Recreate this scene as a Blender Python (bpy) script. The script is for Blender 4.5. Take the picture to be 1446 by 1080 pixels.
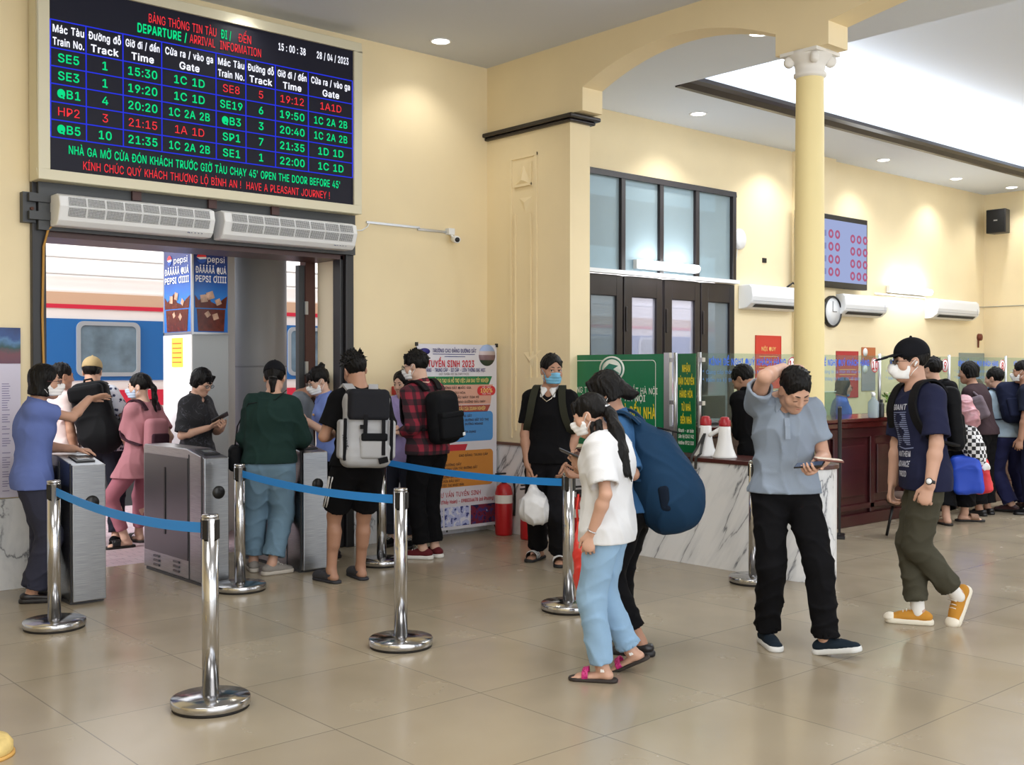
import bpy, bmesh, math, random, os
import numpy as np
from mathutils import Vector, Matrix
from mathutils.bvhtree import BVHTree
random.seed(7)
for _o in list(bpy.data.objects): bpy.data.objects.remove(_o)
SC = bpy.context.scene
COL = SC.collection
PI = math.pi

# ------------------------------------------------------------------ camera, world, lights, exposure
# room axes: X runs along the gate wall (to the right and away), Y runs towards the gate wall; camera stands at the origin
FPX, THETA, PITCH, CAMH = 1550.0, math.radians(48.5), math.radians(0.7), 1.6
cam_d = bpy.data.cameras.new('camera'); cam = bpy.data.objects.new('camera', cam_d); COL.objects.link(cam)
cam_d.sensor_width = 36.0; cam_d.lens = FPX / 1446.0 * 36.0
cam.location = (0, 0, CAMH)
cam.rotation_euler = (PI/2 - PITCH, 0, THETA - PI/2)
cam_d.clip_start = 0.05; cam_d.clip_end = 300
SC.camera = cam

w = bpy.data.worlds.new('daylight'); SC.world = w; w.use_nodes = True
bg = w.node_tree.nodes['Background']; bg.inputs[0].default_value = (0.93, 0.96, 1.0, 1); bg.inputs[1].default_value = 2.1

def area(name, loc, size, power, rot=(0, 0, 0), color=(1, 1, 1), sy=None, spread=None):
    d = bpy.data.lights.new(name, 'AREA'); d.energy = power; d.color = color; d.size = size
    if sy: d.shape = 'RECTANGLE'; d.size_y = sy
    if spread: d.spread = spread
    o = bpy.data.objects.new(name, d); o.location = loc; o.rotation_euler = rot; COL.objects.link(o); return o
def spot(name, loc, power, ang=110, blend=0.6, color=(1, 0.97, 0.92), rad=0.05):
    d = bpy.data.lights.new(name, 'SPOT'); d.energy = power; d.color = color; d.spot_size = math.radians(ang); d.spot_blend = blend; d.shadow_soft_size = rad
    o = bpy.data.objects.new(name, d); o.location = loc; COL.objects.link(o); return o

# unseen area lights added overhead, standing in for the hall's downlights
for ax, ay in ((-1.5, -1.5), (3.0, -1.5), (-1.0, 3.0), (3.2, 3.4)):
    area('hall_fill', (ax, ay, 4.5), 2.2, 95, color=(1, 0.98, 0.95))
# soft fill added at the open side behind the camera, tinted like daylight
area('rear_fill', (1.0, -5.6, 2.6), 9.0, 230, rot=(PI/2, 0, 0), color=(0.95, 0.98, 1.0), sy=4.0)
# ticket hall cove light, thrown up into the raised ceiling
area('cove_lamp', (12.7, 6.9, 4.6), 7.8, 70, rot=(PI, 0, 0), color=(0.93, 0.97, 1), sy=0.3)
area('cove_lamp', (8.8, 3.0, 4.6), 0.3, 34, rot=(PI, 0, 0), color=(0.93, 0.97, 1), sy=7.5)
area('cove_lamp', (16.65, 3.0, 4.6), 0.3, 36, rot=(PI, 0, 0), color=(0.93, 0.97, 1), sy=7.5)
area('ticket_hall_fill', (12.6, 3.2, 4.85), 5.0, 330, color=(0.97, 0.98, 1.0), sy=4.5)  # downward area light added inside the recess to brighten the room; no fixture
# open sky over the tracks beyond the gate
sun_d = bpy.data.lights.new('sun', 'SUN'); sun_d.energy = 4.0; sun_d.angle = 0.3
sun = bpy.data.objects.new('sun', sun_d); sun.rotation_euler = (math.radians(5), math.radians(-58), 0); COL.objects.link(sun)

SC.view_settings.view_transform = 'Standard'; SC.view_settings.look = 'None'
SC.view_settings.exposure = 0.0; SC.view_settings.gamma = 1.0; SC.view_settings.use_curve_mapping = False
SC.cycles.use_denoising = True
SC.cycles.max_bounces = 8; SC.cycles.transparent_max_bounces = 16; SC.cycles.diffuse_bounces = 4
SC.cycles.sample_clamp_indirect = 6.0; SC.cycles.caustics_reflective = False; SC.cycles.caustics_refractive = False

# ------------------------------------------------------------------ materials
def lin(h):
    h = h.lstrip('#'); c = [int(h[i:i+2], 16)/255 for i in (0, 2, 4)]
    return tuple((x/12.92 if x <= 0.04045 else ((x+0.055)/1.055)**2.4) for x in c) + (1,)
MATS = {}
def mat(name, hexc, rough=0.6, metal=0.0, noise=0.0, nscale=8.0, bump=0.0, bscale=40.0, emit=None, estr=1.0, spec=0.5, alpha=None, sheen=0.0, stretch=None):
    """plain surface with optional colour mottling and bump, all procedural"""
    if name in MATS: return MATS[name]
    m = bpy.data.materials.new(name); m.use_nodes = True; nt = m.node_tree; b = nt.nodes['Principled BSDF']
    c = lin(hexc); b.inputs['Base Color'].default_value = c
    b.inputs['Roughness'].default_value = rough; b.inputs['Metallic'].default_value = metal
    b.inputs['Specular IOR Level'].default_value = spec
    if sheen: b.inputs['Sheen Weight'].default_value = sheen
    if emit: b.inputs['Emission Color'].default_value = lin(emit); b.inputs['Emission Strength'].default_value = estr
    if alpha is not None: b.inputs['Alpha'].default_value = alpha
    if noise or bump:
        tc = nt.nodes.new('ShaderNodeTexCoord'); src = tc.outputs['Object']
        if stretch:
            mp = nt.nodes.new('ShaderNodeMapping'); mp.inputs['Scale'].default_value = stretch
            nt.links.new(src, mp.inputs['Vector']); src = mp.outputs['Vector']
    if noise:
        n = nt.nodes.new('ShaderNodeTexNoise'); n.inputs['Scale'].default_value = nscale; n.inputs['Detail'].default_value = 6
        nt.links.new(src, n.inputs['Vector'])
        r = nt.nodes.new('ShaderNodeMapRange'); r.inputs['From Min'].default_value = 0.3; r.inputs['From Max'].default_value = 0.7
        r.inputs['To Min'].default_value = 1-noise; r.inputs['To Max'].default_value = 1+noise*0.6
        nt.links.new(n.outputs['Fac'], r.inputs['Value'])
        mx = nt.nodes.new('ShaderNodeMix'); mx.data_type = 'RGBA'; mx.blend_type = 'MULTIPLY'; mx.inputs[0].default_value = 1
        mx.inputs[6].default_value = c; nt.links.new(r.outputs['Result'], mx.inputs[7])
        nt.links.new(mx.outputs[2], b.inputs['Base Color'])
    if bump:
        n2 = nt.nodes.new('ShaderNodeTexNoise'); n2.inputs['Scale'].default_value = bscale; n2.inputs['Detail'].default_value = 4
        nt.links.new(src, n2.inputs['Vector'])
        bp = nt.nodes.new('ShaderNodeBump'); bp.inputs['Strength'].default_value = bump; bp.inputs['Distance'].default_value = 0.01
        nt.links.new(n2.outputs['Fac'], bp.inputs['Height']); nt.links.new(bp.outputs['Normal'], b.inputs['Normal'])
    MATS[name] = m; return m
def emis(name, hexc, s=1.0):
    if name in MATS: return MATS[name]
    m = bpy.data.materials.new(name); m.use_nodes = True; nt = m.node_tree; nt.nodes.clear()
    e = nt.nodes.new('ShaderNodeEmission'); e.inputs[0].default_value = lin(hexc); e.inputs[1].default_value = s
    o = nt.nodes.new('ShaderNodeOutputMaterial'); nt.links.new(e.outputs[0], o.inputs[0]); MATS[name] = m; return m
def glass(name, tint='#ffffff', veil=0.08, veilc='#dfe8ea', rough=0.03):
    """thin sheet: mostly see-through, a share of diffuse veil, fresnel reflection"""
    if name in MATS: return MATS[name]
    m = bpy.data.materials.new(name); m.use_nodes = True; nt = m.node_tree; nt.nodes.clear()
    t = nt.nodes.new('ShaderNodeBsdfTransparent'); t.inputs[0].default_value = lin(tint)
    d = nt.nodes.new('ShaderNodeBsdfDiffuse'); d.inputs[0].default_value = lin(veilc)
    g = nt.nodes.new('ShaderNodeBsdfGlossy'); g.inputs['Roughness'].default_value = rough
    lw = nt.nodes.new('ShaderNodeLayerWeight'); lw.inputs[0].default_value = 0.5
    pw = nt.nodes.new('ShaderNodeMath'); pw.operation = 'POWER'; nt.links.new(lw.outputs['Facing'], pw.inputs[0]); pw.inputs[1].default_value = 4.0
    f = nt.nodes.new('ShaderNodeMath'); f.operation = 'MULTIPLY_ADD'; nt.links.new(pw.outputs[0], f.inputs[0]); f.inputs[1].default_value = 0.35; f.inputs[2].default_value = 0.02
    a = nt.nodes.new('ShaderNodeMixShader'); a.inputs[0].default_value = veil
    nt.links.new(t.outputs[0], a.inputs[1]); nt.links.new(d.outputs[0], a.inputs[2])
    x = nt.nodes.new('ShaderNodeMixShader'); nt.links.new(f.outputs[0], x.inputs[0])
    nt.links.new(a.outputs[0], x.inputs[1]); nt.links.new(g.outputs[0], x.inputs[2])
    o = nt.nodes.new('ShaderNodeOutputMaterial'); nt.links.new(x.outputs[0], o.inputs[0]); MATS[name] = m; return m

def node_mat(name, build, rough=0.6, metal=0.0):
    """build(nt, bsdf, texcoord) wires the base colour"""
    if name in MATS: return MATS[name]
    m = bpy.data.materials.new(name); m.use_nodes = True; nt = m.node_tree; b = nt.nodes['Principled BSDF']
    b.inputs['Roughness'].default_value = rough; b.inputs['Metallic'].default_value = metal
    build(nt, b, nt.nodes.new('ShaderNodeTexCoord')); MATS[name] = m; return m
def ramp(nt, fac, stops, interp='LINEAR'):
    r = nt.nodes.new('ShaderNodeValToRGB'); r.color_ramp.interpolation = interp
    while len(r.color_ramp.elements) < len(stops): r.color_ramp.elements.new(0.5)
    for e, (p, c) in zip(r.color_ramp.elements, stops): e.position = p; e.color = lin(c)
    nt.links.new(fac, r.inputs[0]); return r.outputs[0]
def math_n(nt, op, a, b=None):
    n = nt.nodes.new('ShaderNodeMath'); n.operation = op
    for i, v in enumerate((a, b)):
        if v is None: continue
        if isinstance(v, (int, float)): n.inputs[i].default_value = v
        else: nt.links.new(v, n.inputs[i])
    return n.outputs[0]

def _floor(nt, b, tc):
    sep = nt.nodes.new('ShaderNodeSeparateXYZ'); nt.links.new(tc.outputs['Object'], sep.inputs[0])
    def grid(ax, off, size):
        t = math_n(nt, 'ADD', sep.outputs[ax], -off + 100*size); t = math_n(nt, 'DIVIDE', t, size)
        fr = math_n(nt, 'FRACT', t); fr2 = math_n(nt, 'SUBTRACT', 1.0, fr)
        return math_n(nt, 'MINIMUM', fr, fr2), math_n(nt, 'FLOOR', t)
    gx, ix = grid('X', 3.465, 0.835); gy, iy = grid('Y', 2.455, 0.85)
    g = math_n(nt, 'MINIMUM', gx, gy); line = math_n(nt, 'LESS_THAN', g, 0.0036)
    cv = nt.nodes.new('ShaderNodeCombineXYZ'); nt.links.new(ix, cv.inputs[0]); nt.links.new(iy, cv.inputs[1])
    wn = nt.nodes.new('ShaderNodeTexWhiteNoise'); nt.links.new(cv.outputs[0], wn.inputs['Vector'])
    ns = nt.nodes.new('ShaderNodeTexNoise'); ns.inputs['Scale'].default_value = 1.1; ns.inputs['Detail'].default_value = 3; nt.links.new(tc.outputs['Object'], ns.inputs['Vector'])
    f = math_n(nt, 'ADD', math_n(nt, 'MULTIPLY', wn.outputs['Value'], 0.18), math_n(nt, 'MULTIPLY', ns.outputs['Fac'], 0.75))
    c = ramp(nt, f, [(0.2, '#958975'), (0.5, '#9f937e'), (0.8, '#a89d88')])
    mx = nt.nodes.new('ShaderNodeMix'); mx.data_type = 'RGBA'; nt.links.new(line, mx.inputs[0]); nt.links.new(c, mx.inputs[6]); mx.inputs[7].default_value = lin('#7b7263')
    nt.links.new(mx.outputs[2], b.inputs['Base Color'])
    n3 = nt.nodes.new('ShaderNodeTexNoise'); n3.inputs['Scale'].default_value = 2.2; n3.inputs['Detail'].default_value = 5; nt.links.new(tc.outputs['Object'], n3.inputs['Vector'])
    r = nt.nodes.new('ShaderNodeMapRange'); r.inputs['From Min'].default_value = .3; r.inputs['From Max'].default_value = .7; r.inputs['To Min'].default_value = 0.17; r.inputs['To Max'].default_value = 0.29
    nt.links.new(n3.outputs['Fac'], r.inputs['Value']); nt.links.new(r.outputs[0], b.inputs['Roughness'])
    b.inputs['Specular IOR Level'].default_value = 0.5
M_floor = node_mat('polished_beige_tile', _floor, 0.25)

def _plat(nt, b, tc):
    br = nt.nodes.new('ShaderNodeTexBrick'); br.inputs['Scale'].default_value = 3.2
    br.inputs['Color1'].default_value = lin('#b49aa2'); br.inputs['Color2'].default_value = lin('#c3aeb2'); br.inputs['Mortar'].default_value = lin('#8d7f86')
    br.inputs['Mortar Size'].default_value = 0.012; nt.links.new(tc.outputs['Object'], br.inputs['Vector']); nt.links.new(br.outputs['Color'], b.inputs['Base Color'])
M_plat = node_mat('platform_paving', _plat, 0.5)

def _marble(nt, b, tc):
    m0 = nt.nodes.new('ShaderNodeMapping'); m0.inputs['Rotation'].default_value = (math.radians(-32), 0, 0); nt.links.new(tc.outputs['Object'], m0.inputs['Vector'])
    mp = nt.nodes.new('ShaderNodeMapping'); mp.inputs['Scale'].default_value = (2.2, 2.2, 0.42)
    nt.links.new(m0.outputs[0], mp.inputs['Vector'])
    n = nt.nodes.new('ShaderNodeTexNoise'); n.inputs['Scale'].default_value = 2.0; n.inputs['Detail'].default_value = 7; n.inputs['Roughness'].default_value = 0.52; n.inputs['Distortion'].default_value = 0.25
    nt.links.new(mp.outputs[0], n.inputs['Vector'])
    a = math_n(nt, 'ABSOLUTE', math_n(nt, 'SUBTRACT', n.outputs['Fac'], 0.5))
    n2 = nt.nodes.new('ShaderNodeTexNoise'); n2.inputs['Scale'].default_value = 1.1; n2.inputs['Detail'].default_value = 3; nt.links.new(tc.outputs['Object'], n2.inputs['Vector'])
    v = math_n(nt, 'ADD', a, math_n(nt, 'MAXIMUM', math_n(nt, 'MULTIPLY', math_n(nt, 'SUBTRACT', n2.outputs['Fac'], 0.50), 0.4), 0.0))
    c = ramp(nt, v, [(0.0, '#73767e'), (0.006, '#a9acb2'), (0.022, '#dcdfe3'), (0.1, '#e9ebee')])
    nt.links.new(c, b.inputs['Base Color'])
M_marble = node_mat('white_veined_marble', _marble, 0.18)

M_cream = mat('cream_wall_paint', '#f1e0b9', 0.75, noise=0.03, nscale=2.0)
M_column = mat('column_paint', '#f0dfa6', 0.6)
M_creamlt = mat('pale_cream_paint', '#efe4c8', 0.7)
M_white = mat('white_ceiling_paint', '#d6dbe6', 0.8)
M_dark = mat('dark_brown_wood', '#211a1c', 0.32, noise=0.25, nscale=6, stretch=(1, 1, 0.2))
M_brown = mat('brown_door_wood', '#4a2c28', 0.35)
M_mahog = mat('mahogany_counter', '#3a1417', 0.28, noise=0.3, nscale=4, stretch=(0.3, 1, 3))
M_steelgrey = mat('grey_steel_plate', '#4b4d4f', 0.5, 0.5)
def _steel(nt, b, tc):
    mp = nt.nodes.new('ShaderNodeMapping'); mp.inputs['Scale'].default_value = (2, 2, 120); nt.links.new(tc.outputs['Object'], mp.inputs['Vector'])
    n = nt.nodes.new('ShaderNodeTexNoise'); n.inputs['Scale'].default_value = 4; nt.links.new(mp.outputs[0], n.inputs['Vector'])
    nt.links.new(ramp(nt, n.outputs['Fac'], [(0.3, '#8d8f92'), (0.7, '#a9abae')]), b.inputs['Base Color'])
M_steel = node_mat('brushed_steel', _steel, 0.3, 1.0)
M_chrome = mat('polished_steel', '#bdbdbf', 0.16, 1.0)
M_blackp = mat('black_plastic', '#121214', 0.4)
M_whitep = mat('white_plastic', '#eceef0', 0.35)
M_belt = mat('blue_belt_webbing', '#1e8ae2', 0.6)
M_rubber = mat('black_rubber', '#1a1614', 0.7)
M_alu = mat('bare_aluminium', '#c3c6ca', 0.3, 0.9)

# ------------------------------------------------------------------ mesh helpers
def link_mesh(name, me, m=None, parent=None):
    o = bpy.data.objects.new(name, me); COL.objects.link(o)
    if m is not None:
        for x in (m if isinstance(m, (list, tuple)) else [m]): me.materials.append(x)
    if parent is not None: o.parent = parent
    return o
class MB:
    """collects shapes and links them as one mesh object"""
    def __init__(s): s.v = []; s.f = []; s.mi = []; s.sm = []
    def add(s, vs, fs, mi=0, smooth=False):
        b = len(s.v); s.v += [tuple(v) for v in vs]
        for f in fs: s.f.append(tuple(b+i for i in f)); s.mi.append(mi); s.sm.append(smooth)
        return s
    def box(s, x0, x1, y0, y1, z0, z1, mi=0):
        vs = [(x, y, z) for z in (z0, z1) for y in (y0, y1) for x in (x0, x1)]
        return s.add(vs, [(0, 2, 3, 1), (4, 5, 7, 6), (0, 1, 5, 4), (1, 3, 7, 5), (3, 2, 6, 7), (2, 0, 4, 6)], mi)
    def prism(s, pts, a, b, axis='x', mi=0, smooth=False):
        """closed outline pts in the two other axes, extruded from a to b"""
        n = len(pts)
        def P(t, p): return (t, p[0], p[1]) if axis == 'x' else (p[0], t, p[1]) if axis == 'y' else (p[0], p[1], t)
        vs = [P(a, p) for p in pts] + [P(b, p) for p in pts]
        fs = [(i, (i+1) % n, n+(i+1) % n, n+i) for i in range(n)]
        s.add(vs, fs, mi, smooth); s.add(vs, [tuple(range(n))[::-1], tuple(range(n, 2*n))], mi); return s
    def lathe(s, prof, c=(0, 0, 0), n=32, axis='z', mi=0, smooth=True, R=None, ring=False):
        vs = []; fs = []
        for r, h in prof:
            for k in range(n):
                a = 2*PI*k/n; p = Vector((r*math.cos(a), r*math.sin(a), h))
                if axis == 'x': p = Vector((p.z, p.x, p.y))
                if axis == 'y': p = Vector((p.x, -p.z, p.y)) if False else Vector((p.y, p.z, p.x))
                if R is not None: p = R @ p
                vs.append(p + Vector(c))
        for j in range(len(prof)-1):
            for k in range(n):
                fs.append((j*n+k, j*n+(k+1) % n, (j+1)*n+(k+1) % n, (j+1)*n+k))
        m = len(prof)
        if ring:
            for k in range(n): fs.append(((m-1)*n+k, (m-1)*n+(k+1) % n, (k+1) % n, k))
            s.add(vs, fs, mi, smooth); return s
        s.add(vs, fs, mi, smooth)
        s.add(vs, [tuple(range(n))[::-1], tuple(range((m-1)*n, m*n))], mi); return s
    def tube(s, pts, r, n=8, mi=0):
        pts = [Vector(p) for p in pts]; vs = []; fs = []; up = Vector((0.123, 0.31, 0.94))
        for i, p in enumerate(pts):
            t = (pts[min(i+1, len(pts)-1)] - pts[max(i-1, 0)]).normalized()
            a = t.cross(up); a = a.normalized() if a.length > 1e-4 else Vector((1, 0, 0)); b = t.cross(a)
            rr = r[i] if isinstance(r, (list, tuple)) else r
            for k in range(n): vs.append(p + a*rr*math.cos(2*PI*k/n) + b*rr*math.sin(2*PI*k/n))
        for i in range(len(pts)-1):
            for k in range(n): fs.append((i*n+k, i*n+(k+1) % n, (i+1)*n+(k+1) % n, (i+1)*n+k))
        fs += [tuple(range(n))[::-1], tuple(range((len(pts)-1)*n, len(pts)*n))]
        return s.add(vs, fs, mi, True)
    def ribbon(s, pts, wdir, width, th, mi=0):
        """strip of given width along wdir and thickness th"""
        pts = [Vector(p) for p in pts]; W = Vector(wdir).normalized()*width/2; vs = []; fs = []
        for i, p in enumerate(pts):
            t = (pts[min(i+1, len(pts)-1)] - pts[max(i-1, 0)]).normalized(); n = t.cross(W).normalized()*th/2
            vs += [p-W-n, p+W-n, p+W+n, p-W+n]
        for i in range(len(pts)-1):
            for k in range(4): fs.append((4*i+k, 4*i+(k+1) % 4, 4*i+4+(k+1) % 4, 4*i+4+k))
        e = 4*(len(pts)-1); fs += [(3, 2, 1, 0), (e, e+1, e+2, e+3)]
        return s.add(vs, fs, mi)
    def quad(s, a, b, c, d, mi=0): return s.add([a, b, c, d], [(0, 1, 2, 3)], mi)
    def build(s, name, m, parent=None, bevel=0.0, fix=True, seg=2):
        me = bpy.data.meshes.new(name); me.from_pydata(s.v, [], s.f)
        me.polygons.foreach_set('material_index', s.mi); me.polygons.foreach_set('use_smooth', s.sm)
        if fix:
            bm = bmesh.new(); bm.from_mesh(me); bmesh.ops.remove_doubles(bm, verts=bm.verts, dist=1e-5)
            bmesh.ops.recalc_face_normals(bm, faces=bm.faces); bm.to_mesh(me); bm.free()
        me.update(); o = link_mesh(name, me, m, parent)
        if bevel:
            md = o.modifiers.new('bevel', 'BEVEL'); md.width = bevel; md.segments = seg; md.limit_method = 'ANGLE'; md.angle_limit = math.radians(40)
        return o
def tag(o, label=None, cat=None, group=None, kind=None):
    if label: o['label'] = label
    if cat: o['category'] = cat
    if group: o['group'] = group
    if kind: o['kind'] = kind
    return o
def empty(name, loc=(0, 0, 0), rz=0.0):
    o = bpy.data.objects.new(name, None); COL.objects.link(o); o.location = loc; o.rotation_euler = (0, 0, rz); return o
def struct(mb, name, m, label=None, **k):
    return tag(mb.build(name, m, **k), label, kind='structure')
def keep(o, parent):
    """parent while staying where it is"""
    o.parent = parent; o.matrix_parent_inverse = (Matrix.Translation(parent.location) @ parent.rotation_euler.to_matrix().to_4x4()).inverted(); return o

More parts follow.
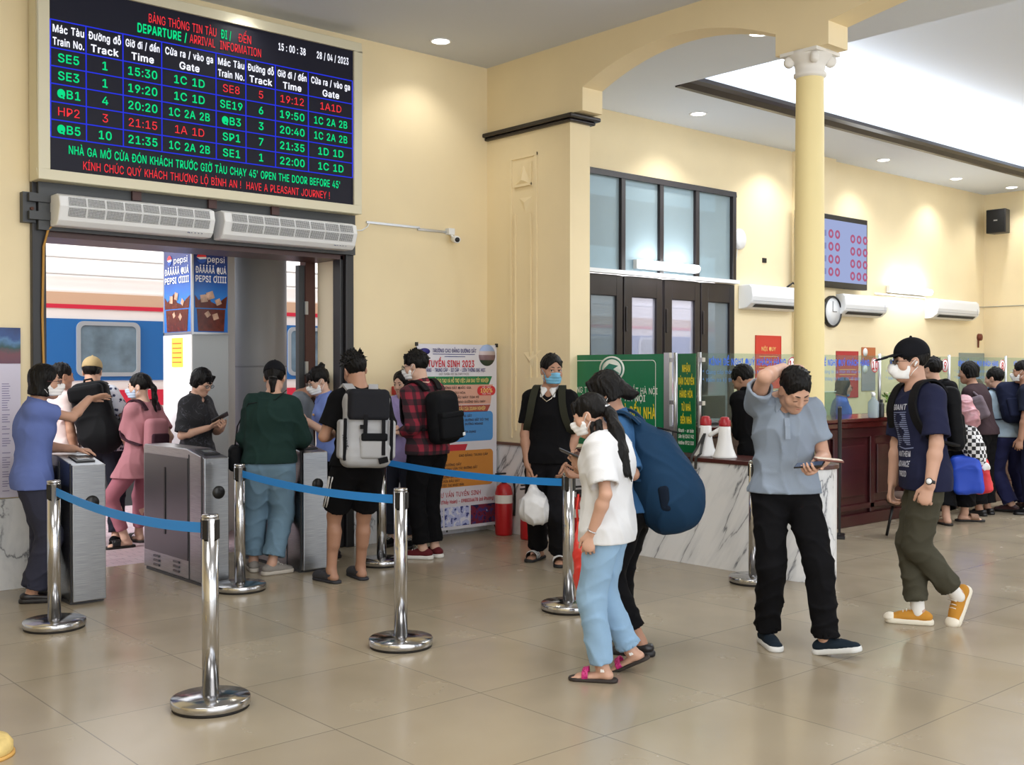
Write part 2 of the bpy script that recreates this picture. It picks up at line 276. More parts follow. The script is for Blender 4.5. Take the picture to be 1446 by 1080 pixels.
# letter outlines: code point,advance width,then closed contours as x,y pairs
GLYPHS = {}
for _g in (
    (33,24,(8,19,8,61,16,61,15,19),(8,1,6,6,10,10,15,9,17,5,15,0)),
    (37,81,(14,36,10,42,10,54,15,60,23,62,30,58,33,49,32,40,26,35,23,34),(25,41,27,47,26,55,23,57,17,55,15,49,17,41,20,39),(54,1,49,7,49,19,54,25,62,27,69,23,72,14,71,5,65,0,62,-1),(64,5,66,11,65,19,62,21,56,20,54,14,56,6,59,4),(16,0,58,61,65,61,23,0)),
    (39,25,(9,38,8,61,16,61,15,38)),
    (40,33,(14,46,21,65,28,65,19,38,19,17,28,-12,21,-12,13,7,11,20)),
    (41,33,(4,-12,14,17,13,38,4,65,12,65,20,42,22,25,21,11,14,-7,12,-12)),
    (42,54,(24,27,25,40,14,33,11,38,22,44,11,50,14,55,25,48,24,61,30,61,30,48,40,55,43,50,32,44,43,38,40,33,30,40,30,27)),
    (44,23,(5,-14,8,9,16,9,10,-14)),
    (45,54,(40,29,40,23,14,23,14,29)),
    (46,23,(8,1,6,6,9,10,14,10,17,5,14,0)),
    (47,30,(28,64,9,-9,2,-9,21,64)),
    (48,54,(21,0,16,3,11,7,7,17,6,30,7,44,11,54,16,58,21,61,30,62,36,60,41,56,46,47,48,35,48,21,45,10,39,3,34,0,30,-1),(31,7,36,10,40,20,41,38,38,49,33,53,27,55,21,53,17,49,14,38,14,20,18,10,23,7,25,6)),
    (49,54,(9,0,9,7,47,7,47,0),(33,61,33,0,25,0,25,54,10,43,10,51,24,61)),
    (50,54,(8,0,8,6,38,40,38,49,33,54,24,55,17,51,15,43,8,43,9,51,13,57,22,61,32,61,40,57,45,49,45,38,32,22,18,7,47,7,47,0)),
    (51,54,(18,0,10,5,6,11,5,16,13,16,16,9,24,6,34,8,39,12,39,21,36,26,29,29,19,30,19,36,35,54,8,54,8,61,45,61,45,55,25,33,34,34,41,30,46,25,47,17,46,10,41,4,35,0,29,-1)),
    (52,54,(5,13,5,19,30,61,37,61,13,20,50,20,50,13),(34,0,34,38,41,38,41,0)),
    (53,54,(19,0,11,5,7,13,7,16,15,16,18,9,27,6,35,9,39,16,38,25,33,31,22,33,15,29,8,30,12,61,44,61,44,54,18,54,16,36,28,40,37,38,45,30,47,20,45,11,41,5,35,1,29,-1)),
    (54,54,(22,0,15,3,10,9,8,17,9,26,16,41,30,61,39,61,18,31,20,35,28,38,36,36,42,33,45,27,47,16,44,9,39,3,32,0),(33,8,38,14,39,22,35,29,27,32,20,29,15,23,16,14,21,8,25,6)),
    (55,54,(12,0,39,54,7,54,7,61,47,61,47,54,20,0)),
    (56,54,(19,0,10,6,7,12,7,22,12,29,18,32,13,35,9,41,9,50,14,57,22,61,32,61,40,57,45,50,46,43,43,37,36,32,43,28,48,20,47,12,44,6,36,0,30,-1),(36,8,40,14,39,21,34,27,24,28,17,24,14,17,16,10,23,6),(34,37,38,42,37,50,30,55,21,54,17,49,17,41,23,35,26,35)),
    (57,54,(32,61,39,58,44,52,47,44,46,35,38,20,24,0,16,0,36,30,34,27,26,23,19,25,13,28,9,34,8,45,10,52,15,58,22,61),(21,54,16,47,15,39,20,32,27,29,35,32,39,39,38,47,33,54,29,55)),
    (58,23,(8,1,6,6,9,10,14,10,17,5,14,0),(8,34,6,39,9,43,14,43,17,38,14,33)),
    (65,58,(2,0,24,61,33,61,56,0,47,0,32,45,28,57,23,36,10,0),(13,17,13,24,44,24,44,17)),
    (66,55,(7,0,7,61,35,61,43,56,47,49,47,40,38,31,45,28,49,23,50,14,47,6,41,2,33,0),(15,7,35,8,40,10,42,14,41,22,35,27,30,28,15,28),(15,34,35,36,39,40,40,47,38,51,32,54,15,54)),
    (67,61,(25,0,18,3,13,8,8,14,6,22,5,35,7,43,10,50,15,56,21,60,28,62,41,61,51,54,56,44,57,42,49,42,43,51,32,55,24,53,18,48,14,41,12,30,14,20,18,13,24,8,38,7,47,14,49,19,57,19,53,9,43,1,34,-1)),
    (68,60,(12,0,12,7,33,8,40,11,45,18,48,27,47,40,43,48,36,53,27,54,11,54,11,61,31,61,39,59,45,55,50,50,53,43,55,31,53,18,50,11,45,6,39,2,31,0),(15,61,15,0,7,0,7,61)),
    (69,50,(7,0,7,61,45,61,45,54,15,54,15,34,43,34,43,27,15,27,15,7,45,7,45,0)),
    (70,49,(7,0,7,61,44,61,44,54,15,54,15,33,42,33,42,27,15,27,15,0)),
    (71,62,(25,0,18,3,12,8,8,14,6,22,5,35,7,43,10,50,15,56,21,60,28,62,41,60,51,53,56,44,57,42,49,42,42,52,32,55,24,53,18,48,14,41,12,30,14,20,18,13,24,8,32,6,41,9,48,15,50,24,34,24,34,31,57,31,57,17,52,8,45,2,36,-1)),
    (72,62,(7,0,7,61,15,61,15,35,47,35,47,61,55,61,55,0,47,0,47,28,15,28,15,0)),
    (73,36,(4,0,4,7,14,7,14,54,4,54,4,61,32,61,32,54,22,54,22,7,32,7,32,0)),
    (74,48,(18,-1,12,2,7,7,4,13,4,21,12,21,12,13,16,8,22,6,28,8,32,13,33,17,33,61,40,61,40,13,38,7,33,2,26,-1)),
    (75,56,(13,17,13,26,25,41,44,61,54,61),(7,0,7,61,15,61,15,0),(45,0,23,31,27,37,54,0)),
    (76,47,(7,0,7,61,15,61,15,7,43,7,43,0)),
    (77,75,(7,0,7,61,18,61,39,6,42,22,57,61,68,61,68,0,61,0,61,55,55,35,41,0,34,0,13,55,15,0)),
    (78,63,(7,0,7,61,16,61,48,14,48,61,56,61,56,0,47,0,15,47,15,0)),
    (79,64,(28,-1,21,1,15,5,10,11,7,18,5,26,6,39,8,47,13,53,18,58,25,61,32,62,39,61,46,58,51,53,56,47,58,39,59,26,57,18,54,11,49,5,43,1,36,-1),(37,7,44,11,49,17,51,27,51,38,48,46,42,52,35,55,27,54,20,50,15,44,13,34,13,23,16,15,22,9,29,7)),
    (80,53,(7,0,7,61,35,60,42,57,47,52,49,42,47,32,42,26,35,23,13,22,13,29,34,30,39,34,41,43,38,51,32,54,15,54,15,0)),
    (81,64,(29,19,38,19,56,-6,48,-6),(28,-1,21,1,15,5,10,11,7,18,5,26,6,39,8,47,13,53,18,58,25,61,32,62,39,61,46,58,51,53,56,47,58,39,59,26,57,18,54,11,49,5,43,1,36,-1),(37,7,44,11,49,17,51,27,51,38,48,46,42,52,35,55,27,54,20,50,15,44,13,34,13,23,16,15,22,9,29,7)),
    (82,54,(7,0,7,61,35,60,42,57,47,52,49,42,47,33,42,27,35,24,12,24,12,31,34,31,39,35,41,44,38,51,32,54,15,54,15,0),(42,0,28,27,36,27,51,0)),
    (83,54,(18,0,11,4,6,9,5,16,13,16,15,11,23,6,34,7,40,12,41,19,36,25,15,31,9,37,6,42,7,50,10,56,19,61,30,62,40,59,46,52,48,45,40,45,38,51,32,54,20,54,15,49,14,42,20,37,43,29,48,22,49,14,46,8,41,3,33,0,30,-1)),
    (84,54,(4,54,4,61,50,61,50,54,31,54,31,0,23,0,23,54)),
    (85,62,(24,0,16,3,10,10,7,18,7,61,15,61,15,17,19,10,26,7,36,7,43,10,47,17,47,61,55,61,55,18,52,10,46,3,38,0,35,-1)),
    (86,58,(24,0,2,61,10,61,30,4,47,61,56,61,33,0)),
    (87,82,(19,0,2,61,10,61,24,5,27,24,37,61,46,61,60,5,72,61,80,61,64,0,55,0,42,47,40,57,38,39,28,0)),
    (88,57,(2,0,26,34,26,28,4,61,12,61,29,35,45,61,54,61,31,29,31,34,55,0,46,0,28,28,11,0)),
    (89,57,(24,0,24,25,2,61,11,61,27,35,30,28,27,28,34,41,46,61,55,61,32,25,32,0)),
    (90,53,(5,0,5,6,41,57,42,55,5,54,5,61,48,61,48,55,12,4,11,7,48,7,48,0)),
    (97,47,(11,1,6,5,4,15,7,21,15,25,32,28,32,35,28,39,18,39,14,36,12,33,5,35,9,42,21,46,34,43,39,37,40,30,40,0,33,0,33,6,24,0,21,-1),(27,7,33,14,33,23,12,17,12,10,19,6)),
    (98,51,(21,0,17,4,14,7,13,0,6,0,6,61,14,61,14,38,22,45,30,46,38,43,43,38,46,29,46,16,43,8,38,2,30,-1),(32,7,37,12,39,23,37,33,32,38,24,39,18,36,14,27,14,16,18,9,24,6)),
    (99,47,(19,0,12,4,7,10,4,19,5,29,8,37,14,43,22,46,35,43,43,35,36,31,35,35,32,37,29,39,21,39,15,34,12,25,13,14,17,8,23,6,29,6,32,8,35,11,37,14,44,12,37,3,27,-1)),
    (100,51,(18,0,11,4,7,10,4,19,5,29,8,38,13,43,21,46,30,45,37,38,37,61,45,61,45,0,38,0,38,7,30,0,25,-1),(30,7,35,12,37,23,35,33,30,38,22,39,16,36,12,27,13,14,17,8,23,6)),
    (101,48,(19,0,12,4,7,10,4,19,5,29,8,37,14,43,22,46,34,44,41,38,44,29,45,20,9,20,9,27,41,27,37,24,35,34,30,39,23,39,16,37,12,29,12,15,17,8,23,6,33,8,37,13,44,11,39,3,30,-1)),
    (102,30,(27,46,27,39,1,39,1,46),(10,0,10,55,15,62,22,64,29,63,27,56,20,56,17,53,17,0)),
    (103,51,(14,-16,6,-8,12,-5,20,-11,27,-12,34,-9,36,-6,37,-1,37,8,29,1,21,1,14,3,8,8,5,16,5,30,8,38,13,43,21,46,30,45,35,42,37,38,38,46,45,46,44,-6,41,-13,33,-17,28,-18),(30,8,35,13,37,23,35,33,30,38,23,39,16,36,12,28,12,17,16,10,23,7)),
    (104,49,(14,0,6,0,6,61,14,61,14,34,16,42,22,45,32,46,39,42,42,34,43,0,36,0,35,33,31,38,22,39,16,35,14,29)),
    (105,20,(6,0,6,46,14,46,14,0),(6,55,6,61,11,63,15,59,13,54,11,53)),
    (106,20,(6,46,14,46,13,-9,9,-15,3,-17,-1,-17,-1,-10,4,-9,6,-5),(6,55,6,61,11,63,15,59,13,54,11,53)),
    (107,46,(13,16,13,25,34,46,43,46,22,24),(6,0,6,61,14,61,14,0),(35,0,18,22,23,27,45,0)),
    (108,23,(12,0,8,4,6,10,6,61,14,61,15,7,20,7,22,0)),
    (109,73,(6,0,6,46,13,46,13,35,18,44,26,46,33,45,37,40,39,35,43,43,52,46,61,44,66,38,67,31,67,0,59,0,59,33,57,38,49,40,42,36,40,30,40,0,33,0,32,35,29,38,20,39,15,35,14,29,14,0)),
    (110,49,(14,0,6,0,6,46,13,46,13,34,16,42,22,45,32,46,39,42,42,34,43,0,36,0,35,33,31,38,22,39,16,35,14,29)),
    (111,50,(19,0,12,4,7,10,4,19,5,29,8,37,14,43,22,46,31,45,38,42,43,35,46,26,45,16,42,8,36,2,28,-1),(31,7,36,12,38,25,35,34,31,38,23,39,17,37,13,31,12,18,16,9,21,6)),
    (112,51,(6,-17,6,46,13,46,13,38,21,45,27,46,35,45,41,40,45,32,47,19,44,10,40,4,33,0,22,0,17,4,14,7,14,-17),(32,7,37,12,39,23,37,33,32,38,24,39,18,36,14,27,14,16,18,9,24,6)),
    (113,51,(45,-17,37,-17,37,7,29,0,21,-1,13,2,8,8,5,16,5,29,8,38,13,43,21,46,30,45,34,41,37,38,38,46,45,46),(30,7,35,12,37,23,35,33,30,38,22,39,16,36,12,27,13,14,17,8,23,6)),
    (114,31,(6,0,6,46,13,46,14,39,18,44,29,46,29,39,19,38,14,33,14,28,14,0)),
    (115,44,(13,0,6,6,4,11,11,13,14,8,20,6,28,7,31,10,32,15,27,18,13,22,7,27,6,33,8,40,14,44,27,46,35,42,39,35,32,33,28,39,21,40,15,37,13,32,16,28,33,23,38,19,40,13,37,6,31,1,24,-1)),
    (116,27,(24,46,24,39,1,39,1,46),(8,57,15,57,16,8,19,6,24,6,26,0,17,0,13,1,10,4,8,11)),
    (117,49,(16,0,9,5,6,14,6,46,14,46,14,13,18,8,27,6,33,10,36,18,36,46,43,46,43,0,36,0,36,11,33,4,27,0,24,0)),
    (118,47,(20,0,2,46,10,46,25,2,22,2,27,19,37,46,45,46,27,0)),
    (119,68,(17,0,3,46,10,46,21,5,30,46,38,46,48,5,58,46,65,46,52,0,44,0,33,41,24,0)),
    (120,45,(2,0,21,26,21,21,3,46,12,46,25,25,21,25,34,46,42,46,25,20,25,26,43,0,34,0,21,22,25,22,11,0)),
    (121,47,(6,-17,7,-10,15,-10,18,-4,20,0,2,46,10,46,25,2,22,2,27,19,37,46,45,46,21,-13,14,-17)),
    (122,46,(5,0,5,5,30,39,6,39,6,46,40,46,40,40,15,7,41,7,41,0)),
    (124,28,(17,81,17,-20,11,-20,11,81)),
    (192,58,(2,0,24,61,33,61,56,0,47,0,32,45,28,57,23,36,10,0),(13,17,13,24,44,24,44,17),(26,67,18,79,26,79,32,67)),
    (193,58,(2,0,24,61,33,61,56,0,47,0,32,45,28,57,23,36,10,0),(13,17,13,24,44,24,44,17),(26,67,31,79,39,79,32,67)),
    (195,58,(2,0,24,61,33,61,56,0,47,0,32,45,28,57,23,36,10,0),(13,17,13,24,44,24,44,17),(31,70,24,72,22,69,17,69,19,75,22,78,26,77,33,74,35,75,36,78,41,78,39,71,36,69)),
    (201,50,(7,0,7,61,45,61,45,54,15,54,15,34,43,34,43,27,15,27,15,7,45,7,45,0),(23,67,29,79,37,79,29,67)),
    (202,50,(7,0,7,61,45,61,45,54,15,54,15,34,43,34,43,27,15,27,15,7,45,7,45,0),(20,68,13,68,23,79,30,79,39,68,32,68,26,75)),
    (204,36,(4,0,4,7,14,7,14,54,4,54,4,61,32,61,32,54,22,54,22,7,32,7,32,0),(15,67,7,79,15,79,21,67)),
    (205,36,(4,0,4,7,14,7,14,54,4,54,4,61,32,61,32,54,22,54,22,7,32,7,32,0),(15,67,21,79,29,79,21,67)),
    (211,64,(28,-1,21,1,15,5,10,11,7,18,5,26,6,39,8,47,13,53,18,58,25,61,32,62,39,61,46,58,51,53,56,47,58,39,59,26,57,18,54,11,49,5,43,1,36,-1),(37,7,44,11,49,17,51,27,51,38,48,46,42,52,35,55,27,54,20,50,15,44,13,34,13,23,16,15,22,9,29,7),(29,67,35,79,43,79,35,67)),
    (212,64,(28,-1,21,1,15,5,10,11,7,18,5,26,6,39,8,47,13,53,18,58,25,61,32,62,39,61,46,58,51,53,56,47,58,39,59,26,57,18,54,11,49,5,43,1,36,-1),(37,7,44,11,49,17,51,27,51,38,48,46,42,52,35,55,27,54,20,50,15,44,13,34,13,23,16,15,22,9,29,7),(26,68,19,68,29,79,36,79,45,68,38,68,32,75)),
    (218,62,(24,0,16,3,10,10,7,18,7,61,15,61,15,17,19,10,26,7,36,7,43,10,47,17,47,61,55,61,55,18,52,10,46,3,38,0,35,-1),(28,67,34,79,42,79,34,67)),
    (221,57,(24,0,24,25,2,61,11,61,27,35,30,28,27,28,34,41,46,61,55,61,32,25,32,0),(25,67,31,79,39,79,31,67)),
    (224,47,(11,1,6,5,4,15,7,21,15,25,32,28,32,35,28,39,18,39,14,36,12,33,5,35,9,42,21,46,34,43,39,37,40,30,40,0,33,0,33,6,24,0,21,-1),(27,7,33,14,33,23,12,17,12,10,19,6),(20,51,12,64,20,64,26,51)),
    (225,47,(11,1,6,5,4,15,7,21,15,25,32,28,32,35,28,39,18,39,14,36,12,33,5,35,9,42,21,46,34,43,39,37,40,30,40,0,33,0,33,6,24,0,21,-1),(27,7,33,14,33,23,12,17,12,10,19,6),(19,51,25,64,33,64,25,51)),
    (226,47,(11,1,6,5,4,15,7,21,15,25,32,28,32,35,28,39,18,39,14,36,12,33,5,35,9,42,21,46,34,43,39,37,40,30,40,0,33,0,33,6,24,0,21,-1),(27,7,33,14,33,23,12,17,12,10,19,6),(17,52,10,53,19,64,26,64,36,52,29,52,23,59)),
    (233,48,(19,0,12,4,7,10,4,19,5,29,8,37,14,43,22,46,34,44,41,38,44,29,45,20,9,20,9,27,41,27,37,24,35,34,30,39,23,39,16,37,12,29,12,15,17,8,23,6,33,8,37,13,44,11,39,3,30,-1),(21,51,27,64,35,64,27,51)),
    (234,48,(19,0,12,4,7,10,4,19,5,29,8,37,14,43,22,46,34,44,41,38,44,29,45,20,9,20,9,27,41,27,37,24,35,34,30,39,23,39,16,37,12,29,12,15,17,8,23,6,33,8,37,13,44,11,39,3,30,-1),(19,52,11,53,21,64,28,64,38,52,30,52,24,59)),
    (244,50,(19,0,12,4,7,10,4,19,5,29,8,37,14,43,22,46,31,45,38,42,43,35,46,26,45,16,42,8,36,2,28,-1),(31,7,36,12,38,25,35,34,31,38,23,39,17,37,13,31,12,18,16,9,21,6),(19,52,12,53,21,64,28,64,38,52,31,52,25,59)),
    (272,62,(13,0,13,7,34,8,42,11,47,18,49,27,48,40,44,48,37,53,28,54,12,54,12,61,33,61,40,59,47,55,51,50,55,43,57,31,55,18,51,11,46,6,40,2,32,0),(16,61,16,0,9,0,9,61),(1,27,1,34,32,34,32,27)),
    (273,51,(18,0,11,4,7,10,4,19,5,29,8,38,13,43,21,46,30,45,37,38,37,61,45,61,45,0,38,0,38,7,30,0,25,-1),(30,7,35,12,37,23,35,33,30,38,22,39,16,36,12,27,13,14,17,8,23,6),(24,50,24,56,51,56,51,50)),
    (416,64,(32,57,32,62,51,61,52,70,59,70,58,58,54,55),(28,-1,21,1,15,5,10,11,7,18,5,26,6,39,8,47,13,53,18,58,25,61,32,62,39,61,46,58,51,53,56,47,58,39,59,26,57,18,54,11,49,5,43,1,36,-1),(37,7,44,11,49,17,51,27,51,38,48,46,42,52,35,55,27,54,20,50,15,44,13,34,13,23,16,15,22,9,29,7)),
    (417,50,(25,41,25,46,39,46,40,56,47,56,46,44,42,41),(19,0,12,4,7,10,4,19,5,29,8,37,14,43,22,46,31,45,38,42,43,35,46,26,45,16,42,8,36,2,28,-1),(31,7,36,12,38,25,35,34,31,38,23,39,17,37,13,31,12,18,16,9,21,6)),
    (431,62,(47,55,47,61,55,61,55,70,62,70,61,58,57,55),(24,0,16,3,10,10,7,18,7,61,15,61,15,17,19,10,26,7,36,7,43,10,47,17,47,61,55,61,55,18,52,10,46,3,38,0,35,-1)),
    (432,52,(39,41,39,46,42,46,44,47,44,56,50,56,49,43,45,41),(16,0,9,5,6,14,6,46,14,46,14,13,18,8,27,6,33,10,36,18,36,46,43,46,43,0,36,0,36,11,33,4,27,0,24,0)),
    (7840,58,(2,0,24,61,33,61,56,0,47,0,32,45,28,57,23,36,10,0),(13,17,13,24,44,24,44,17),(25,-15,25,-10,30,-8,34,-12,32,-17)),
    (7841,47,(11,1,6,5,4,15,7,21,15,25,32,28,32,35,28,39,18,39,14,36,12,33,5,35,9,42,21,46,34,43,39,37,40,30,40,0,33,0,33,6,24,0,21,-1),(27,7,33,14,33,23,12,17,12,10,19,6),(19,-15,19,-10,24,-8,28,-12,26,-17)),
    (7842,58,(2,0,24,61,33,61,56,0,47,0,32,45,28,57,23,36,10,0),(13,17,13,24,44,24,44,17),(31,67,26,67,29,74,22,74,22,79,32,78,34,77,35,74)),
    (7844,58,(2,0,24,61,33,61,56,0,47,0,32,45,28,57,23,36,10,0),(13,17,13,24,44,24,44,17),(23,67,16,67,26,78,32,78,42,67,35,67,29,74),(35,81,40,92,48,92,41,81)),
    (7845,47,(11,1,6,5,4,15,7,21,15,25,32,28,32,35,28,39,18,39,14,36,12,33,5,35,9,42,21,46,34,43,39,37,40,30,40,0,33,0,33,6,24,0,21,-1),(27,7,33,14,33,23,12,17,12,10,19,6),(17,51,10,51,19,62,26,62,36,51,29,51,23,58),(28,66,34,77,42,77,34,66)),
    (7846,58,(2,0,24,61,33,61,56,0,47,0,32,45,28,57,23,36,10,0),(13,17,13,24,44,24,44,17),(23,67,16,67,26,78,32,78,42,67,35,67,29,74),(37,81,29,92,37,92,43,81)),
    (7847,47,(11,1,6,5,4,15,7,21,15,25,32,28,32,35,28,39,18,39,14,36,12,33,5,35,9,42,21,46,34,43,39,37,40,30,40,0,33,0,33,6,24,0,21,-1),(27,7,33,14,33,23,12,17,12,10,19,6),(17,51,10,51,19,62,26,62,36,51,29,51,23,58),(31,66,23,77,31,77,37,66)),
    (7852,58,(2,0,24,61,33,61,56,0,47,0,32,45,28,57,23,36,10,0),(13,17,13,24,44,24,44,17),(23,68,16,68,25,79,32,79,42,68,35,68,29,75),(25,-15,25,-10,30,-8,34,-12,32,-17)),
    (7854,58,(2,0,24,61,33,61,56,0,47,0,32,45,28,57,23,36,10,0),(13,17,13,24,44,24,44,17),(23,68,18,73,17,78,22,78,24,73,30,72,34,74,35,78,41,78,38,71,32,67),(26,81,32,92,40,92,32,81)),
    (7858,58,(2,0,24,61,33,61,56,0,47,0,32,45,28,57,23,36,10,0),(13,17,13,24,44,24,44,17),(23,68,18,73,17,78,22,78,24,73,30,72,34,74,35,78,41,78,38,71,32,67),(32,81,26,81,29,87,22,88,22,92,33,91,35,87)),
    (7870,50,(7,0,7,61,45,61,45,54,15,54,15,34,43,34,43,27,15,27,15,7,45,7,45,0),(20,67,13,67,23,78,30,78,40,67,32,67,26,74),(32,81,38,92,46,92,38,81)),
    (7871,48,(19,0,12,4,7,10,4,19,5,29,8,37,14,43,22,46,34,44,41,38,44,29,45,20,9,20,9,27,41,27,37,24,35,34,30,39,23,39,16,37,12,29,12,15,17,8,23,6,33,8,37,13,44,11,39,3,30,-1),(19,51,12,51,21,62,28,62,38,51,31,51,25,58),(30,66,36,77,44,77,36,66)),
    (7872,50,(7,0,7,61,45,61,45,54,15,54,15,34,43,34,43,27,15,27,15,7,45,7,45,0),(20,67,13,67,23,78,30,78,40,67,32,67,26,74),(34,81,26,92,34,92,40,81)),
    (7874,50,(7,0,7,61,45,61,45,54,15,54,15,34,43,34,43,27,15,27,15,7,45,7,45,0),(20,67,13,67,23,78,30,78,40,67,32,67,26,74),(37,81,32,81,34,87,28,88,28,92,39,91,41,87)),
    (7875,48,(19,0,12,4,7,10,4,19,5,29,8,37,14,43,22,46,34,44,41,38,44,29,45,20,9,20,9,27,41,27,37,24,35,34,30,39,23,39,16,37,12,29,12,15,17,8,23,6,33,8,37,13,44,11,39,3,30,-1),(19,51,12,51,21,62,28,62,38,51,31,51,25,58),(36,66,30,66,33,72,26,72,26,77,37,76,39,72)),
    (7878,50,(7,0,7,61,45,61,45,54,15,54,15,34,43,34,43,27,15,27,15,7,45,7,45,0),(20,68,13,68,23,79,30,79,39,68,32,68,26,75),(22,-15,22,-10,27,-8,31,-12,29,-17)),
    (7879,48,(19,0,12,4,7,10,4,19,5,29,8,37,14,43,22,46,34,44,41,38,44,29,45,20,9,20,9,27,41,27,37,24,35,34,30,39,23,39,16,37,12,29,12,15,17,8,23,6,33,8,37,13,44,11,39,3,30,-1),(19,52,11,53,21,64,28,64,38,52,30,52,24,59),(20,-15,20,-10,26,-8,30,-12,27,-17)),
    (7882,36,(4,0,4,7,14,7,14,54,4,54,4,61,32,61,32,54,22,54,22,7,32,7,32,0),(14,-15,14,-10,19,-8,23,-12,21,-17)),
    (7884,64,(28,-1,21,1,15,5,10,11,7,18,5,26,6,39,8,47,13,53,18,58,25,61,32,62,39,61,46,58,51,53,56,47,58,39,59,26,57,18,54,11,49,5,43,1,36,-1),(37,7,44,11,49,17,51,27,51,38,48,46,42,52,35,55,27,54,20,50,15,44,13,34,13,23,16,15,22,9,29,7),(28,-15,28,-10,33,-8,37,-12,35,-17)),
    (7886,64,(28,-1,21,1,15,5,10,11,7,18,5,26,6,39,8,47,13,53,18,58,25,61,32,62,39,61,46,58,51,53,56,47,58,39,59,26,57,18,54,11,49,5,43,1,36,-1),(37,7,44,11,49,17,51,27,51,38,48,46,42,52,35,55,27,54,20,50,15,44,13,34,13,23,16,15,22,9,29,7),(34,67,29,67,32,74,25,74,25,79,35,78,37,77,38,74)),
    (7888,64,(28,-1,21,1,15,5,10,11,7,18,5,26,6,39,8,47,13,53,18,58,25,61,32,62,39,61,46,58,51,53,56,47,58,39,59,26,57,18,54,11,49,5,43,1,36,-1),(37,7,44,11,49,17,51,27,51,38,48,46,42,52,35,55,27,54,20,50,15,44,13,34,13,23,16,15,22,9,29,7),(26,67,19,67,29,78,36,78,45,67,38,67,32,74),(38,81,44,92,52,92,44,81)),
    (7894,64,(28,-1,21,1,15,5,10,11,7,18,5,26,6,39,8,47,13,53,18,58,25,61,32,62,39,61,46,58,51,53,56,47,58,39,59,26,57,18,54,11,49,5,43,1,36,-1),(37,7,44,11,49,17,51,27,51,38,48,46,42,52,35,55,27,54,20,50,15,44,13,34,13,23,16,15,22,9,29,7),(26,67,19,67,29,78,36,78,45,67,38,67,32,74),(35,83,28,86,26,85,25,82,20,82,22,89,25,91,30,90,37,88,39,91,44,91,42,85,39,82)),
    (7895,50,(19,0,12,4,7,10,4,19,5,29,8,37,14,43,22,46,31,45,38,42,43,35,46,26,45,16,42,8,36,2,28,-1),(31,7,36,12,38,25,35,34,31,38,23,39,17,37,13,31,12,18,16,9,21,6),(19,51,12,51,22,62,29,62,38,51,31,51,25,58),(27,67,20,70,18,67,13,67,15,73,18,75,23,75,30,72,32,75,37,75,35,69,32,67)),
    (7896,64,(28,-1,21,1,15,5,10,11,7,18,5,26,6,39,8,47,13,53,18,58,25,61,32,62,39,61,46,58,51,53,56,47,58,39,59,26,57,18,54,11,49,5,43,1,36,-1),(37,7,44,11,49,17,51,27,51,38,48,46,42,52,35,55,27,54,20,50,15,44,13,34,13,23,16,15,22,9,29,7),(26,68,19,68,29,79,36,79,45,68,38,68,32,75),(28,-15,28,-10,33,-8,37,-12,35,-17)),
    (7898,64,(32,57,32,62,51,61,52,70,59,70,58,58,54,55),(28,-1,21,1,15,5,10,11,7,18,5,26,6,39,8,47,13,53,18,58,25,61,32,62,39,61,46,58,51,53,56,47,58,39,59,26,57,18,54,11,49,5,43,1,36,-1),(37,7,44,11,49,17,51,27,51,38,48,46,42,52,35,55,27,54,20,50,15,44,13,34,13,23,16,15,22,9,29,7),(29,67,35,79,43,79,35,67)),
    (7899,50,(25,41,25,46,39,46,40,56,47,56,46,44,42,41),(19,0,12,4,7,10,4,19,5,29,8,37,14,43,22,46,31,45,38,42,43,35,46,26,45,16,42,8,36,2,28,-1),(31,7,36,12,38,25,35,34,31,38,23,39,17,37,13,31,12,18,16,9,21,6),(22,51,27,64,36,64,28,51)),
    (7900,64,(32,57,32,62,51,61,52,70,59,70,58,58,54,55),(28,-1,21,1,15,5,10,11,7,18,5,26,6,39,8,47,13,53,18,58,25,61,32,62,39,61,46,58,51,53,56,47,58,39,59,26,57,18,54,11,49,5,43,1,36,-1),(37,7,44,11,49,17,51,27,51,38,48,46,42,52,35,55,27,54,20,50,15,44,13,34,13,23,16,15,22,9,29,7),(29,67,21,79,29,79,35,67)),
    (7901,50,(25,41,25,46,39,46,40,56,47,56,46,44,42,41),(19,0,12,4,7,10,4,19,5,29,8,37,14,43,22,46,31,45,38,42,43,35,46,26,45,16,42,8,36,2,28,-1),(31,7,36,12,38,25,35,34,31,38,23,39,17,37,13,31,12,18,16,9,21,6),(22,51,14,64,22,64,28,51)),
    (7902,64,(32,57,32,62,51,61,52,70,59,70,58,58,54,55),(28,-1,21,1,15,5,10,11,7,18,5,26,6,39,8,47,13,53,18,58,25,61,32,62,39,61,46,58,51,53,56,47,58,39,59,26,57,18,54,11,49,5,43,1,36,-1),(37,7,44,11,49,17,51,27,51,38,48,46,42,52,35,55,27,54,20,50,15,44,13,34,13,23,16,15,22,9,29,7),(34,67,29,67,32,74,25,74,25,79,35,78,37,77,38,74)),
    (7904,64,(32,57,32,62,51,61,52,70,59,70,58,58,54,55),(28,-1,21,1,15,5,10,11,7,18,5,26,6,39,8,47,13,53,18,58,25,61,32,62,39,61,46,58,51,53,56,47,58,39,59,26,57,18,54,11,49,5,43,1,36,-1),(37,7,44,11,49,17,51,27,51,38,48,46,42,52,35,55,27,54,20,50,15,44,13,34,13,23,16,15,22,9,29,7),(34,70,27,72,25,69,20,69,22,75,25,78,30,77,37,74,39,78,44,78,42,71,39,69)),
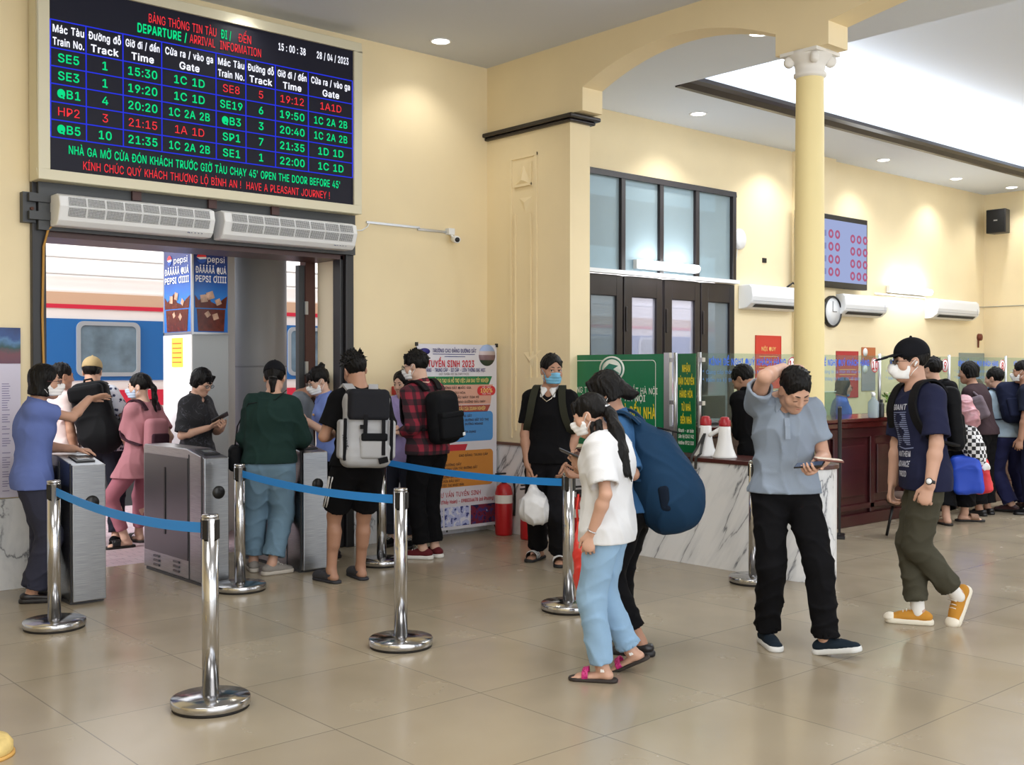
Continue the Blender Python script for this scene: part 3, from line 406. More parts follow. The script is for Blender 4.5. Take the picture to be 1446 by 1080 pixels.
    (7906,64,(32,57,32,62,51,61,52,70,59,70,58,58,54,55),(28,-1,21,1,15,5,10,11,7,18,5,26,6,39,8,47,13,53,18,58,25,61,32,62,39,61,46,58,51,53,56,47,58,39,59,26,57,18,54,11,49,5,43,1,36,-1),(37,7,44,11,49,17,51,27,51,38,48,46,42,52,35,55,27,54,20,50,15,44,13,34,13,23,16,15,22,9,29,7),(28,-15,28,-10,33,-8,37,-12,35,-17)),
    (7908,62,(24,0,16,3,10,10,7,18,7,61,15,61,15,17,19,10,26,7,36,7,43,10,47,17,47,61,55,61,55,18,52,10,46,3,38,0,35,-1),(27,-15,27,-10,32,-8,36,-12,34,-17)),
    (7910,62,(24,0,16,3,10,10,7,18,7,61,15,61,15,17,19,10,26,7,36,7,43,10,47,17,47,61,55,61,55,18,52,10,46,3,38,0,35,-1),(33,67,28,67,31,74,24,74,24,79,34,78,36,77,37,74)),
    (7914,62,(47,55,47,61,55,61,55,70,62,70,61,58,57,55),(24,0,16,3,10,10,7,18,7,61,15,61,15,17,19,10,26,7,36,7,43,10,47,17,47,61,55,61,55,18,52,10,46,3,38,0,35,-1),(28,67,20,79,28,79,34,67)),
    (7916,62,(47,55,47,61,55,61,55,70,62,70,61,58,57,55),(24,0,16,3,10,10,7,18,7,61,15,61,15,17,19,10,26,7,36,7,43,10,47,17,47,61,55,61,55,18,52,10,46,3,38,0,35,-1),(33,67,28,67,31,74,24,74,24,79,34,78,36,77,37,74)),
    (7917,52,(39,41,39,46,42,46,44,47,44,56,50,56,49,43,45,41),(16,0,9,5,6,14,6,46,14,46,14,13,18,8,27,6,33,10,36,18,36,46,43,46,43,0,36,0,36,11,33,4,27,0,24,0),(27,51,21,51,25,58,18,59,18,64,28,63,30,61,31,58)),
    (7918,62,(47,55,47,61,55,61,55,70,62,70,61,58,57,55),(24,0,16,3,10,10,7,18,7,61,15,61,15,17,19,10,26,7,36,7,43,10,47,17,47,61,55,61,55,18,52,10,46,3,38,0,35,-1),(33,70,26,72,24,69,19,69,21,75,24,78,29,77,36,74,38,78,43,78,41,71,38,69)),
    (7928,57,(24,0,24,25,2,61,11,61,27,35,30,28,27,28,34,41,46,61,55,61,32,25,32,0),(31,70,24,72,22,71,16,69,18,75,21,78,26,77,33,74,35,78,40,78,38,71,35,69)),
    (7929,47,(6,-17,7,-10,15,-10,18,-4,20,0,2,46,10,46,25,2,22,2,27,19,37,46,45,46,21,-13,14,-17),(26,54,19,57,17,56,11,54,13,60,17,62,21,62,28,59,30,62,35,62,33,56,30,54)),
    ):
    GLYPHS[chr(_g[0])] = (_g[1], [[(c[k], c[k+1]) for k in range(0, len(c), 2)] for c in _g[2:]])
def _sarea(p): return sum(p[i-1][0]*p[i][1]-p[i][0]*p[i-1][1] for i in range(len(p)))/2
def _inside(q, p):
    x, y = q; c = False
    for i in range(len(p)):
        (x0, y0), (x1, y1) = p[i-1], p[i]
        if (y0 > y) != (y1 > y) and x < (x1-x0)*(y-y0)/(y1-y0)+x0: c = not c
    return c
_GT = {}
def glyph_tris(ch, bold):
    """triangles of one letter; strokes grown outwards by bold"""
    from mathutils.geometry import tessellate_polygon
    if (ch, bold) in _GT: return _GT[ch, bold]
    adv, cs = GLYPHS[ch]; ps = []
    for p in cs:
        if bold:
            sg = 1; q = []
            for i in range(len(p)):
                a, b, c = p[i-1], p[i], p[(i+1) % len(p)]; t = Vector((c[0]-a[0], c[1]-a[1]))
                t = t.normalized() if t.length else t; q.append((b[0]+t.y*bold*SGN[0], b[1]-t.x*bold*SGN[0]))
            p = q
        ps.append(p)
    outs = [p for p in ps if _sarea(p)*SGN[0] > 0]; holes = [p for p in ps if _sarea(p)*SGN[0] <= 0]; V, F = [], []
    for o in outs:
        hs = [h for h in holes if _inside(h[0], o)]
        lst = [[Vector((x, y, 0)) for x, y in c] for c in [o]+hs]; b = len(V)
        for c in lst: V += [(v.x, v.y) for v in c]
        F += [tuple(b+i for i in t) for t in tessellate_polygon(lst)]
    _GT[ch, bold] = (V, F, adv); return V, F, adv
SGN = [1 if _sarea(GLYPHS['l'][1][0]) > 0 else -1]

class TX:
    """flat lettering: many strings gathered into one mesh"""
    def __init__(s): s.v = []; s.f = []
    def add(s, txt, o, x, up, width=None, height=None, align='CENTER', bold=0.0, shear=0.0, maxw=None):
        pen = 0.0; co = []; fs = []; bd = bold*72
        for ch in txt:
            if ch == ' ' or ch not in GLYPHS: pen += 32; continue
            V, F, adv = glyph_tris(ch, bd); b = len(co)
            co += [(vx+pen+shear*vy, vy) for vx, vy in V]; fs += [tuple(b+i for i in t) for t in F]; pen += adv+bd*1.2
        if not co: return s
        co = np.array(co); x0, x1 = co[:, 0].min(), co[:, 0].max(); CAPH = 62.0
        sy = (height / CAPH) if height else None; sx = width/(x1-x0) if width else None
        if sx is None: sx = sy
        if sy is None: sy = sx
        if maxw and sx*(x1-x0) > maxw: sx = maxw/(x1-x0)
        cx = (x0+x1)/2 if align == 'CENTER' else x0 if align == 'LEFT' else x1
        X = Vector(x); U = Vector(up); O = Vector(o); b = len(s.v)
        for p in co: s.v.append(tuple(O + X*((p[0]-cx)*sx) + U*((p[1]-CAPH/2)*sy)))
        s.f += [tuple(b+i for i in f) for f in fs]; return s
    def build(s, name, m, parent=None, target=None, dirn=None, off=0.003):
        me = bpy.data.meshes.new(name); me.from_pydata(s.v, [], s.f); me.update(); o = link_mesh(name, me, m, parent)
        if target is not None: drape(o, target, dirn, off)
        return o

# ------------------------------------------------------------------ the setting
GY = 8.4                                    # plane of the gate wall
struct(MB().box(-5, 17.8, -6, 8.8, -0.1, 0), 'floor', M_floor, 'beige polished tile floor')
struct(MB().box(-5, 34, 8.8, 12.6, -0.1, 0), 'ground', M_plat, 'pinkish paved platform beyond the gate')
m = MB()
m.box(-5, 2.76, GY, GY+0.4, 0, 4.6); m.box(5.42, 7.35, GY, GY+0.4, 0, 4.6); m.box(2.76, 5.42, GY, GY+0.4, 2.62, 4.6)
struct(m, 'wall_gate', M_cream, 'cream wall around the open gate')
m = MB()
m.box(7.35, 8.4, GY, GY+0.3, 0, 4.5); m.box(11.12, 17.8, GY, GY+0.3, 0, 4.5); m.box(8.4, 11.12, GY, GY+0.3, 3.79, 4.5)
m.box(12.36, 13.26, GY-0.09, GY, 0, 4.46)
struct(m, 'wall_back', M_cream, 'cream back wall of the ticket hall')
struct(MB().box(17.8, 18.1, -6, 8.7, 0, 4.5), 'wall_right', M_cream, 'cream end wall of the ticket hall')
struct(MB().box(-5.3, -5, -6, 8.8, 0, 4.7), 'wall_left', M_cream)
struct(MB().box(-5.3, 7.36, -6, GY+0.4, 4.6, 4.75), 'ceiling', M_white, 'white hall ceiling')
# ticket-hall ceiling: a soffit around a raised coffer
m = MB()
m.box(7.3, 8.6, -6, GY+0.3, 4.46, 4.58); m.box(8.6, 18.1, 7.25, GY+0.3, 4.46, 4.58); m.box(16.9, 18.1, -6, 7.25, 4.46, 4.58)
m.box(8.48, 8.6, -6, 7.25, 4.58, 5.0); m.box(8.6, 16.9, 7.25, 7.37, 4.58, 5.0); m.box(16.9, 17.02, -6, 7.25, 4.58, 5.0)
m.box(8.48, 17.02, -6, 7.37, 5.0, 5.1)
struct(m, 'ceiling_ticket_hall', mat('bright_ceiling_paint', '#dfe7f4', 0.8), 'white stepped ticket hall ceiling with lit recess')
m = MB(); m.prism([(7.25, 4.45), (7.25, 4.52), (7.17, 4.56), (7.10, 4.56), (7.10, 4.52), (7.16, 4.50), (7.19, 4.45)], 8.62, 16.88, 'x')
struct(m, 'trim_1', M_dark, 'dark cornice along the lit ceiling recess')

# stub wall with cornice, arched beam, column
struct(MB().box(7.1, 7.36, 7.22, GY, 0, 3.92), 'wall_stub', M_cream, 'cream wall end with raised plaster panel')
m = MB(); m.box(7.06, 7.4, 7.18, GY, 3.87, 3.9); m.box(7.03, 7.43, 7.14, GY, 3.9, 3.94)
struct(m, 'trim_2', M_dark, 'dark cornice on the wall end', bevel=0.012)
def arch_pts(ya, yb, zs, rise, n=24):
    c, h = (ya+yb)/2, (ya-yb)/2
    return [(c + h*math.cos(PI*i/n), zs + rise*(1-math.cos(PI*i/n)**2)) for i in range(n+1)]
out = [(GY, 3.95), (GY, 4.62)]
out += [(-3.0, 4.62), (-3.0, 4.05)]
a2 = arch_pts(4.52, -2.6, 4.16, 0.33)[::-1]; a1 = arch_pts(7.06, 4.98, 4.16, 0.232)[::-1]
out += [(-2.6, 4.05)] + a2 + [(4.52, 3.99), (4.98, 3.99)] + a1 + [(7.06, 3.95)]
n = len(out); mm = MB()
vs = [(7.1, y, z) for y, z in out] + [(7.36, y, z) for y, z in out]
mm.add(vs, [(i, (i+1) % n, n+(i+1) % n, n+i) for i in range(n)]); mm.add(vs, [tuple(range(n)), tuple(range(n, 2*n))[::-1]])
struct(mm, 'beam', M_cream, 'cream arched beam over the round column')
CX, CY = 7.23, 4.76
col = empty('column', (CX, CY, 0)); tag(col, 'round cream column with a white scrolled capital', kind='structure')
m = MB(); m.lathe([(0.115, 0), (0.115, 1.2), (0.111, 2.4), (0.104, 3.82), (0.104, 3.86)], n=40); m.build('shaft', M_column, col)
m = MB(); m.lathe([(0.104, 3.80), (0.122, 3.815), (0.122, 3.835), (0.108, 3.85), (0.115, 3.90), (0.15, 3.95), (0.165, 3.965), (0.165, 3.99), (0.1, 3.99)], n=40)
for k in range(4):
    a = PI/4 + k*PI/2; c, s_ = math.cos(a), math.sin(a)
    m.lathe([(0.0, -0.03), (0.03, -0.028), (0.042, -0.015), (0.042, 0.015), (0.03, 0.028), (0.0, 0.03)], (c*0.155, s_*0.155, 3.925), 18, R=Matrix.Rotation(a, 3, 'Z') @ Matrix.Rotation(PI/2, 3, 'X'))
m.box(-0.16, 0.16, -0.16, 0.16, 3.965, 3.99)
m.build('capital', mat('white_plaster', '#eceae6', 0.6), col)

# raised plaster decoration on the stub wall (faces -X)
m = MB()
for y0, y1, z0, z1 in ((7.66, 7.70, 0.93, 3.66), (8.02, 8.05, 0.93, 3.66), (7.66, 8.05, 3.63, 3.66), (7.74, 7.76, 3.36, 3.58), (7.96, 7.98, 1.0, 3.1), (7.74, 7.76, 1.0, 3.1)):
    m.box(7.088-0.001*len(m.f)/6, 7.1, y0, y1, z0, z1)
m.add([(7.1, 7.98, 3.38), (7.1, 7.75, 3.37), (7.1, 7.86, 3.56), (7.07, 7.86, 3.42)], [(0, 1, 3), (1, 2, 3), (2, 0, 3)])
m.box(7.075, 7.1, 7.74, 7.985, 3.355, 3.38)
m.add([(7.1, 7.92, 3.25), (7.1, 7.74, 3.25), (7.1, 7.83, 3.10), (7.08, 7.83, 3.2)], [(0, 1, 3), (1, 2, 3), (2, 0, 3)])
m.add([(7.1, 7.60, 1.78), (7.1, 7.86, 1.76), (7.1, 7.74, 1.60), (7.07, 7.74, 1.68)], [(0, 1, 3), (1, 2, 3), (2, 0, 3)])
m.box(7.085, 7.1, 7.52, 7.86, 1.30, 1.52)
struct(m, 'trim_3', M_cream, 'raised plaster panel on the wall end')
# marble wainscot
m = MB(); m.box(5.5, 7.1, GY-0.03, GY, 0, 0.86); m.box(7.07, 7.1, 7.2, GY, 0, 0.86); m.box(-5, 2.72, GY-0.03, GY, 0, 0.66)
struct(m, 'baseboard_gate', M_marble, 'grey veined marble skirting along the gate wall')
m = MB(); m.box(5.5, 7.1, GY-0.05, GY, 0.86, 0.885); m.box(7.05, 7.1, 7.2, GY, 0.86, 0.885)
struct(m, 'trim_4', mat('brown_cap_strip', '#6b4a3c', 0.5), 'thin brown cap along the marble skirting')

# ------------------------------------------------------------------ gate opening: trim, lintel, reveal, door leaf
m = MB(); m.box(2.70, 2.80, GY-0.05, GY+0.12, 0, 3.02)
m.box(5.36, 5.40, GY-0.02, GY+0.1, 0, 2.62); m.box(5.40, 5.48, GY-0.06, GY+0.1, 0, 2.95)
struct(m, 'trim_gate', mat('near_black_paint', '#1b1a1c', 0.4), 'near-black posts of the gate frame', bevel=0.006)
struct(MB().box(5.385, 5.42, GY+0.1, GY+0.40, 0, 2.62), 'trim_5', M_creamlt, 'pale reveal inside the gate')
m = MB(); m.box(2.76, 5.44, GY-0.02, GY+0.42, 2.58, 2.64)
struct(m, 'trim_lintel', M_brown, 'dark brown lintel under the steel panel')
m = MB(); m.box(2.73, 5.47, GY-0.10, GY-0.02, 2.62, 3.06)
for x in (3.42, 4.05, 4.62): m.box(x, x+0.07, GY-0.13, GY-0.1, 2.9, 3.06, 1)
struct(m, 'trim_6', [M_steelgrey, M_brown], 'grey steel panel behind the air curtains')
m = MB(); m.box(5.26, 5.36, GY+0.40, GY+0.50, 0, 2.60); m.box(5.20, 5.27, GY+0.42, GY+0.48, 0, 2.55, 1)
for z in (1.55, 2.1): m.box(5.25, 5.28, GY+0.39, GY+0.41, z, z+0.12, 2)
d1 = tag(m.build('door_1', [M_brown, M_steelgrey, M_alu]), 'brown door jamb with a folded steel leaf', kind='structure')

# ------------------------------------------------------------------ window and doors of the back wall
win = empty('window_1', (8.4, GY, 2.68)); tag(win, 'dark framed window with four frosted panes', kind='structure')
W0, W1 = 0.0, 2.70
m = MB(); m.box(W0, W1, -0.05, 0.06, 1.05, 1.11); m.box(W0, 0.07, -0.05, 0.06, 0, 1.05); m.box(W1-0.07, W1, -0.05, 0.06, 0, 1.05)
for x in (0.66, 1.31, 1.96): m.box(x-0.035, x+0.035, -0.04, 0.05, 0.0, 1.05)
m.build('window_frame', M_dark, win, bevel=0.006)
M_frost = glass('frosted_glass', '#9fb4bd', 0.55, '#b9cdd4', 0.25)
for a, b in ((0.07, 0.625), (0.695, 1.275), (1.345, 1.925), (1.995, 2.63)):
    MB().box(a, b, 0.0, 0.012, 0.02, 1.05).build('pane', M_frost, win)
m = MB(); m.box(8.36, 11.14, GY-0.07, GY-0.0, 2.655, 2.70)
struct(m, 'trim_7', M_whitep, 'white ledge between the window and the doors')
dr = empty('door_2', (8.4, GY, 0)); tag(dr, 'dark wood folding doors with four glass leaves', kind='structure')
M_dglass = glass('door_glass', '#e6e9f2', 0.30, '#e6e4f0', 0.02)  # white veil put into the glass to wash out the bright view
M_dgrey = glass('dull_door_glass', '#c4cdd2', 0.45, '#9aa6ae', 0.08)
for i, (a, b) in enumerate(((0.02, 0.66), (0.68, 1.33), (1.37, 2.02), (2.04, 2.69))):
    m = MB(); g0, g1 = a+0.13, b-0.10
    m.box(a, g0, -0.03, 0.03, 0, 2.64); m.box(g1, b, -0.03, 0.03, 0, 2.64); m.box(g0, g1, -0.03, 0.03, 2.41, 2.64); m.box(g0, g1, -0.03, 0.03, 0, 0.75)
    m.box(a+0.02, a+0.045, -0.045, -0.03, 2.02, 2.30); m.box(a+0.02, a+0.045, -0.045, -0.03, 1.35, 1.62)
    lf = m.build('door_leaf', M_dark, dr, bevel=0.008)
    MB().box(g0, g1, 0.0, 0.008, 0.75, 2.41).build('door_pane', M_dglass if i in (1, 2) else M_dgrey, lf)

# ------------------------------------------------------------------ ceiling lamps
M_lens = emis('lamp_lens', '#fffdf6', 9.0)
def downlight(x, y, z, label, power):
    r = empty('downlight', (x, y, z)); tag(r, label, 'ceiling light', 'round recessed ceiling downlights')
    MB().lathe([(0.075, -0.004), (0.095, -0.010), (0.1, 0.0)], n=28, ring=True).build('trim_ring', M_whitep, r)
    MB().lathe([(0.0, -0.014), (0.05, -0.013), (0.076, -0.006)], n=28).build('lens', M_lens, r)
    spot('downlight_lamp', (x, y, z-0.06), power, 125, 0.8, rad=0.06)
for x, y, z, lb, p in ((6.19, 7.98, 4.6, 'round downlight in the hall ceiling by the top right corner of the departure board', 22),
                       (4.31, 8.0, 4.6, 'round downlight above the departure board, cut by the top edge', 20),
                       (7.79, 5.63, 4.46, 'round downlight seen under the arch beside the column', 40),
                       (9.73, 7.85, 4.46, 'round downlight above the frosted window', 50),
                       (11.75, 7.9, 4.46, 'round downlight hidden by the column', 60),
                       (13.77, 7.9, 4.46, 'round downlight just right of the column above the wall screen', 45),
                       (15.94, 7.95, 4.46, 'round downlight in the middle of the three right of the column', 45),
                       (17.35, 7.75, 4.46, 'round downlight above the black wall loudspeaker', 35)):
    if 'hidden' in lb: spot('downlight_lamp', (x, y, z-0.06), p, 125, 0.8); continue
    downlight(x, y, z, lb, p)
sd = empty('smoke_detector', (8.3, 5.36, 4.46)); tag(sd, 'small white smoke detector on the ceiling right of the capital', 'smoke detector')
MB().lathe([(0.05, 0), (0.055, -0.02), (0.035, -0.035), (0.03, -0.05), (0.0, -0.052)], n=24).build('housing', M_whitep, sd)
MB().lathe([(0.056, -0.001), (0.062, -0.006), (0.062, -0.012), (0.056, -0.013)], n=24, ring=True).build('base_ring', M_alu, sd)

# two fluorescent wall lamps
M_tube = emis('tube_glow', '#f4faff', 9.0)
for x0, x1, z, lb in ((9.25, 10.30, 2.785, 'long lit tube lamp on the ledge under the frosted window'), (14.72, 15.86, 2.765, 'long lit tube lamp between the two right air conditioners')):
    r = empty('tube_lamp', ((x0+x1)/2, GY-0.1, z)); tag(r, lb, 'wall lamp', 'fluorescent wall lamps'); L = (x1-x0)/2
    MB().box(-L, L, 0.03, 0.09, -0.05, 0.05).build('lamp_body', M_whitep, r)
    t = MB().lathe([(0.0, -L+0.01), (0.045, -L+0.02), (0.045, L-0.02), (0.0, L-0.01)], axis='x', n=16).build('lamp_tube', M_tube, r)
    for t_ in (-0.5, 0.5):
        ld = bpy.data.lights.new('tube_light', 'POINT'); ld.energy = 8; ld.color = (0.95, 0.98, 1.0); ld.shadow_soft_size = 0.06
        lo_ = bpy.data.objects.new('tube_light', ld); lo_.location = ((x0+x1)/2+t_*L, GY-0.24, z+0.02); COL.objects.link(lo_)

# ------------------------------------------------------------------ departure board
bd = empty('departure_board', (4.075, 8.2, 3.72)); tag(bd, 'black LED departure and arrival board hung above the gate', 'departure board')
def L(x, z, y=8.2): return (x-4.075, y-8.2, z-3.72)
m = MB(); m.box(2.69-4.075, 5.46-4.075, 0.005, 0.18, 2.97-3.72, 4.48-3.72); m.build('case', mat('board_case_paint', '#d9d2b8', 0.5), bd, bevel=0.01)
m = MB()
for x0, x1, z0, z1 in ((2.69, 5.46, 2.97, 3.045), (2.69, 5.46, 4.40, 4.48), (2.69, 2.775, 3.045, 4.40), (5.38, 5.46, 3.045, 4.40)):
    m.box(x0-4.075, x1-4.075, -0.025, 0.006, z0-3.72, z1-3.72)
m.build('frame', mat('board_frame_paint', '#ddd7be', 0.45), bd, bevel=0.006)
MB().box(2.775-4.075, 5.38-4.075, -0.004, 0.006, 3.045-3.72, 4.40-3.72).build('screen', mat('led_panel_black', '#0f0f17', 0.5, emit='#0d0e1c', estr=0.8, spec=0.25), bd)
M_lb = emis('led_blue', '#2e3cf0', 0.9); M_lr = emis('led_red', '#ff3d44', 1.0); M_lg = emis('led_green', '#12e38c', 1.0); M_lw = emis('led_white', '#f2f4ff', 1.2)
cols = [2.784, 3.041, 3.319, 3.624, 4.078, 4.341, 4.612, 4.927, 5.372]; rows = [4.136, 3.933, 3.802, 3.674, 3.543, 3.413, 3.286]
m = MB()
for x in cols: m.box(x-0.004-4.075, x+0.004-4.075, -0.007, -0.004, rows[-1]-3.72, rows[0]-3.72)
for z in rows: m.box(cols[0]-4.075, cols[-1]-4.075, -0.007, -0.004, z-0.004-3.72, z+0.004-3.72)
m.build('table_lines', M_lb, bd)
X_, U_ = (1, 0, 0), (0, 0, 1)
tr, tg, tw = TX(), TX(), TX(); Y8 = 8.19
tr.add('BẢNG THÔNG TIN TÀU', L(3.80, 4.298, Y8), X_, U_, width=0.56, height=0.068)
tg.add('ĐI /', L(4.165, 4.298, Y8), X_, U_, width=0.09, height=0.068, bold=0.03); tr.add('ĐẾN', L(4.33, 4.298, Y8), X_, U_, width=0.115, height=0.068)
tg.add('DEPARTURE /', L(3.63, 4.208, Y8), X_, U_, width=0.40, height=0.068, bold=0.04); tr.add('ARRIVAL  INFORMATION', L(4.165, 4.208, Y8), X_, U_, width=0.625, height=0.068)
tw.add('15 : 00 : 38', L(4.77, 4.298, Y8), X_, U_, width=0.26, height=0.058, bold=0.03); tw.add('28 / 04 / 2023', L(5.17, 4.298, Y8), X_, U_, width=0.32, height=0.058, bold=0.03)
heads = [('Mác Tàu', 'Train No.'), ('Đường đỗ', 'Track'), ('Giờ đi / đến', 'Time'), ('Cửa ra / vào ga', 'Gate')]
for k in range(8):
    c = (cols[k]+cols[k+1])/2; wd = cols[k+1]-cols[k]; a, b = heads[k % 4]
    tw.add(a, L(c, 4.075, Y8), X_, U_, height=0.055, maxw=wd*0.88, bold=0.035); tw.add(b, L(c, 3.982, Y8), X_, U_, height=0.055, maxw=wd*0.88, bold=0.035)
table = [[('SE5', '1', '15:30', '1C 1D', 0), ('SE3', '1', '19:20', '1C 1D', 0), ('QB1', '4', '20:20', '1C 2A 2B', 0), ('HP2', '3', '21:15', '1A 1D', 1), ('QB5', '10', '21:35', '1C 2A 2B', 0)],
         [('SE8', '5', '19:12', '1A1D', 1), ('SE19', '6', '19:50', '1C 2A 2B', 0), ('QB3', '3', '20:40', '1C 2A 2B', 0), ('SP1', '7', '21:35', '1D 1D', 0), ('SE1', '1', '22:00', '1C 1D', 0)]]
for side in (0, 1):
    for ri, row in enumerate(table[side]):
        zc = (rows[ri+1]+rows[ri+2])/2
        for k in range(4):
            c = (cols[side*4+k]+cols[side*4+k+1])/2
            (tr if row[4] else tg).add(row[k], L(c, zc, Y8), X_, U_, height=0.062, maxw=(cols[side*4+k+1]-cols[side*4+k])*0.75, bold=0.0 if row[4] else 0.022)
tg.add("NHÀ GA MỞ CỬA ĐÓN KHÁCH TRƯỚC GIỜ TÀU CHẠY 45' OPEN THE DOOR BEFORE 45'", L(4.075, 3.208, Y8), X_, U_, width=2.33, height=0.062, bold=0.022)
tr.add('KÍNH CHÚC QUÝ KHÁCH THƯỢNG LỘ BÌNH AN !  HAVE A PLEASANT JOURNEY !', L(4.075, 3.105, Y8), X_, U_, width=2.12, height=0.062)
tag(tr.build('red_lettering', M_lr, bd), 'red LED lettering'); tag(tg.build('green_lettering', M_lg, bd), 'green LED lettering'); tag(tw.build('white_lettering', M_lw, bd), 'white LED lettering')

# ------------------------------------------------------------------ two air curtains and their bracket
def air_curtain(x0, x1, lb):
    r = empty('air_curtain', ((x0+x1)/2, GY-0.1, 2.76)); tag(r, lb, 'air curtain', 'white air curtains over the gate'); h = (x1-x0)/2
    prof = [(0, -0.115), (0, 0.115), (-0.13, 0.115), (-0.19, 0.095), (-0.21, 0.02), (-0.17, -0.08), (-0.13, -0.115)]
    MB().prism(prof, -h, h, 'x').build('housing', M_whitep, r, bevel=0.01)
    g = MB(); n = 8; gm = MB()
    for row in (0, 1):
        a, b = ((-0.193, 0.088), (-0.209, 0.026)) if row == 0 else ((-0.209, 0.012), (-0.184, -0.05))
        for k in range(n):
            xa = -h+0.06+(2*h-0.1)*k/n+0.007; xb = -h+0.06+(2*h-0.1)*(k+1)/n-0.007
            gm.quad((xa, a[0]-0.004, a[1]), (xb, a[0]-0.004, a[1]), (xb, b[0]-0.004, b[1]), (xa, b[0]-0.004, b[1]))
            for j in range(12):
                t = (j+0.5)/12; xm = xa+(xb-xa)*t
                g.quad((xm-0.0012, a[0]-0.007, a[1]), (xm+0.0012, a[0]-0.007, a[1]), (xm+0.0012, b[0]-0.007, b[1]), (xm-0.0012, b[0]-0.007, b[1]))
            for j in range(6):
                t = (j+0.5)/6; ya, za = a[0]+(b[0]-a[0])*t-0.008, a[1]+(b[1]-a[1])*t
                g.box(xa, xb, ya, ya+0.003, za-0.001, za+0.001)
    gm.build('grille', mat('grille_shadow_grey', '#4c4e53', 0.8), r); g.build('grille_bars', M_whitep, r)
    t = TX(); t.add('||||', (h-0.14, -0.165, -0.085), (1, 0, 0), (0, 0.6, 0.8), width=0.09, height=0.012); t.add('%', (h-0.21, -0.165, -0.085), (1, 0, 0), (0, 0.6, 0.8), height=0.022, bold=0.04)
    t.build('maker_mark', mat('navy_print', '#1b3a78', 0.5), r); return r
air_curtain(2.81, 4.02, 'long white air curtain over the left half of the gate'); air_curtain(4.10, 5.36, 'long white air curtain over the right half of the gate')
r = empty('bracket', (2.72, GY-0.1, 2.79)); tag(r, 'rusty steel bracket left of the air curtains', 'bracket')
m = MB(); m.box(-0.09, 0.0, 0.03, 0.1, -0.12, 0.1); m.box(-0.06, 0.2, -0.02, 0.03, 0.03, 0.09); m.box(-0.06, 0.2, -0.02, 0.03, -0.10, -0.04); m.build('plate', M_steelgrey, r)
m = MB()
for z in (0.06, -0.07, -0.02):
    m.lathe([(0.0, -0.02), (0.012, -0.02), (0.012, 0.0)], (-0.03, 0.01, z), 10, R=Matrix.Rotation(PI/2, 3, 'X'))
m.build('bolts', mat('rusty_iron', '#5a3a30', 0.8), r)
tag(MB().tube([(2.86, GY-0.11, 2.7), (2.80, GY-0.09, 2.62), (2.775, GY-0.07, 2.5), (2.765, GY-0.065, 2.0), (2.775, GY-0.062, 1.5), (2.768, GY-0.06, 1.0), (2.77, GY-0.06, 0.2)], 0.009).build('cable', mat('ochre_cable', '#b8893f', 0.6)), 'ochre cable running down the left post of the gate', 'cable')

# CCTV camera on a wall conduit
cc = empty('security_camera', (6.60, GY, 2.93)); tag(cc, 'small white bullet security camera on the wall right of the gate', 'security camera')
m = MB(); m.box(-0.95, -0.35, -0.018, -0.002, 0.0, 0.02); m.box(-0.37, 0.03, -0.018, -0.002, -0.016, 0.006); m.build('conduit', M_alu, cc)
m = MB(); m.box(-0.03, 0.04, -0.06, 0, -0.03, 0.03); m.tube([(0, -0.03, -0.02), (0.0, -0.09, -0.06)], 0.012); m.build('mount', M_whitep, cc)
m = MB(); R_ = Matrix.Rotation(math.radians(-25), 3, 'Z') @ Matrix.Rotation(math.radians(100), 3, 'X')
m.lathe([(0.0, -0.07), (0.03, -0.07), (0.035, -0.06), (0.035, 0.06), (0.03, 0.07), (0.0, 0.07)], (0.01, -0.11, -0.08), 20, R=R_); m.build('camera_body', M_whitep, cc)
m = MB(); m.lathe([(0.0, 0.0), (0.024, 0.0), (0.022, 0.006), (0.0, 0.008)], tuple(Vector((0.01, -0.11, -0.08)) + R_ @ Vector((0, 0, 0.07))), 18, R=R_); m.build('lens', M_blackp, cc)
tag(MB().tube([(5.48, GY-0.012, 2.85), (5.6, GY-0.012, 2.86), (5.66, GY-0.012, 2.9), (5.68, GY-0.012, 2.935)], 0.006).build('cable', M_whitep), 'short white cable from the gate post to the camera conduit', 'cable')
tag(MB().box(5.93, 6.03, GY-0.05, GY, 1.36, 1.44).build('alarm_box', mat('alarm_red', '#c0302c', 0.4), bevel=0.008), 'small red alarm box on the wall behind the grey rucksack', 'alarm')

# ------------------------------------------------------------------ back wall fittings
def wall_ac(x0, x1, z, lb, bright=False):
    r = empty('air_conditioner', ((x0+x1)/2, GY, z)); tag(r, lb, 'air conditioner', 'white wall air conditioners'); h = (x1-x0)/2
    prof = [(0, -0.15), (0, 0.15), (-0.17, 0.15), (-0.21, 0.12), (-0.225, 0.0), (-0.20, -0.08), (-0.13, -0.135), (-0.06, -0.15)]
    MB().prism(prof, -h, h, 'x').build('housing', M_whitep, r, bevel=0.012)
    m = MB(); m.add([(-h+0.09, -0.196, -0.092), (h-0.09, -0.196, -0.092), (h-0.09, -0.150, -0.127), (-h+0.09, -0.150, -0.127)], [(0, 1, 2, 3)]); m.build('air_outlet', mat('outlet_shadow', '#2d3034', 0.6), r)
    MB().box(-h+0.01, h-0.01, -0.2275, -0.2225, -0.055, -0.05).build('seam', mat('seam_grey', '#9fa3a8', 0.5), r)
    t = TX(); t.add('|', (h-0.1, -0.231, -0.02), X_, U_, height=0.06); t.build('logo', mat('navy_print', '#1b3a78', 0.5), r); return r
wall_ac(11.2, 12.3, 2.5, 'white air conditioner left of the column, right of the doors'); wall_ac(13.3, 14.4, 2.48, 'white air conditioner right of the column under the wall screen'); wall_ac(15.85, 17.2, 2.52, 'white air conditioner right of the lit tube lamp')
tv = empty('wall_screen', (13.1, GY-0.09, 3.18)); tag(tv, 'large wall television behind the column showing a pale blue slide', 'television')
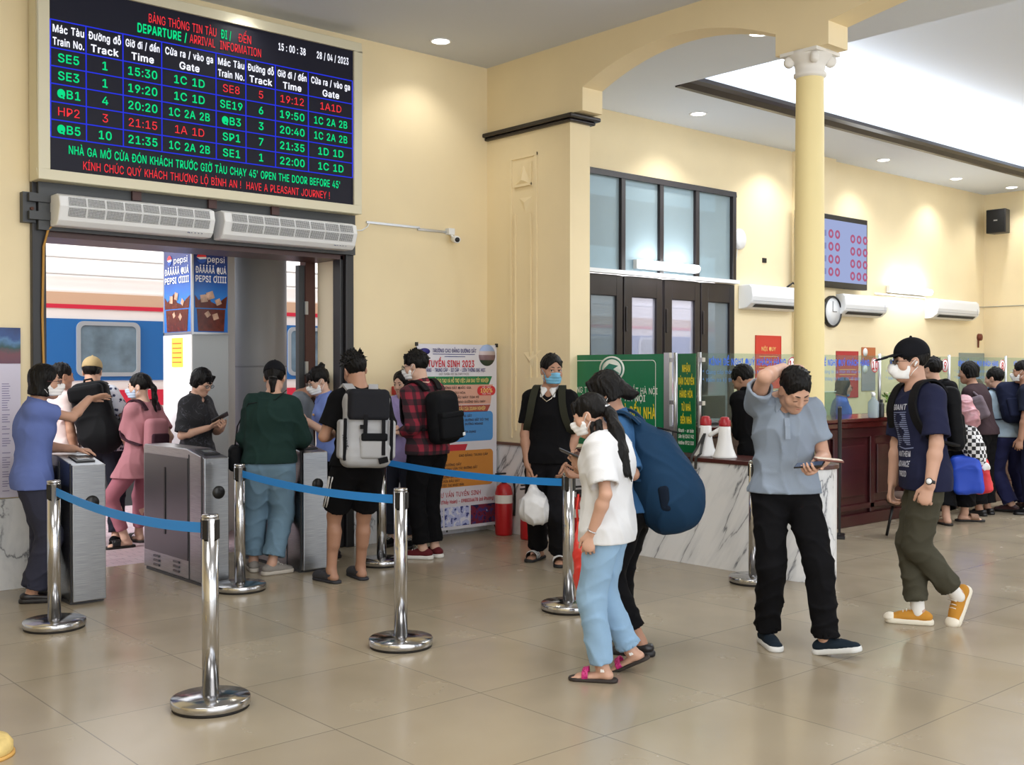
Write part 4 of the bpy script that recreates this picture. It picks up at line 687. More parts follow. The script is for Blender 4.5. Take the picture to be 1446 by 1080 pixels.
MB().box(-0.83, 0.83, -0.08, 0, -0.48, 0.5).build('bezel', M_blackp, tv, bevel=0.008)
MB().box(-0.80, 0.80, -0.083, -0.078, -0.40, 0.43).build('display', emis('slide_blue', '#a9b6e2', 0.9), tv)
m = MB()
for gx, nx in ((-0.1, 2), (0.44, 3)):
    for i in range(nx):
        for j in range(4):
            m.lathe([(0.03, 0.0), (0.06, 0.0), (0.06, 0.003), (0.03, 0.003)], (gx+i*0.16, -0.084, 0.24-j*0.17-(0.03 if nx == 3 else 0)), 16, R=Matrix.Rotation(PI/2, 3, 'X'), ring=True)
m.build('slide_rings', emis('slide_red', '#c46a8e', 0.8), tv)
m = MB()
for i in range(6):
    for j in range(4): m.box(-0.72+i*0.09, -0.66+i*0.09, -0.0845, -0.083, 0.2-j*0.17, 0.28-j*0.17)
m.build('slide_blocks', emis('slide_lilac', '#8f9ad0', 0.8), tv)
m = MB(); m.box(12.28, 12.52, GY-0.16, GY-0.09, 2.66, 2.71); m.lathe([(0.0, -0.03), (0.03, -0.03), (0.03, 0.03), (0.0, 0.03)], (12.4, GY-0.18, 2.7), 12)
m.tube([(12.1, GY-0.1, 2.66), (12.2, GY-0.12, 2.72), (12.3, GY-0.12, 2.68), (12.45, GY-0.12, 2.73), (12.6, GY-0.11, 2.67)], 0.012)
tag(m.build('cable_bundle', M_blackp), 'black plugs and cables on the air conditioner left of the column', 'cable')
ck = empty('wall_clock', (13.12, GY-0.1, 2.38)); tag(ck, 'round white wall clock half hidden behind the column', 'clock')
Ry = Matrix.Rotation(PI/2, 3, 'X')
MB().lathe([(0.19, -0.0), (0.215, 0.0), (0.215, 0.04), (0.19, 0.045)], n=40, R=Ry, ring=True).build('rim', M_blackp, ck); MB().lathe([(0.0, 0.02), (0.192, 0.02), (0.192, 0.03), (0.0, 0.03)], n=40, R=Ry).build('dial', M_whitep, ck)
m = MB(); m.box(-0.004, 0.004, -0.036, -0.032, 0, 0.14); m.box(0, 0.1, -0.036, -0.032, -0.004, 0.004); m.build('hands', M_blackp, ck)
wr = empty('wifi_router', (11.21, GY, 3.22)); tag(wr, 'round white router on the wall right of the frosted window', 'router')
MB().lathe([(0.0, 0.0), (0.13, 0.0), (0.13, 0.02), (0.09, 0.05), (0.0, 0.055)], n=32, R=Ry).build('housing', M_whitep, wr)
MB().tube([(-0.05, -0.02, -0.12), (-0.08, -0.015, -0.3), (-0.12, -0.015, -0.42), (-0.12, -0.015, -0.5)], 0.005).build('cable', M_whitep, wr)
tag(MB().box(11.70, 11.78, GY-0.012, GY, 2.96, 3.02).build('switch_box', M_blackp), 'small black socket on the wall left of the column', 'socket')
m = MB(); m.box(14.4, 15.86, GY-0.02, GY, 2.675, 2.70); tag(m.build('conduit', M_whitep), 'white cable duct under the lit tube lamp on the right', 'conduit')
tag(MB().tube([(17.2, GY-0.01, 2.62), (17.5, GY-0.012, 2.61), (17.79, GY-0.012, 2.62), (17.79, 7.6, 2.62)], 0.008).build('cable', mat('grey_cable', '#b9b2a0', 0.7)), 'thin grey cable running right from the last air conditioner', 'cable')
sp = empty('loudspeaker', (17.8, 8.05, 3.97)); tag(sp, 'black box loudspeaker on the end wall near the ceiling corner', 'loudspeaker')
m = MB(); m.prism([(-0.12, -0.13), (-0.34, -0.16), (-0.34, 0.16), (-0.12, 0.13)], -0.19, 0.19, 'z'); m.build('cabinet', M_blackp, sp, bevel=0.012)
MB().box(-0.35, -0.338, -0.145, 0.145, -0.175, 0.175).build('grille', mat('speaker_cloth', '#0d0d0f', 0.9), sp); MB().box(-0.354, -0.35, -0.03, 0.03, 0.0, 0.02).build('badge', M_alu, sp)
MB().box(-0.13, 0.0, -0.03, 0.03, -0.05, 0.05).build('wall_bracket', M_blackp, sp)
hk = empty('wall_bell', (17.62, GY, 2.12)); tag(hk, 'small brown bell fitting on the back wall near the corner', 'bell')
MB().lathe([(0.0, 0.0), (0.06, 0.0), (0.055, 0.05), (0.0, 0.06)], n=20, R=Ry).build('dome', mat('bell_brown', '#6e3420', 0.5), hk); MB().box(-0.05, -0.03, -0.03, -0.01, -0.17, -0.02).build('stem', mat('bell_brown', '#6e3420', 0.5), hk)

M_red = mat('poster_red', '#d23a2a', 0.5); M_red2 = mat('poster_dark_red', '#b82e34', 0.5); M_goldp = mat('print_gold', '#f2c878', 0.5)
def notice(x0, x1, z0, z1, m_, lb, title=None):
    r = empty('notice', ((x0+x1)/2, GY-0.004, (z0+z1)/2)); tag(r, lb, 'poster', 'red notices on the back wall'); W, Hh = (x1-x0)/2, (z1-z0)/2
    MB().box(-W, W, -0.01, 0.0, -Hh, Hh).build('board', m_, r); t = TX()
    if title: t.add(title, (0, -0.012, Hh*0.5), X_, U_, height=0.05, bold=0.02)
    g = MB()
    for j in range(3): g.box(-W*0.75, W*0.75, -0.0125, -0.011, Hh*0.2-j*0.07, Hh*0.2-j*0.07+0.008)
    g.build('printed_lines', M_goldp, r); t.build('lettering', M_goldp, r)
    m = MB(); m.box(-W, W, -0.013, -0.010, Hh-0.012, Hh); m.box(-W, W, -0.013, -0.010, -Hh, -Hh+0.012); m.box(-W, -W+0.012, -0.013, -0.01, -Hh, Hh); m.box(W-0.012, W, -0.013, -0.01, -Hh, Hh); m.build('border', m_, r)
notice(11.55, 12.1, 1.35, 2.03, M_red, 'red notice with gold print left of the column', 'NỘI QUY'); notice(13.4, 13.96, 1.2, 1.85, M_red2, 'dark red notice right of the column behind the counter glass')
r = empty('notice', (14.24, GY-0.004, 1.6)); tag(r, 'narrow orange and grey notice board right of the dark red notice', 'poster')
MB().box(-0.18, 0.18, -0.01, 0, 0.06, 0.31).build('header', mat('notice_orange', '#b8683a', 0.5), r); MB().box(-0.18, 0.18, -0.01, 0, -0.31, 0.06).build('sheet', mat('notice_grey', '#9a98a0', 0.5), r)
m = MB(); m.lathe([(0.0, 0), (0.06, 0), (0.06, 0.004), (0, 0.004)], (-0.1, -0.011, 0.24), 20, R=Ry); m.lathe([(0.0, 0), (0.06, 0), (0.06, 0.004), (0, 0.004)], (-0.1, -0.011, 0.0), 20, R=Ry); m.build('badges', M_whitep, r)
tag(MB().box(16.95, 17.79, GY-0.02, GY, 0.9, 1.86).build('notice_glass', mat('grey_green_pane', '#8a9690', 0.3)), 'grey green glass notice panel on the back wall in the corner', 'panel')
pn = empty('pennant', (8.28, GY, 1.9)); tag(pn, 'small blue and yellow leaflet holder left of the doors', 'leaflet holder')
MB().box(-0.05, 0.05, -0.02, 0, -0.30, 0.02).build('sleeve', M_whitep, pn); MB().box(-0.04, 0.04, -0.024, -0.02, -0.1, -0.02).build('blue_leaflet', mat('leaflet_blue', '#27478a', 0.5), pn); MB().box(-0.04, 0.04, -0.024, -0.02, -0.28, -0.1).build('yellow_leaflet', mat('leaflet_yellow', '#d9b32a', 0.5), pn)

# ------------------------------------------------------------------ left wall poster
po = empty('timetable_poster', (2.40, GY-0.01, 1.29)); tag(po, 'pale timetable poster under a dark landscape picture at the left edge', 'poster')
MB().box(-0.6, 0.22, -0.02, 0, -0.62, 0.35).build('sheet', mat('poster_lilac', '#d3cfe2', 0.6), po)
def _land(nt, b, tc):
    sep = nt.nodes.new('ShaderNodeSeparateXYZ'); nt.links.new(tc.outputs['Object'], sep.inputs[0])
    n = nt.nodes.new('ShaderNodeTexNoise'); n.inputs['Scale'].default_value = 7; n.inputs['Detail'].default_value = 6; nt.links.new(tc.outputs['Object'], n.inputs['Vector'])
    f = math_n(nt, 'ADD', sep.outputs['Z'], math_n(nt, 'MULTIPLY', math_n(nt, 'SUBTRACT', n.outputs['Fac'], 0.5), 0.22))
    nt.links.new(ramp(nt, math_n(nt, 'MULTIPLY', f, 1.55), [(0.52, '#5b3d56'), (0.66, '#6f3f4a'), (0.72, '#234a4a'), (0.79, '#4f7aa8'), (0.84, '#274a86'), (0.95, '#1c2f66')]), b.inputs['Base Color'])
MB().box(-0.6, 0.22, -0.024, -0.02, 0.35, 0.61).build('picture', node_mat('landscape_print', _land, 0.4), po)
m = MB(); rr = random.Random(3)
for j in range(46):
    z = 0.20-j*0.0172
    for i in range(9):
        if rr.random() < 0.75: m.box(-0.55+i*0.08, -0.55+i*0.08+rr.uniform(0.03, 0.06), -0.0215, -0.02, z, z+0.006)
m.build('printed_rows', mat('print_violet', '#8d86ab', 0.6), po)
t = TX(); t.add('BẢNG GIỜ TÀU', (-0.05, -0.0215, 0.31), X_, U_, height=0.022); t.build('heading', mat('print_red', '#c0343c', 0.5), po)

def ground_at(px, py):
    """floor point that the photo shows at this spot"""
    x, y = (px-723)/FPX, (py-540)/FPX; cp, sp = math.cos(PITCH), math.sin(PITCH); yd, zf = y*cp+sp, cp-y*sp; s_, c_ = math.sin(THETA), math.cos(THETA)
    t = CAMH/yd; return ((x*s_+zf*c_)*t, (-x*c_+zf*s_)*t, 0.0)

# ------------------------------------------------------------------ platform, train, pier
tr_ = empty('train', (6, 13.5, 0)); tag(tr_, 'blue, white and red passenger train standing beyond the gate', 'train')
TB = MB().prism([(0, 0.35), (0, 2.55), (0.12, 2.95), (0.45, 3.3), (1.0, 3.45), (2.4, 3.45), (2.9, 2.9), (2.9, 0.35)], -18, 30, 'x')
TB.build('carriage_body', mat('train_white', '#f2e9e2', 0.5, noise=0.06, nscale=1.0), tr_)
M_tblue = mat('train_blue', '#2566a6', 0.35); M_tred = mat('train_red', '#cf2740', 0.4)
MB().box(-18, 30, -0.012, 0.0, 1.46, 2.21).build('blue_band', M_tblue, tr_)
m = MB(); m.box(-18, 30, -0.012, 0, 2.335, 2.385); m.box(-18, 30, -0.012, 0, 1.14, 1.34); m.build('red_band', M_tred, tr_)
MB().box(-18, 30, -0.010, 0, 0.35, 1.14).build('skirt', mat('train_skirt', '#d8cfc6', 0.5), tr_)
MB().box(-18, 30, -0.008, 0, 2.385, 2.53).build('tan_band', mat('train_tan', '#d2ab8c', 0.5), tr_)
m = MB()
for z in (2.75, 2.95): m.tube([(-18, -0.02, z), (30, -0.02, z)], 0.015)
m.build('gutter_rails', mat('rail_grey', '#c9c5c0', 0.5), tr_)
M_tglass = mat('carriage_glass', '#6f8593', 0.08, spec=0.8, noise=0.5, nscale=3)
def rrect(x0, x1, z0, z1, r, n=6):
    pts = []
    for cx, cz, a0 in ((x1-r, z1-r, 0), (x0+r, z1-r, 90), (x0+r, z0+r, 180), (x1-r, z0+r, 270)):
        pts += [(cx+r*math.cos(math.radians(a0+90*i/n)), cz+r*math.sin(math.radians(a0+90*i/n))) for i in range(n+1)]
    return pts
for k in range(-2, 12):
    x0 = 4.87-6+1.45*k; x1 = x0+0.795
    o_, i_ = rrect(x0, x1, 1.51, 2.185, 0.09), rrect(x0+0.05, x1-0.05, 1.56, 2.135, 0.06); n = len(o_)
    m = MB(); vs = [(x, -0.03, z) for x, z in o_] + [(x, -0.03, z) for x, z in i_] + [(x, -0.0, z) for x, z in o_] + [(x, -0.012, z) for x, z in i_]
    fs = []
    for i in range(n):
        j = (i+1) % n; fs += [(i, j, n+j, n+i), (i, 2*n+i, 2*n+j, j), (n+i, n+j, 3*n+j, 3*n+i)]
    m.add(vs, fs); wf = m.build('window', mat('window_frame_grey', '#b4babf', 0.35, 0.4), tr_)
    p = MB(); p.prism([(x, z) for x, z in i_], -0.016, -0.012, 'y'); p.build('pane', M_tglass, wf)
m = MB(); m.box(-18, 30, 0.3, 2.6, -0.4, 0.35); m.build('underframe', mat('underframe_dark', '#2c2a2b', 0.8), tr_)

PX0, PX1, PY0 = 4.60, 4.965, 9.74       # square pier with two posters
pier = empty('pier', (PX0, PY0, 0)); tag(pier, 'square platform pier with two drink posters facing the gate', 'pier')
PW, PD = PX1-PX0, 0.62
m = MB(); m.box(0, PW, 0, PD, 0, 3.4); m.build('pier_body', mat('pier_grey', '#a3aaaf', 0.6), pier)
m = MB()
for y0, y1 in ((-0.012, 0.0),): m.box(-0.006, PW, y0, y1, 1.93, 1.95)
m.box(-0.012, 0, -0.012, PD, 1.925, 1.955); m.box(-0.014, 0.006, -0.014, 0.006, 1.93, 3.0); m.box(-0.012, 0, PD-0.02, PD, 1.93, 3.0); m.build('poster_rail', M_alu, pier)
def _cola(nt, b, tc):
    sep = nt.nodes.new('ShaderNodeSeparateXYZ'); nt.links.new(tc.outputs['Object'], sep.inputs[0])
    n = nt.nodes.new('ShaderNodeTexNoise'); n.inputs['Scale'].default_value = 5; n.inputs['Detail'].default_value = 5; nt.links.new(tc.outputs['Object'], n.inputs['Vector'])
    f = math_n(nt, 'ADD', sep.outputs['Z'], math_n(nt, 'MULTIPLY', math_n(nt, 'SUBTRACT', n.outputs['Fac'], 0.5), 0.10))
    nt.links.new(ramp(nt, math_n(nt, 'SUBTRACT', f, 1.9), [(0.0, '#1b62bb'), (0.35, '#2a7fd6'), (0.55, '#1c4fa4'), (0.8, '#1b2a6a'), (1.0, '#141d52')]), b.inputs['Base Color'])
M_ad = node_mat('drink_poster_blue', _cola, 0.25)
M_cola = mat('cola_brown', '#5c2418', 0.25, noise=0.4, nscale=18); M_ice = mat('ice_cubes', '#c9a58e', 0.2, noise=0.5, nscale=14)
def poster(face, label):
    """face 'front' looks towards -Y, 'side' towards -X"""
    wd = PW if face == 'front' else PD
    def B(mb, a0, a1, z0, z1, t):
        if face == 'front': mb.box(a0, a1, -0.010-t, -0.008-t+0.002, z0, z1)
        else: mb.box(-0.010-t, -0.008-t+0.002, wd-a1, wd-a0, z0, z1)
    def Q(a, z, t): return (a, -0.011-t, z) if face == 'front' else (-0.011-t, wd-a, z)
    m = MB(); B(m, 0.01, wd-0.01, 1.95, 2.95, 0); p = tag(m.build('poster', M_ad, pier), label)
    m = MB(); cx = wd/2
    gl = [(-0.36, 1.96), (0.36, 1.96), (0.40, 2.17), (-0.40, 2.17)]
    m.add([Q(cx+a*wd, z, 0.002) for a, z in gl], [(0, 1, 2, 3)]); m.build('glass_print', M_cola, p)
    m = MB(); rr = random.Random(5 if face == 'front' else 9)
    spl = [(-0.44, 2.18), (-0.45, 2.30), (-0.34, 2.25), (-0.1, 2.33), (0.0, 2.24), (0.2, 2.21), (0.3, 2.26), (0.46, 2.30), (0.42, 2.18)]
    m.add([Q(cx+a*wd, z, 0.001) for a, z in spl], [tuple(range(len(spl)))]); m.build('splash_print', M_cola, p)
    m = MB()
    for a, z, s_ in ((-0.2, 2.27, 0.05), (-0.02, 2.30, 0.05), (0.2, 2.24, 0.04), (-0.1, 2.12, 0.035), (0.12, 2.1, 0.04)):
        ang = rr.uniform(0, 1.5); m.add([Q(cx+a*wd+s_*math.cos(ang+k*PI/2), z+s_*math.sin(ang+k*PI/2), 0.004) for k in range(4)], [(0, 1, 2, 3)])
    m.build('ice_print', M_ice, p)
    tx = TX(); xd = (1, 0, 0) if face == 'front' else (0, -1, 0); lw = wd
    tx.add('pepsi', Q(cx+0.14*wd, 2.645, 0.004), xd, U_, width=0.48*wd, height=0.06)
    tx.add('ĐÃÃÃÃÃ QUÁ', Q(cx, 2.54, 0.004), xd, U_, width=0.86*wd, height=0.06, bold=0.03); tx.add('PEPSI ƠIIII', Q(cx, 2.455, 0.004), xd, U_, width=0.86*wd, height=0.06, bold=0.03)
    tx.build('lettering', mat('print_white', '#e9ecf4', 0.4), p)
    m = MB(); c = (cx-0.26*wd, 2.65); R_ = 0.05
    def disc(a0, a1, mi):
        n = 14; pts = [(c[0]+R_*math.cos(a0+(a1-a0)*i/n), c[1]+R_*math.sin(a0+(a1-a0)*i/n)) for i in range(n+1)]
        m.add([Q(a, z, 0.004) for a, z in pts], [tuple(range(n+1))], mi)
    disc(0.25, PI-0.1, 0); disc(PI+0.35, 2*PI-0.1, 1)
    m.add([Q(c[0]-R_, c[1]+0.005, 0.0035), Q(c[0], c[1]-0.025, 0.0035), Q(c[0]+R_, c[1]-0.005, 0.0035), Q(c[0]+R_*0.95, c[1]+0.012, 0.0035), Q(c[0], c[1]+0.012, 0.0035), Q(c[0]-R_, c[1]+0.012, 0.0035)], [(0, 1, 2, 3, 4, 5)], 2)
    m.build('round_emblem', [mat('emblem_red', '#d8323c', 0.4), mat('emblem_blue', '#1d4fa8', 0.4), mat('print_white', '#e9ecf4', 0.4)], p)
poster('front', 'dim blue drink poster on the shaded face'); poster('side', 'bright blue drink poster on the daylit face')
MB().box(-0.012, -0.0, 0.0, PD, 0.0, 1.925).build('white_panel', mat('panel_white', '#f3f4f6', 0.5), pier)
m = MB(); m.box(-0.018, -0.012, 0.18, 0.42, 1.62, 1.90); nt_ = m.build('yellow_notice', mat('notice_yellow', '#f2dc4a', 0.6), pier)
m = MB()
for j in range(5): m.box(-0.020, -0.018, 0.20, 0.40, 1.66+j*0.045, 1.672+j*0.045)
m.build('printed_lines', mat('notice_print', '#b9682a', 0.6), nt_)
rp = empty('round_pillar', (5.55, 10.2, 0)); tag(rp, 'thick round grey platform pillar seen through the gate', kind='structure')
m = MB(); m.lathe([(0.275, 0), (0.275, 3.4)], n=48)
m.build('shaft', mat('pillar_grey', '#8f9399', 0.55), rp)
MB().lathe([(0.279, 1.62), (0.279, 1.635)], n=48).build('joint_band', mat('pillar_joint', '#7b7f85', 0.6), rp)
m = MB(); m.box(4.985, 5.06, 9.9, 10.0, 0, 3.4); m.box(5.08, 5.16, 9.98, 10.1, 0, 3.4)
struct(m, 'post', mat('pale_grey_metal', '#b3b6bb', 0.4, 0.3), 'pale metal corner post beside the round pillar')

struct(MB().box(3.8, 34, 8.8, 11.3, 3.42, 3.6), 'shade_roof', mat('shade_roof_grey', '#8d9296', 0.8), 'unseen roof added to shade the pier')  # out of view; added to darken the pier front, cut to keep its side sunlit
pb = empty('column_foot', tuple(ground_at(-25, 1068))); tag(pb, 'rounded yellow foot of a post at the bottom left corner', 'post foot')
MB().lathe([(0.10, 0.0), (0.118, 0.02), (0.118, 0.05), (0.10, 0.075), (0.06, 0.09)], n=32).build('moulding', mat('foot_ochre', '#d9bf7a', 0.6, noise=0.2, nscale=20), pb); MB().lathe([(0.125, 0.0), (0.125, 0.012), (0.11, 0.014)], n=32).build('rim', mat('foot_rim', '#c79a52', 0.6), pb)

# ------------------------------------------------------------------ enrolment banner
BX0, BX1, BZ0, BZ1, BY = 6.075, 7.05, 0.07, 1.835, 8.2
bn = empty('banner', ((BX0+BX1)/2, BY, 0)); tag(bn, 'tall enrolment banner on a stand against the gate wall', 'banner'); bc = (BX0+BX1)/2
def b_(x): return x-bc
m = MB(); m.box(b_(BX0), b_(BX1), -0.002, 0.002, BZ0, BZ1); m.build('sheet', mat('banner_sheet', '#dcdbe4', 0.5), bn)
m = MB(); m.tube([(b_(BX0), 0.01, BZ1), (0, 0.1, 0.9), (b_(BX1)+0.02, 0.03, 0.03)], 0.008); m.tube([(b_(BX1), 0.01, BZ1), (0, 0.1, 0.9), (b_(BX0)-0.02, 0.03, 0.03)], 0.008); m.tube([(0, 0.1, 0.9), (0, 0.17, 0.02)], 0.008)
for x in (BX0, BX1): m.box(b_(x)-0.012, b_(x)+0.012, -0.01, 0.01, BZ1-0.02, BZ1+0.015)
m.build('stand', M_blackp, bn)
def bbox(name, mtl, x0, x1, z0, z1, y=-0.004, slant=0.0, r=0.0):
    pts = rrect(b_(x0), b_(x1), z0, z1, r) if r else [(b_(x1)-slant, z0), (b_(x1), z1), (b_(x0), z1), (b_(x0), z0)]
    return MB().prism(pts, y, y+0.002, 'y').build(name, mtl, bn)
bbox('green_heading_bar', mat('banner_green', '#1d7a4a', 0.5), BX0+0.02, 6.99, 1.45, 1.53, slant=0.04)
bbox('peach_text_box', mat('banner_peach', '#d9a796', 0.5), BX0+0.02, 7.00, 1.26, 1.45, slant=0.03)
bbox('brown_heading_bar', mat('banner_brown', '#a4504a', 0.5), BX0+0.02, 6.97, 1.187, 1.253, slant=0.04)
bbox('blue_text_box', mat('banner_blue', '#4e93d8', 0.5), BX0+0.02, 7.0, 0.905, 1.19, r=0.04)
bbox('red_heading_bar', mat('banner_crimson', '#c4283c', 0.5), BX0+0.02, 6.68, 0.815, 0.88, slant=0.03)
bbox('orange_text_box', mat('banner_orange', '#d08a3a', 0.5), BX0+0.02, 7.0, 0.475, 0.82, y=-0.006, r=0.04)
def _photo(cols):
    def f(nt, b, tc):
        n = nt.nodes.new('ShaderNodeTexNoise'); n.inputs['Scale'].default_value = 16; n.inputs['Detail'].default_value = 4; nt.links.new(tc.outputs['Object'], n.inputs['Vector'])
        nt.links.new(ramp(nt, n.outputs['Fac'], [(0.3+0.13*i, c) for i, c in enumerate(cols)], 'CONSTANT'), b.inputs['Base Color'])
    return f
for i, (x0, x1, c) in enumerate(((6.10, 6.38, ['#4d5fa0', '#c9cde6', '#8f9cd0', '#2c3048']), (6.40, 6.70, ['#3f4a90', '#b9c2ea', '#e2e4f4', '#7f5a8a']), (6.72, 7.04, ['#2a2450', '#7a2c40', '#4a3c74', '#c9c6dc']))):
    bbox('photograph', node_mat('photo_print_%d' % i, _photo(c), 0.4), x0, x1, 0.10, 0.285)
def _bphoto(nt, b, tc):
    sep = nt.nodes.new('ShaderNodeSeparateXYZ'); nt.links.new(tc.outputs['Object'], sep.inputs[0])
    nt.links.new(ramp(nt, math_n(nt, 'MULTIPLY', math_n(nt, 'SUBTRACT', sep.outputs['Z'], 1.60), 4.0), [(0.0, '#3b4a3c'), (0.35, '#8a6f74'), (0.55, '#c9bcc0'), (0.7, '#a4bce8')], 'CONSTANT'), b.inputs['Base Color'])
MB().lathe([(0.0, 0.003), (0.105, 0.003), (0.105, 0.006), (0.0, 0.006)], (b_(6.925), 0, 1.735), 32, R=Ry).build('round_photograph', node_mat('building_print', _bphoto, 0.4), bn)
m = MB(); m.lathe([(0.0, 0.003), (0.062, 0.003), (0.062, 0.006), (0.0, 0.006)], (0, 0, 0), 28, R=Ry)
m.v = [(x+b_(6.165), y, z*0.5+1.765) for x, y, z in m.v]; m.build('oval_emblem', mat('banner_navy', '#2d2a7a', 0.5), bn)
def bt(store, s, x, z, w=None, h=0.03, al='LEFT', bold=0.0): store.add(s, (b_(x), -0.009, z), X_, U_, width=w, height=h, align=al, bold=bold)
tn, trd, tk, twh, tgold = TX(), TX(), TX(), TX(), TX()
bt(tn, 'TRƯỜNG CAO ĐẲNG ĐƯỜNG SẮT', 6.255, 1.775, 0.53, 0.035, bold=0.03)
bt(tn, 'CAO ĐẲNG - TRUNG CẤP - SƠ CẤP - LIÊN THÔNG ĐẠI HỌC', 6.10, 1.592, 0.80, 0.033, bold=0.03)
bt(trd, 'TUYỂN SINH 2023', 6.20, 1.652, 0.56, 0.062, bold=0.04)
m = MB(); m.box(b_(6.26), b_(6.77), -0.006, -0.004, 1.738, 1.744); m.box(b_(6.40), b_(6.65), -0.006, -0.004, 1.716, 1.722); m.build('rule', mat('banner_navy', '#2d2a7a', 0.5), bn)
bt(tk, '(XÉT TUYỂN HỌC BẠ THPT/THCS)', 6.33, 1.553, 0.36, 0.02)
bt(tgold, 'NGÀNH NGHỀ ĐÀO TẠO VÀ HỖ TRỢ VIỆC LÀM SAU TỐT NGHIỆP', 6.12, 1.490, 0.82, 0.035, bold=0.03)
bt(tgold, 'ĐÀO TẠO THEO NHU CẦU CỦA DOANH NGHIỆP', 6.30, 1.220, 0.60, 0.033, bold=0.03)
for s, x, z, w in (('ĐƯỜNG SẮT QUỐC GIA', 6.36, 1.422, 0.36), ('CHẠY TÀU HỎA', 6.40, 1.374, 0.25), ('KỸ NỐI ĐẦU MÁY TOA XE', 6.40, 1.33, 0.42), ('TẠO VÀ BẢO DƯỠNG ĐẦU MÁY', 6.44, 1.286, 0.46),
                   ('ĐƯỜNG SẮT', 6.55, 1.15, 0.18), ('NHÁNH ĐƯỜNG SẮT ĐÔ THỊ', 6.53, 1.11, 0.41), ('GÁC ĐƯỜNG NGANG', 6.57, 1.072, 0.30), ('VẬN DỤNG', 6.62, 0.997, 0.16)):
    bt(tk, s, x, z, w, 0.022, bold=0.02)
for s, x, z, w in (('CAO ĐẲNG, TRUNG CẤP', 6.57, 0.772, 0.36), ('ĐƯỜNG SẮT', 6.40, 0.69, 0.2), ('HÀNH VẬN TẢI ĐƯỜNG SẮT', 6.40, 0.652, 0.40), ('ĐƯỜNG SẮT ĐÔ THỊ', 6.36, 0.575, 0.26), ('CHỮA ĐẦU MÁY', 6.36, 0.536, 0.22), ('VIỆC TẠI NHẬT BẢN', 6.36, 0.497, 0.27)):
    bt(tk, s, x, z, w, 0.022, bold=0.02)
bt(trd, 'TƯ VẤN TUYỂN SINH', 6.32, 0.405, 0.52, 0.045); bt(trd, '098 568 568 (Thầy Hoàn) - 0988356678 (cô Phương)', 6.13, 0.338, 0.88, 0.033, bold=0.03)
m = MB(); m.prism(rrect(b_(6.80), b_(7.03), 1.345, 1.435, 0.044), -0.008, -0.006, 'y'); m.build('red_badge', mat('badge_red', '#d0333a', 0.4), bn)
bt(twh, 'HỖ TRỢ', 6.915, 1.422, 0.11, 0.016, 'CENTER'); bt(tgold, '100%', 6.915, 1.392, 0.15, 0.04, 'CENTER', 0.03); bt(twh, 'HỌC PHÍ', 6.915, 1.36, 0.11, 0.016, 'CENTER')
tn.build('navy_lettering', mat('banner_navy', '#2d2a7a', 0.5), bn); trd.build('red_lettering', mat('banner_crimson', '#c4283c', 0.5), bn); tk.build('dark_lettering', mat('banner_ink', '#3a2a2c', 0.5), bn)
twh.build('white_lettering', mat('print_white', '#e9ecf4', 0.4), bn); tgold.build('gold_lettering', mat('banner_gold', '#f0d88a', 0.5), bn)

# ------------------------------------------------------------------ fire extinguishers along the stub wall
M_fire = mat('extinguisher_red', '#b81f24', 0.3)
def extinguisher(x, y, h, lb, rad=0.085):
    r = empty('fire_extinguisher', (x, y, 0)); tag(r, lb, 'fire extinguisher', 'red fire extinguishers by the wall end')
    MB().lathe([(rad*0.9, 0), (rad, 0.015), (rad, h-0.09), (rad*0.8, h-0.03), (rad*0.35, h), (0.0, h)], n=28).build('cylinder', M_fire, r)
    m = MB(); m.lathe([(0.025, h), (0.025, h+0.05), (0.0, h+0.05)], n=14); m.box(-0.11, 0.02, -0.012, 0.012, h+0.05, h+0.065); m.box(-0.10, 0.02, -0.012, 0.012, h+0.085, h+0.1); m.build('valve', M_blackp, r)
    MB().tube([(0.02, 0, h+0.03), (0.09, -0.02, h+0.05), (0.12, -0.03, h-0.05), (0.10, -0.04, h-0.25), (0.095, -0.04, h-0.32)], 0.012).build('hose', M_blackp, r)
    m = MB(); n = 12; vs = []
    for i in range(n+1):
        a = math.radians(150+150*i/n); vs += [((rad+0.002)*math.cos(a), (rad+0.002)*math.sin(a), h*0.62), ((rad+0.002)*math.cos(a), (rad+0.002)*math.sin(a), h*0.78)]
    m.add(vs, [(2*i, 2*i+2, 2*i+3, 2*i+1) for i in range(n)]); m.build('paper_label', mat('label_white', '#e6e3dc', 0.6), r)
extinguisher(6.955, 7.98, 0.50, 'red fire extinguisher standing just right of the banner'); extinguisher(6.96, 7.62, 0.42, 'shorter red fire extinguisher behind the white plastic bag'); extinguisher(6.93, 6.93, 0.46, 'red fire extinguisher by the desk, partly hidden by the rightmost blue belt post')

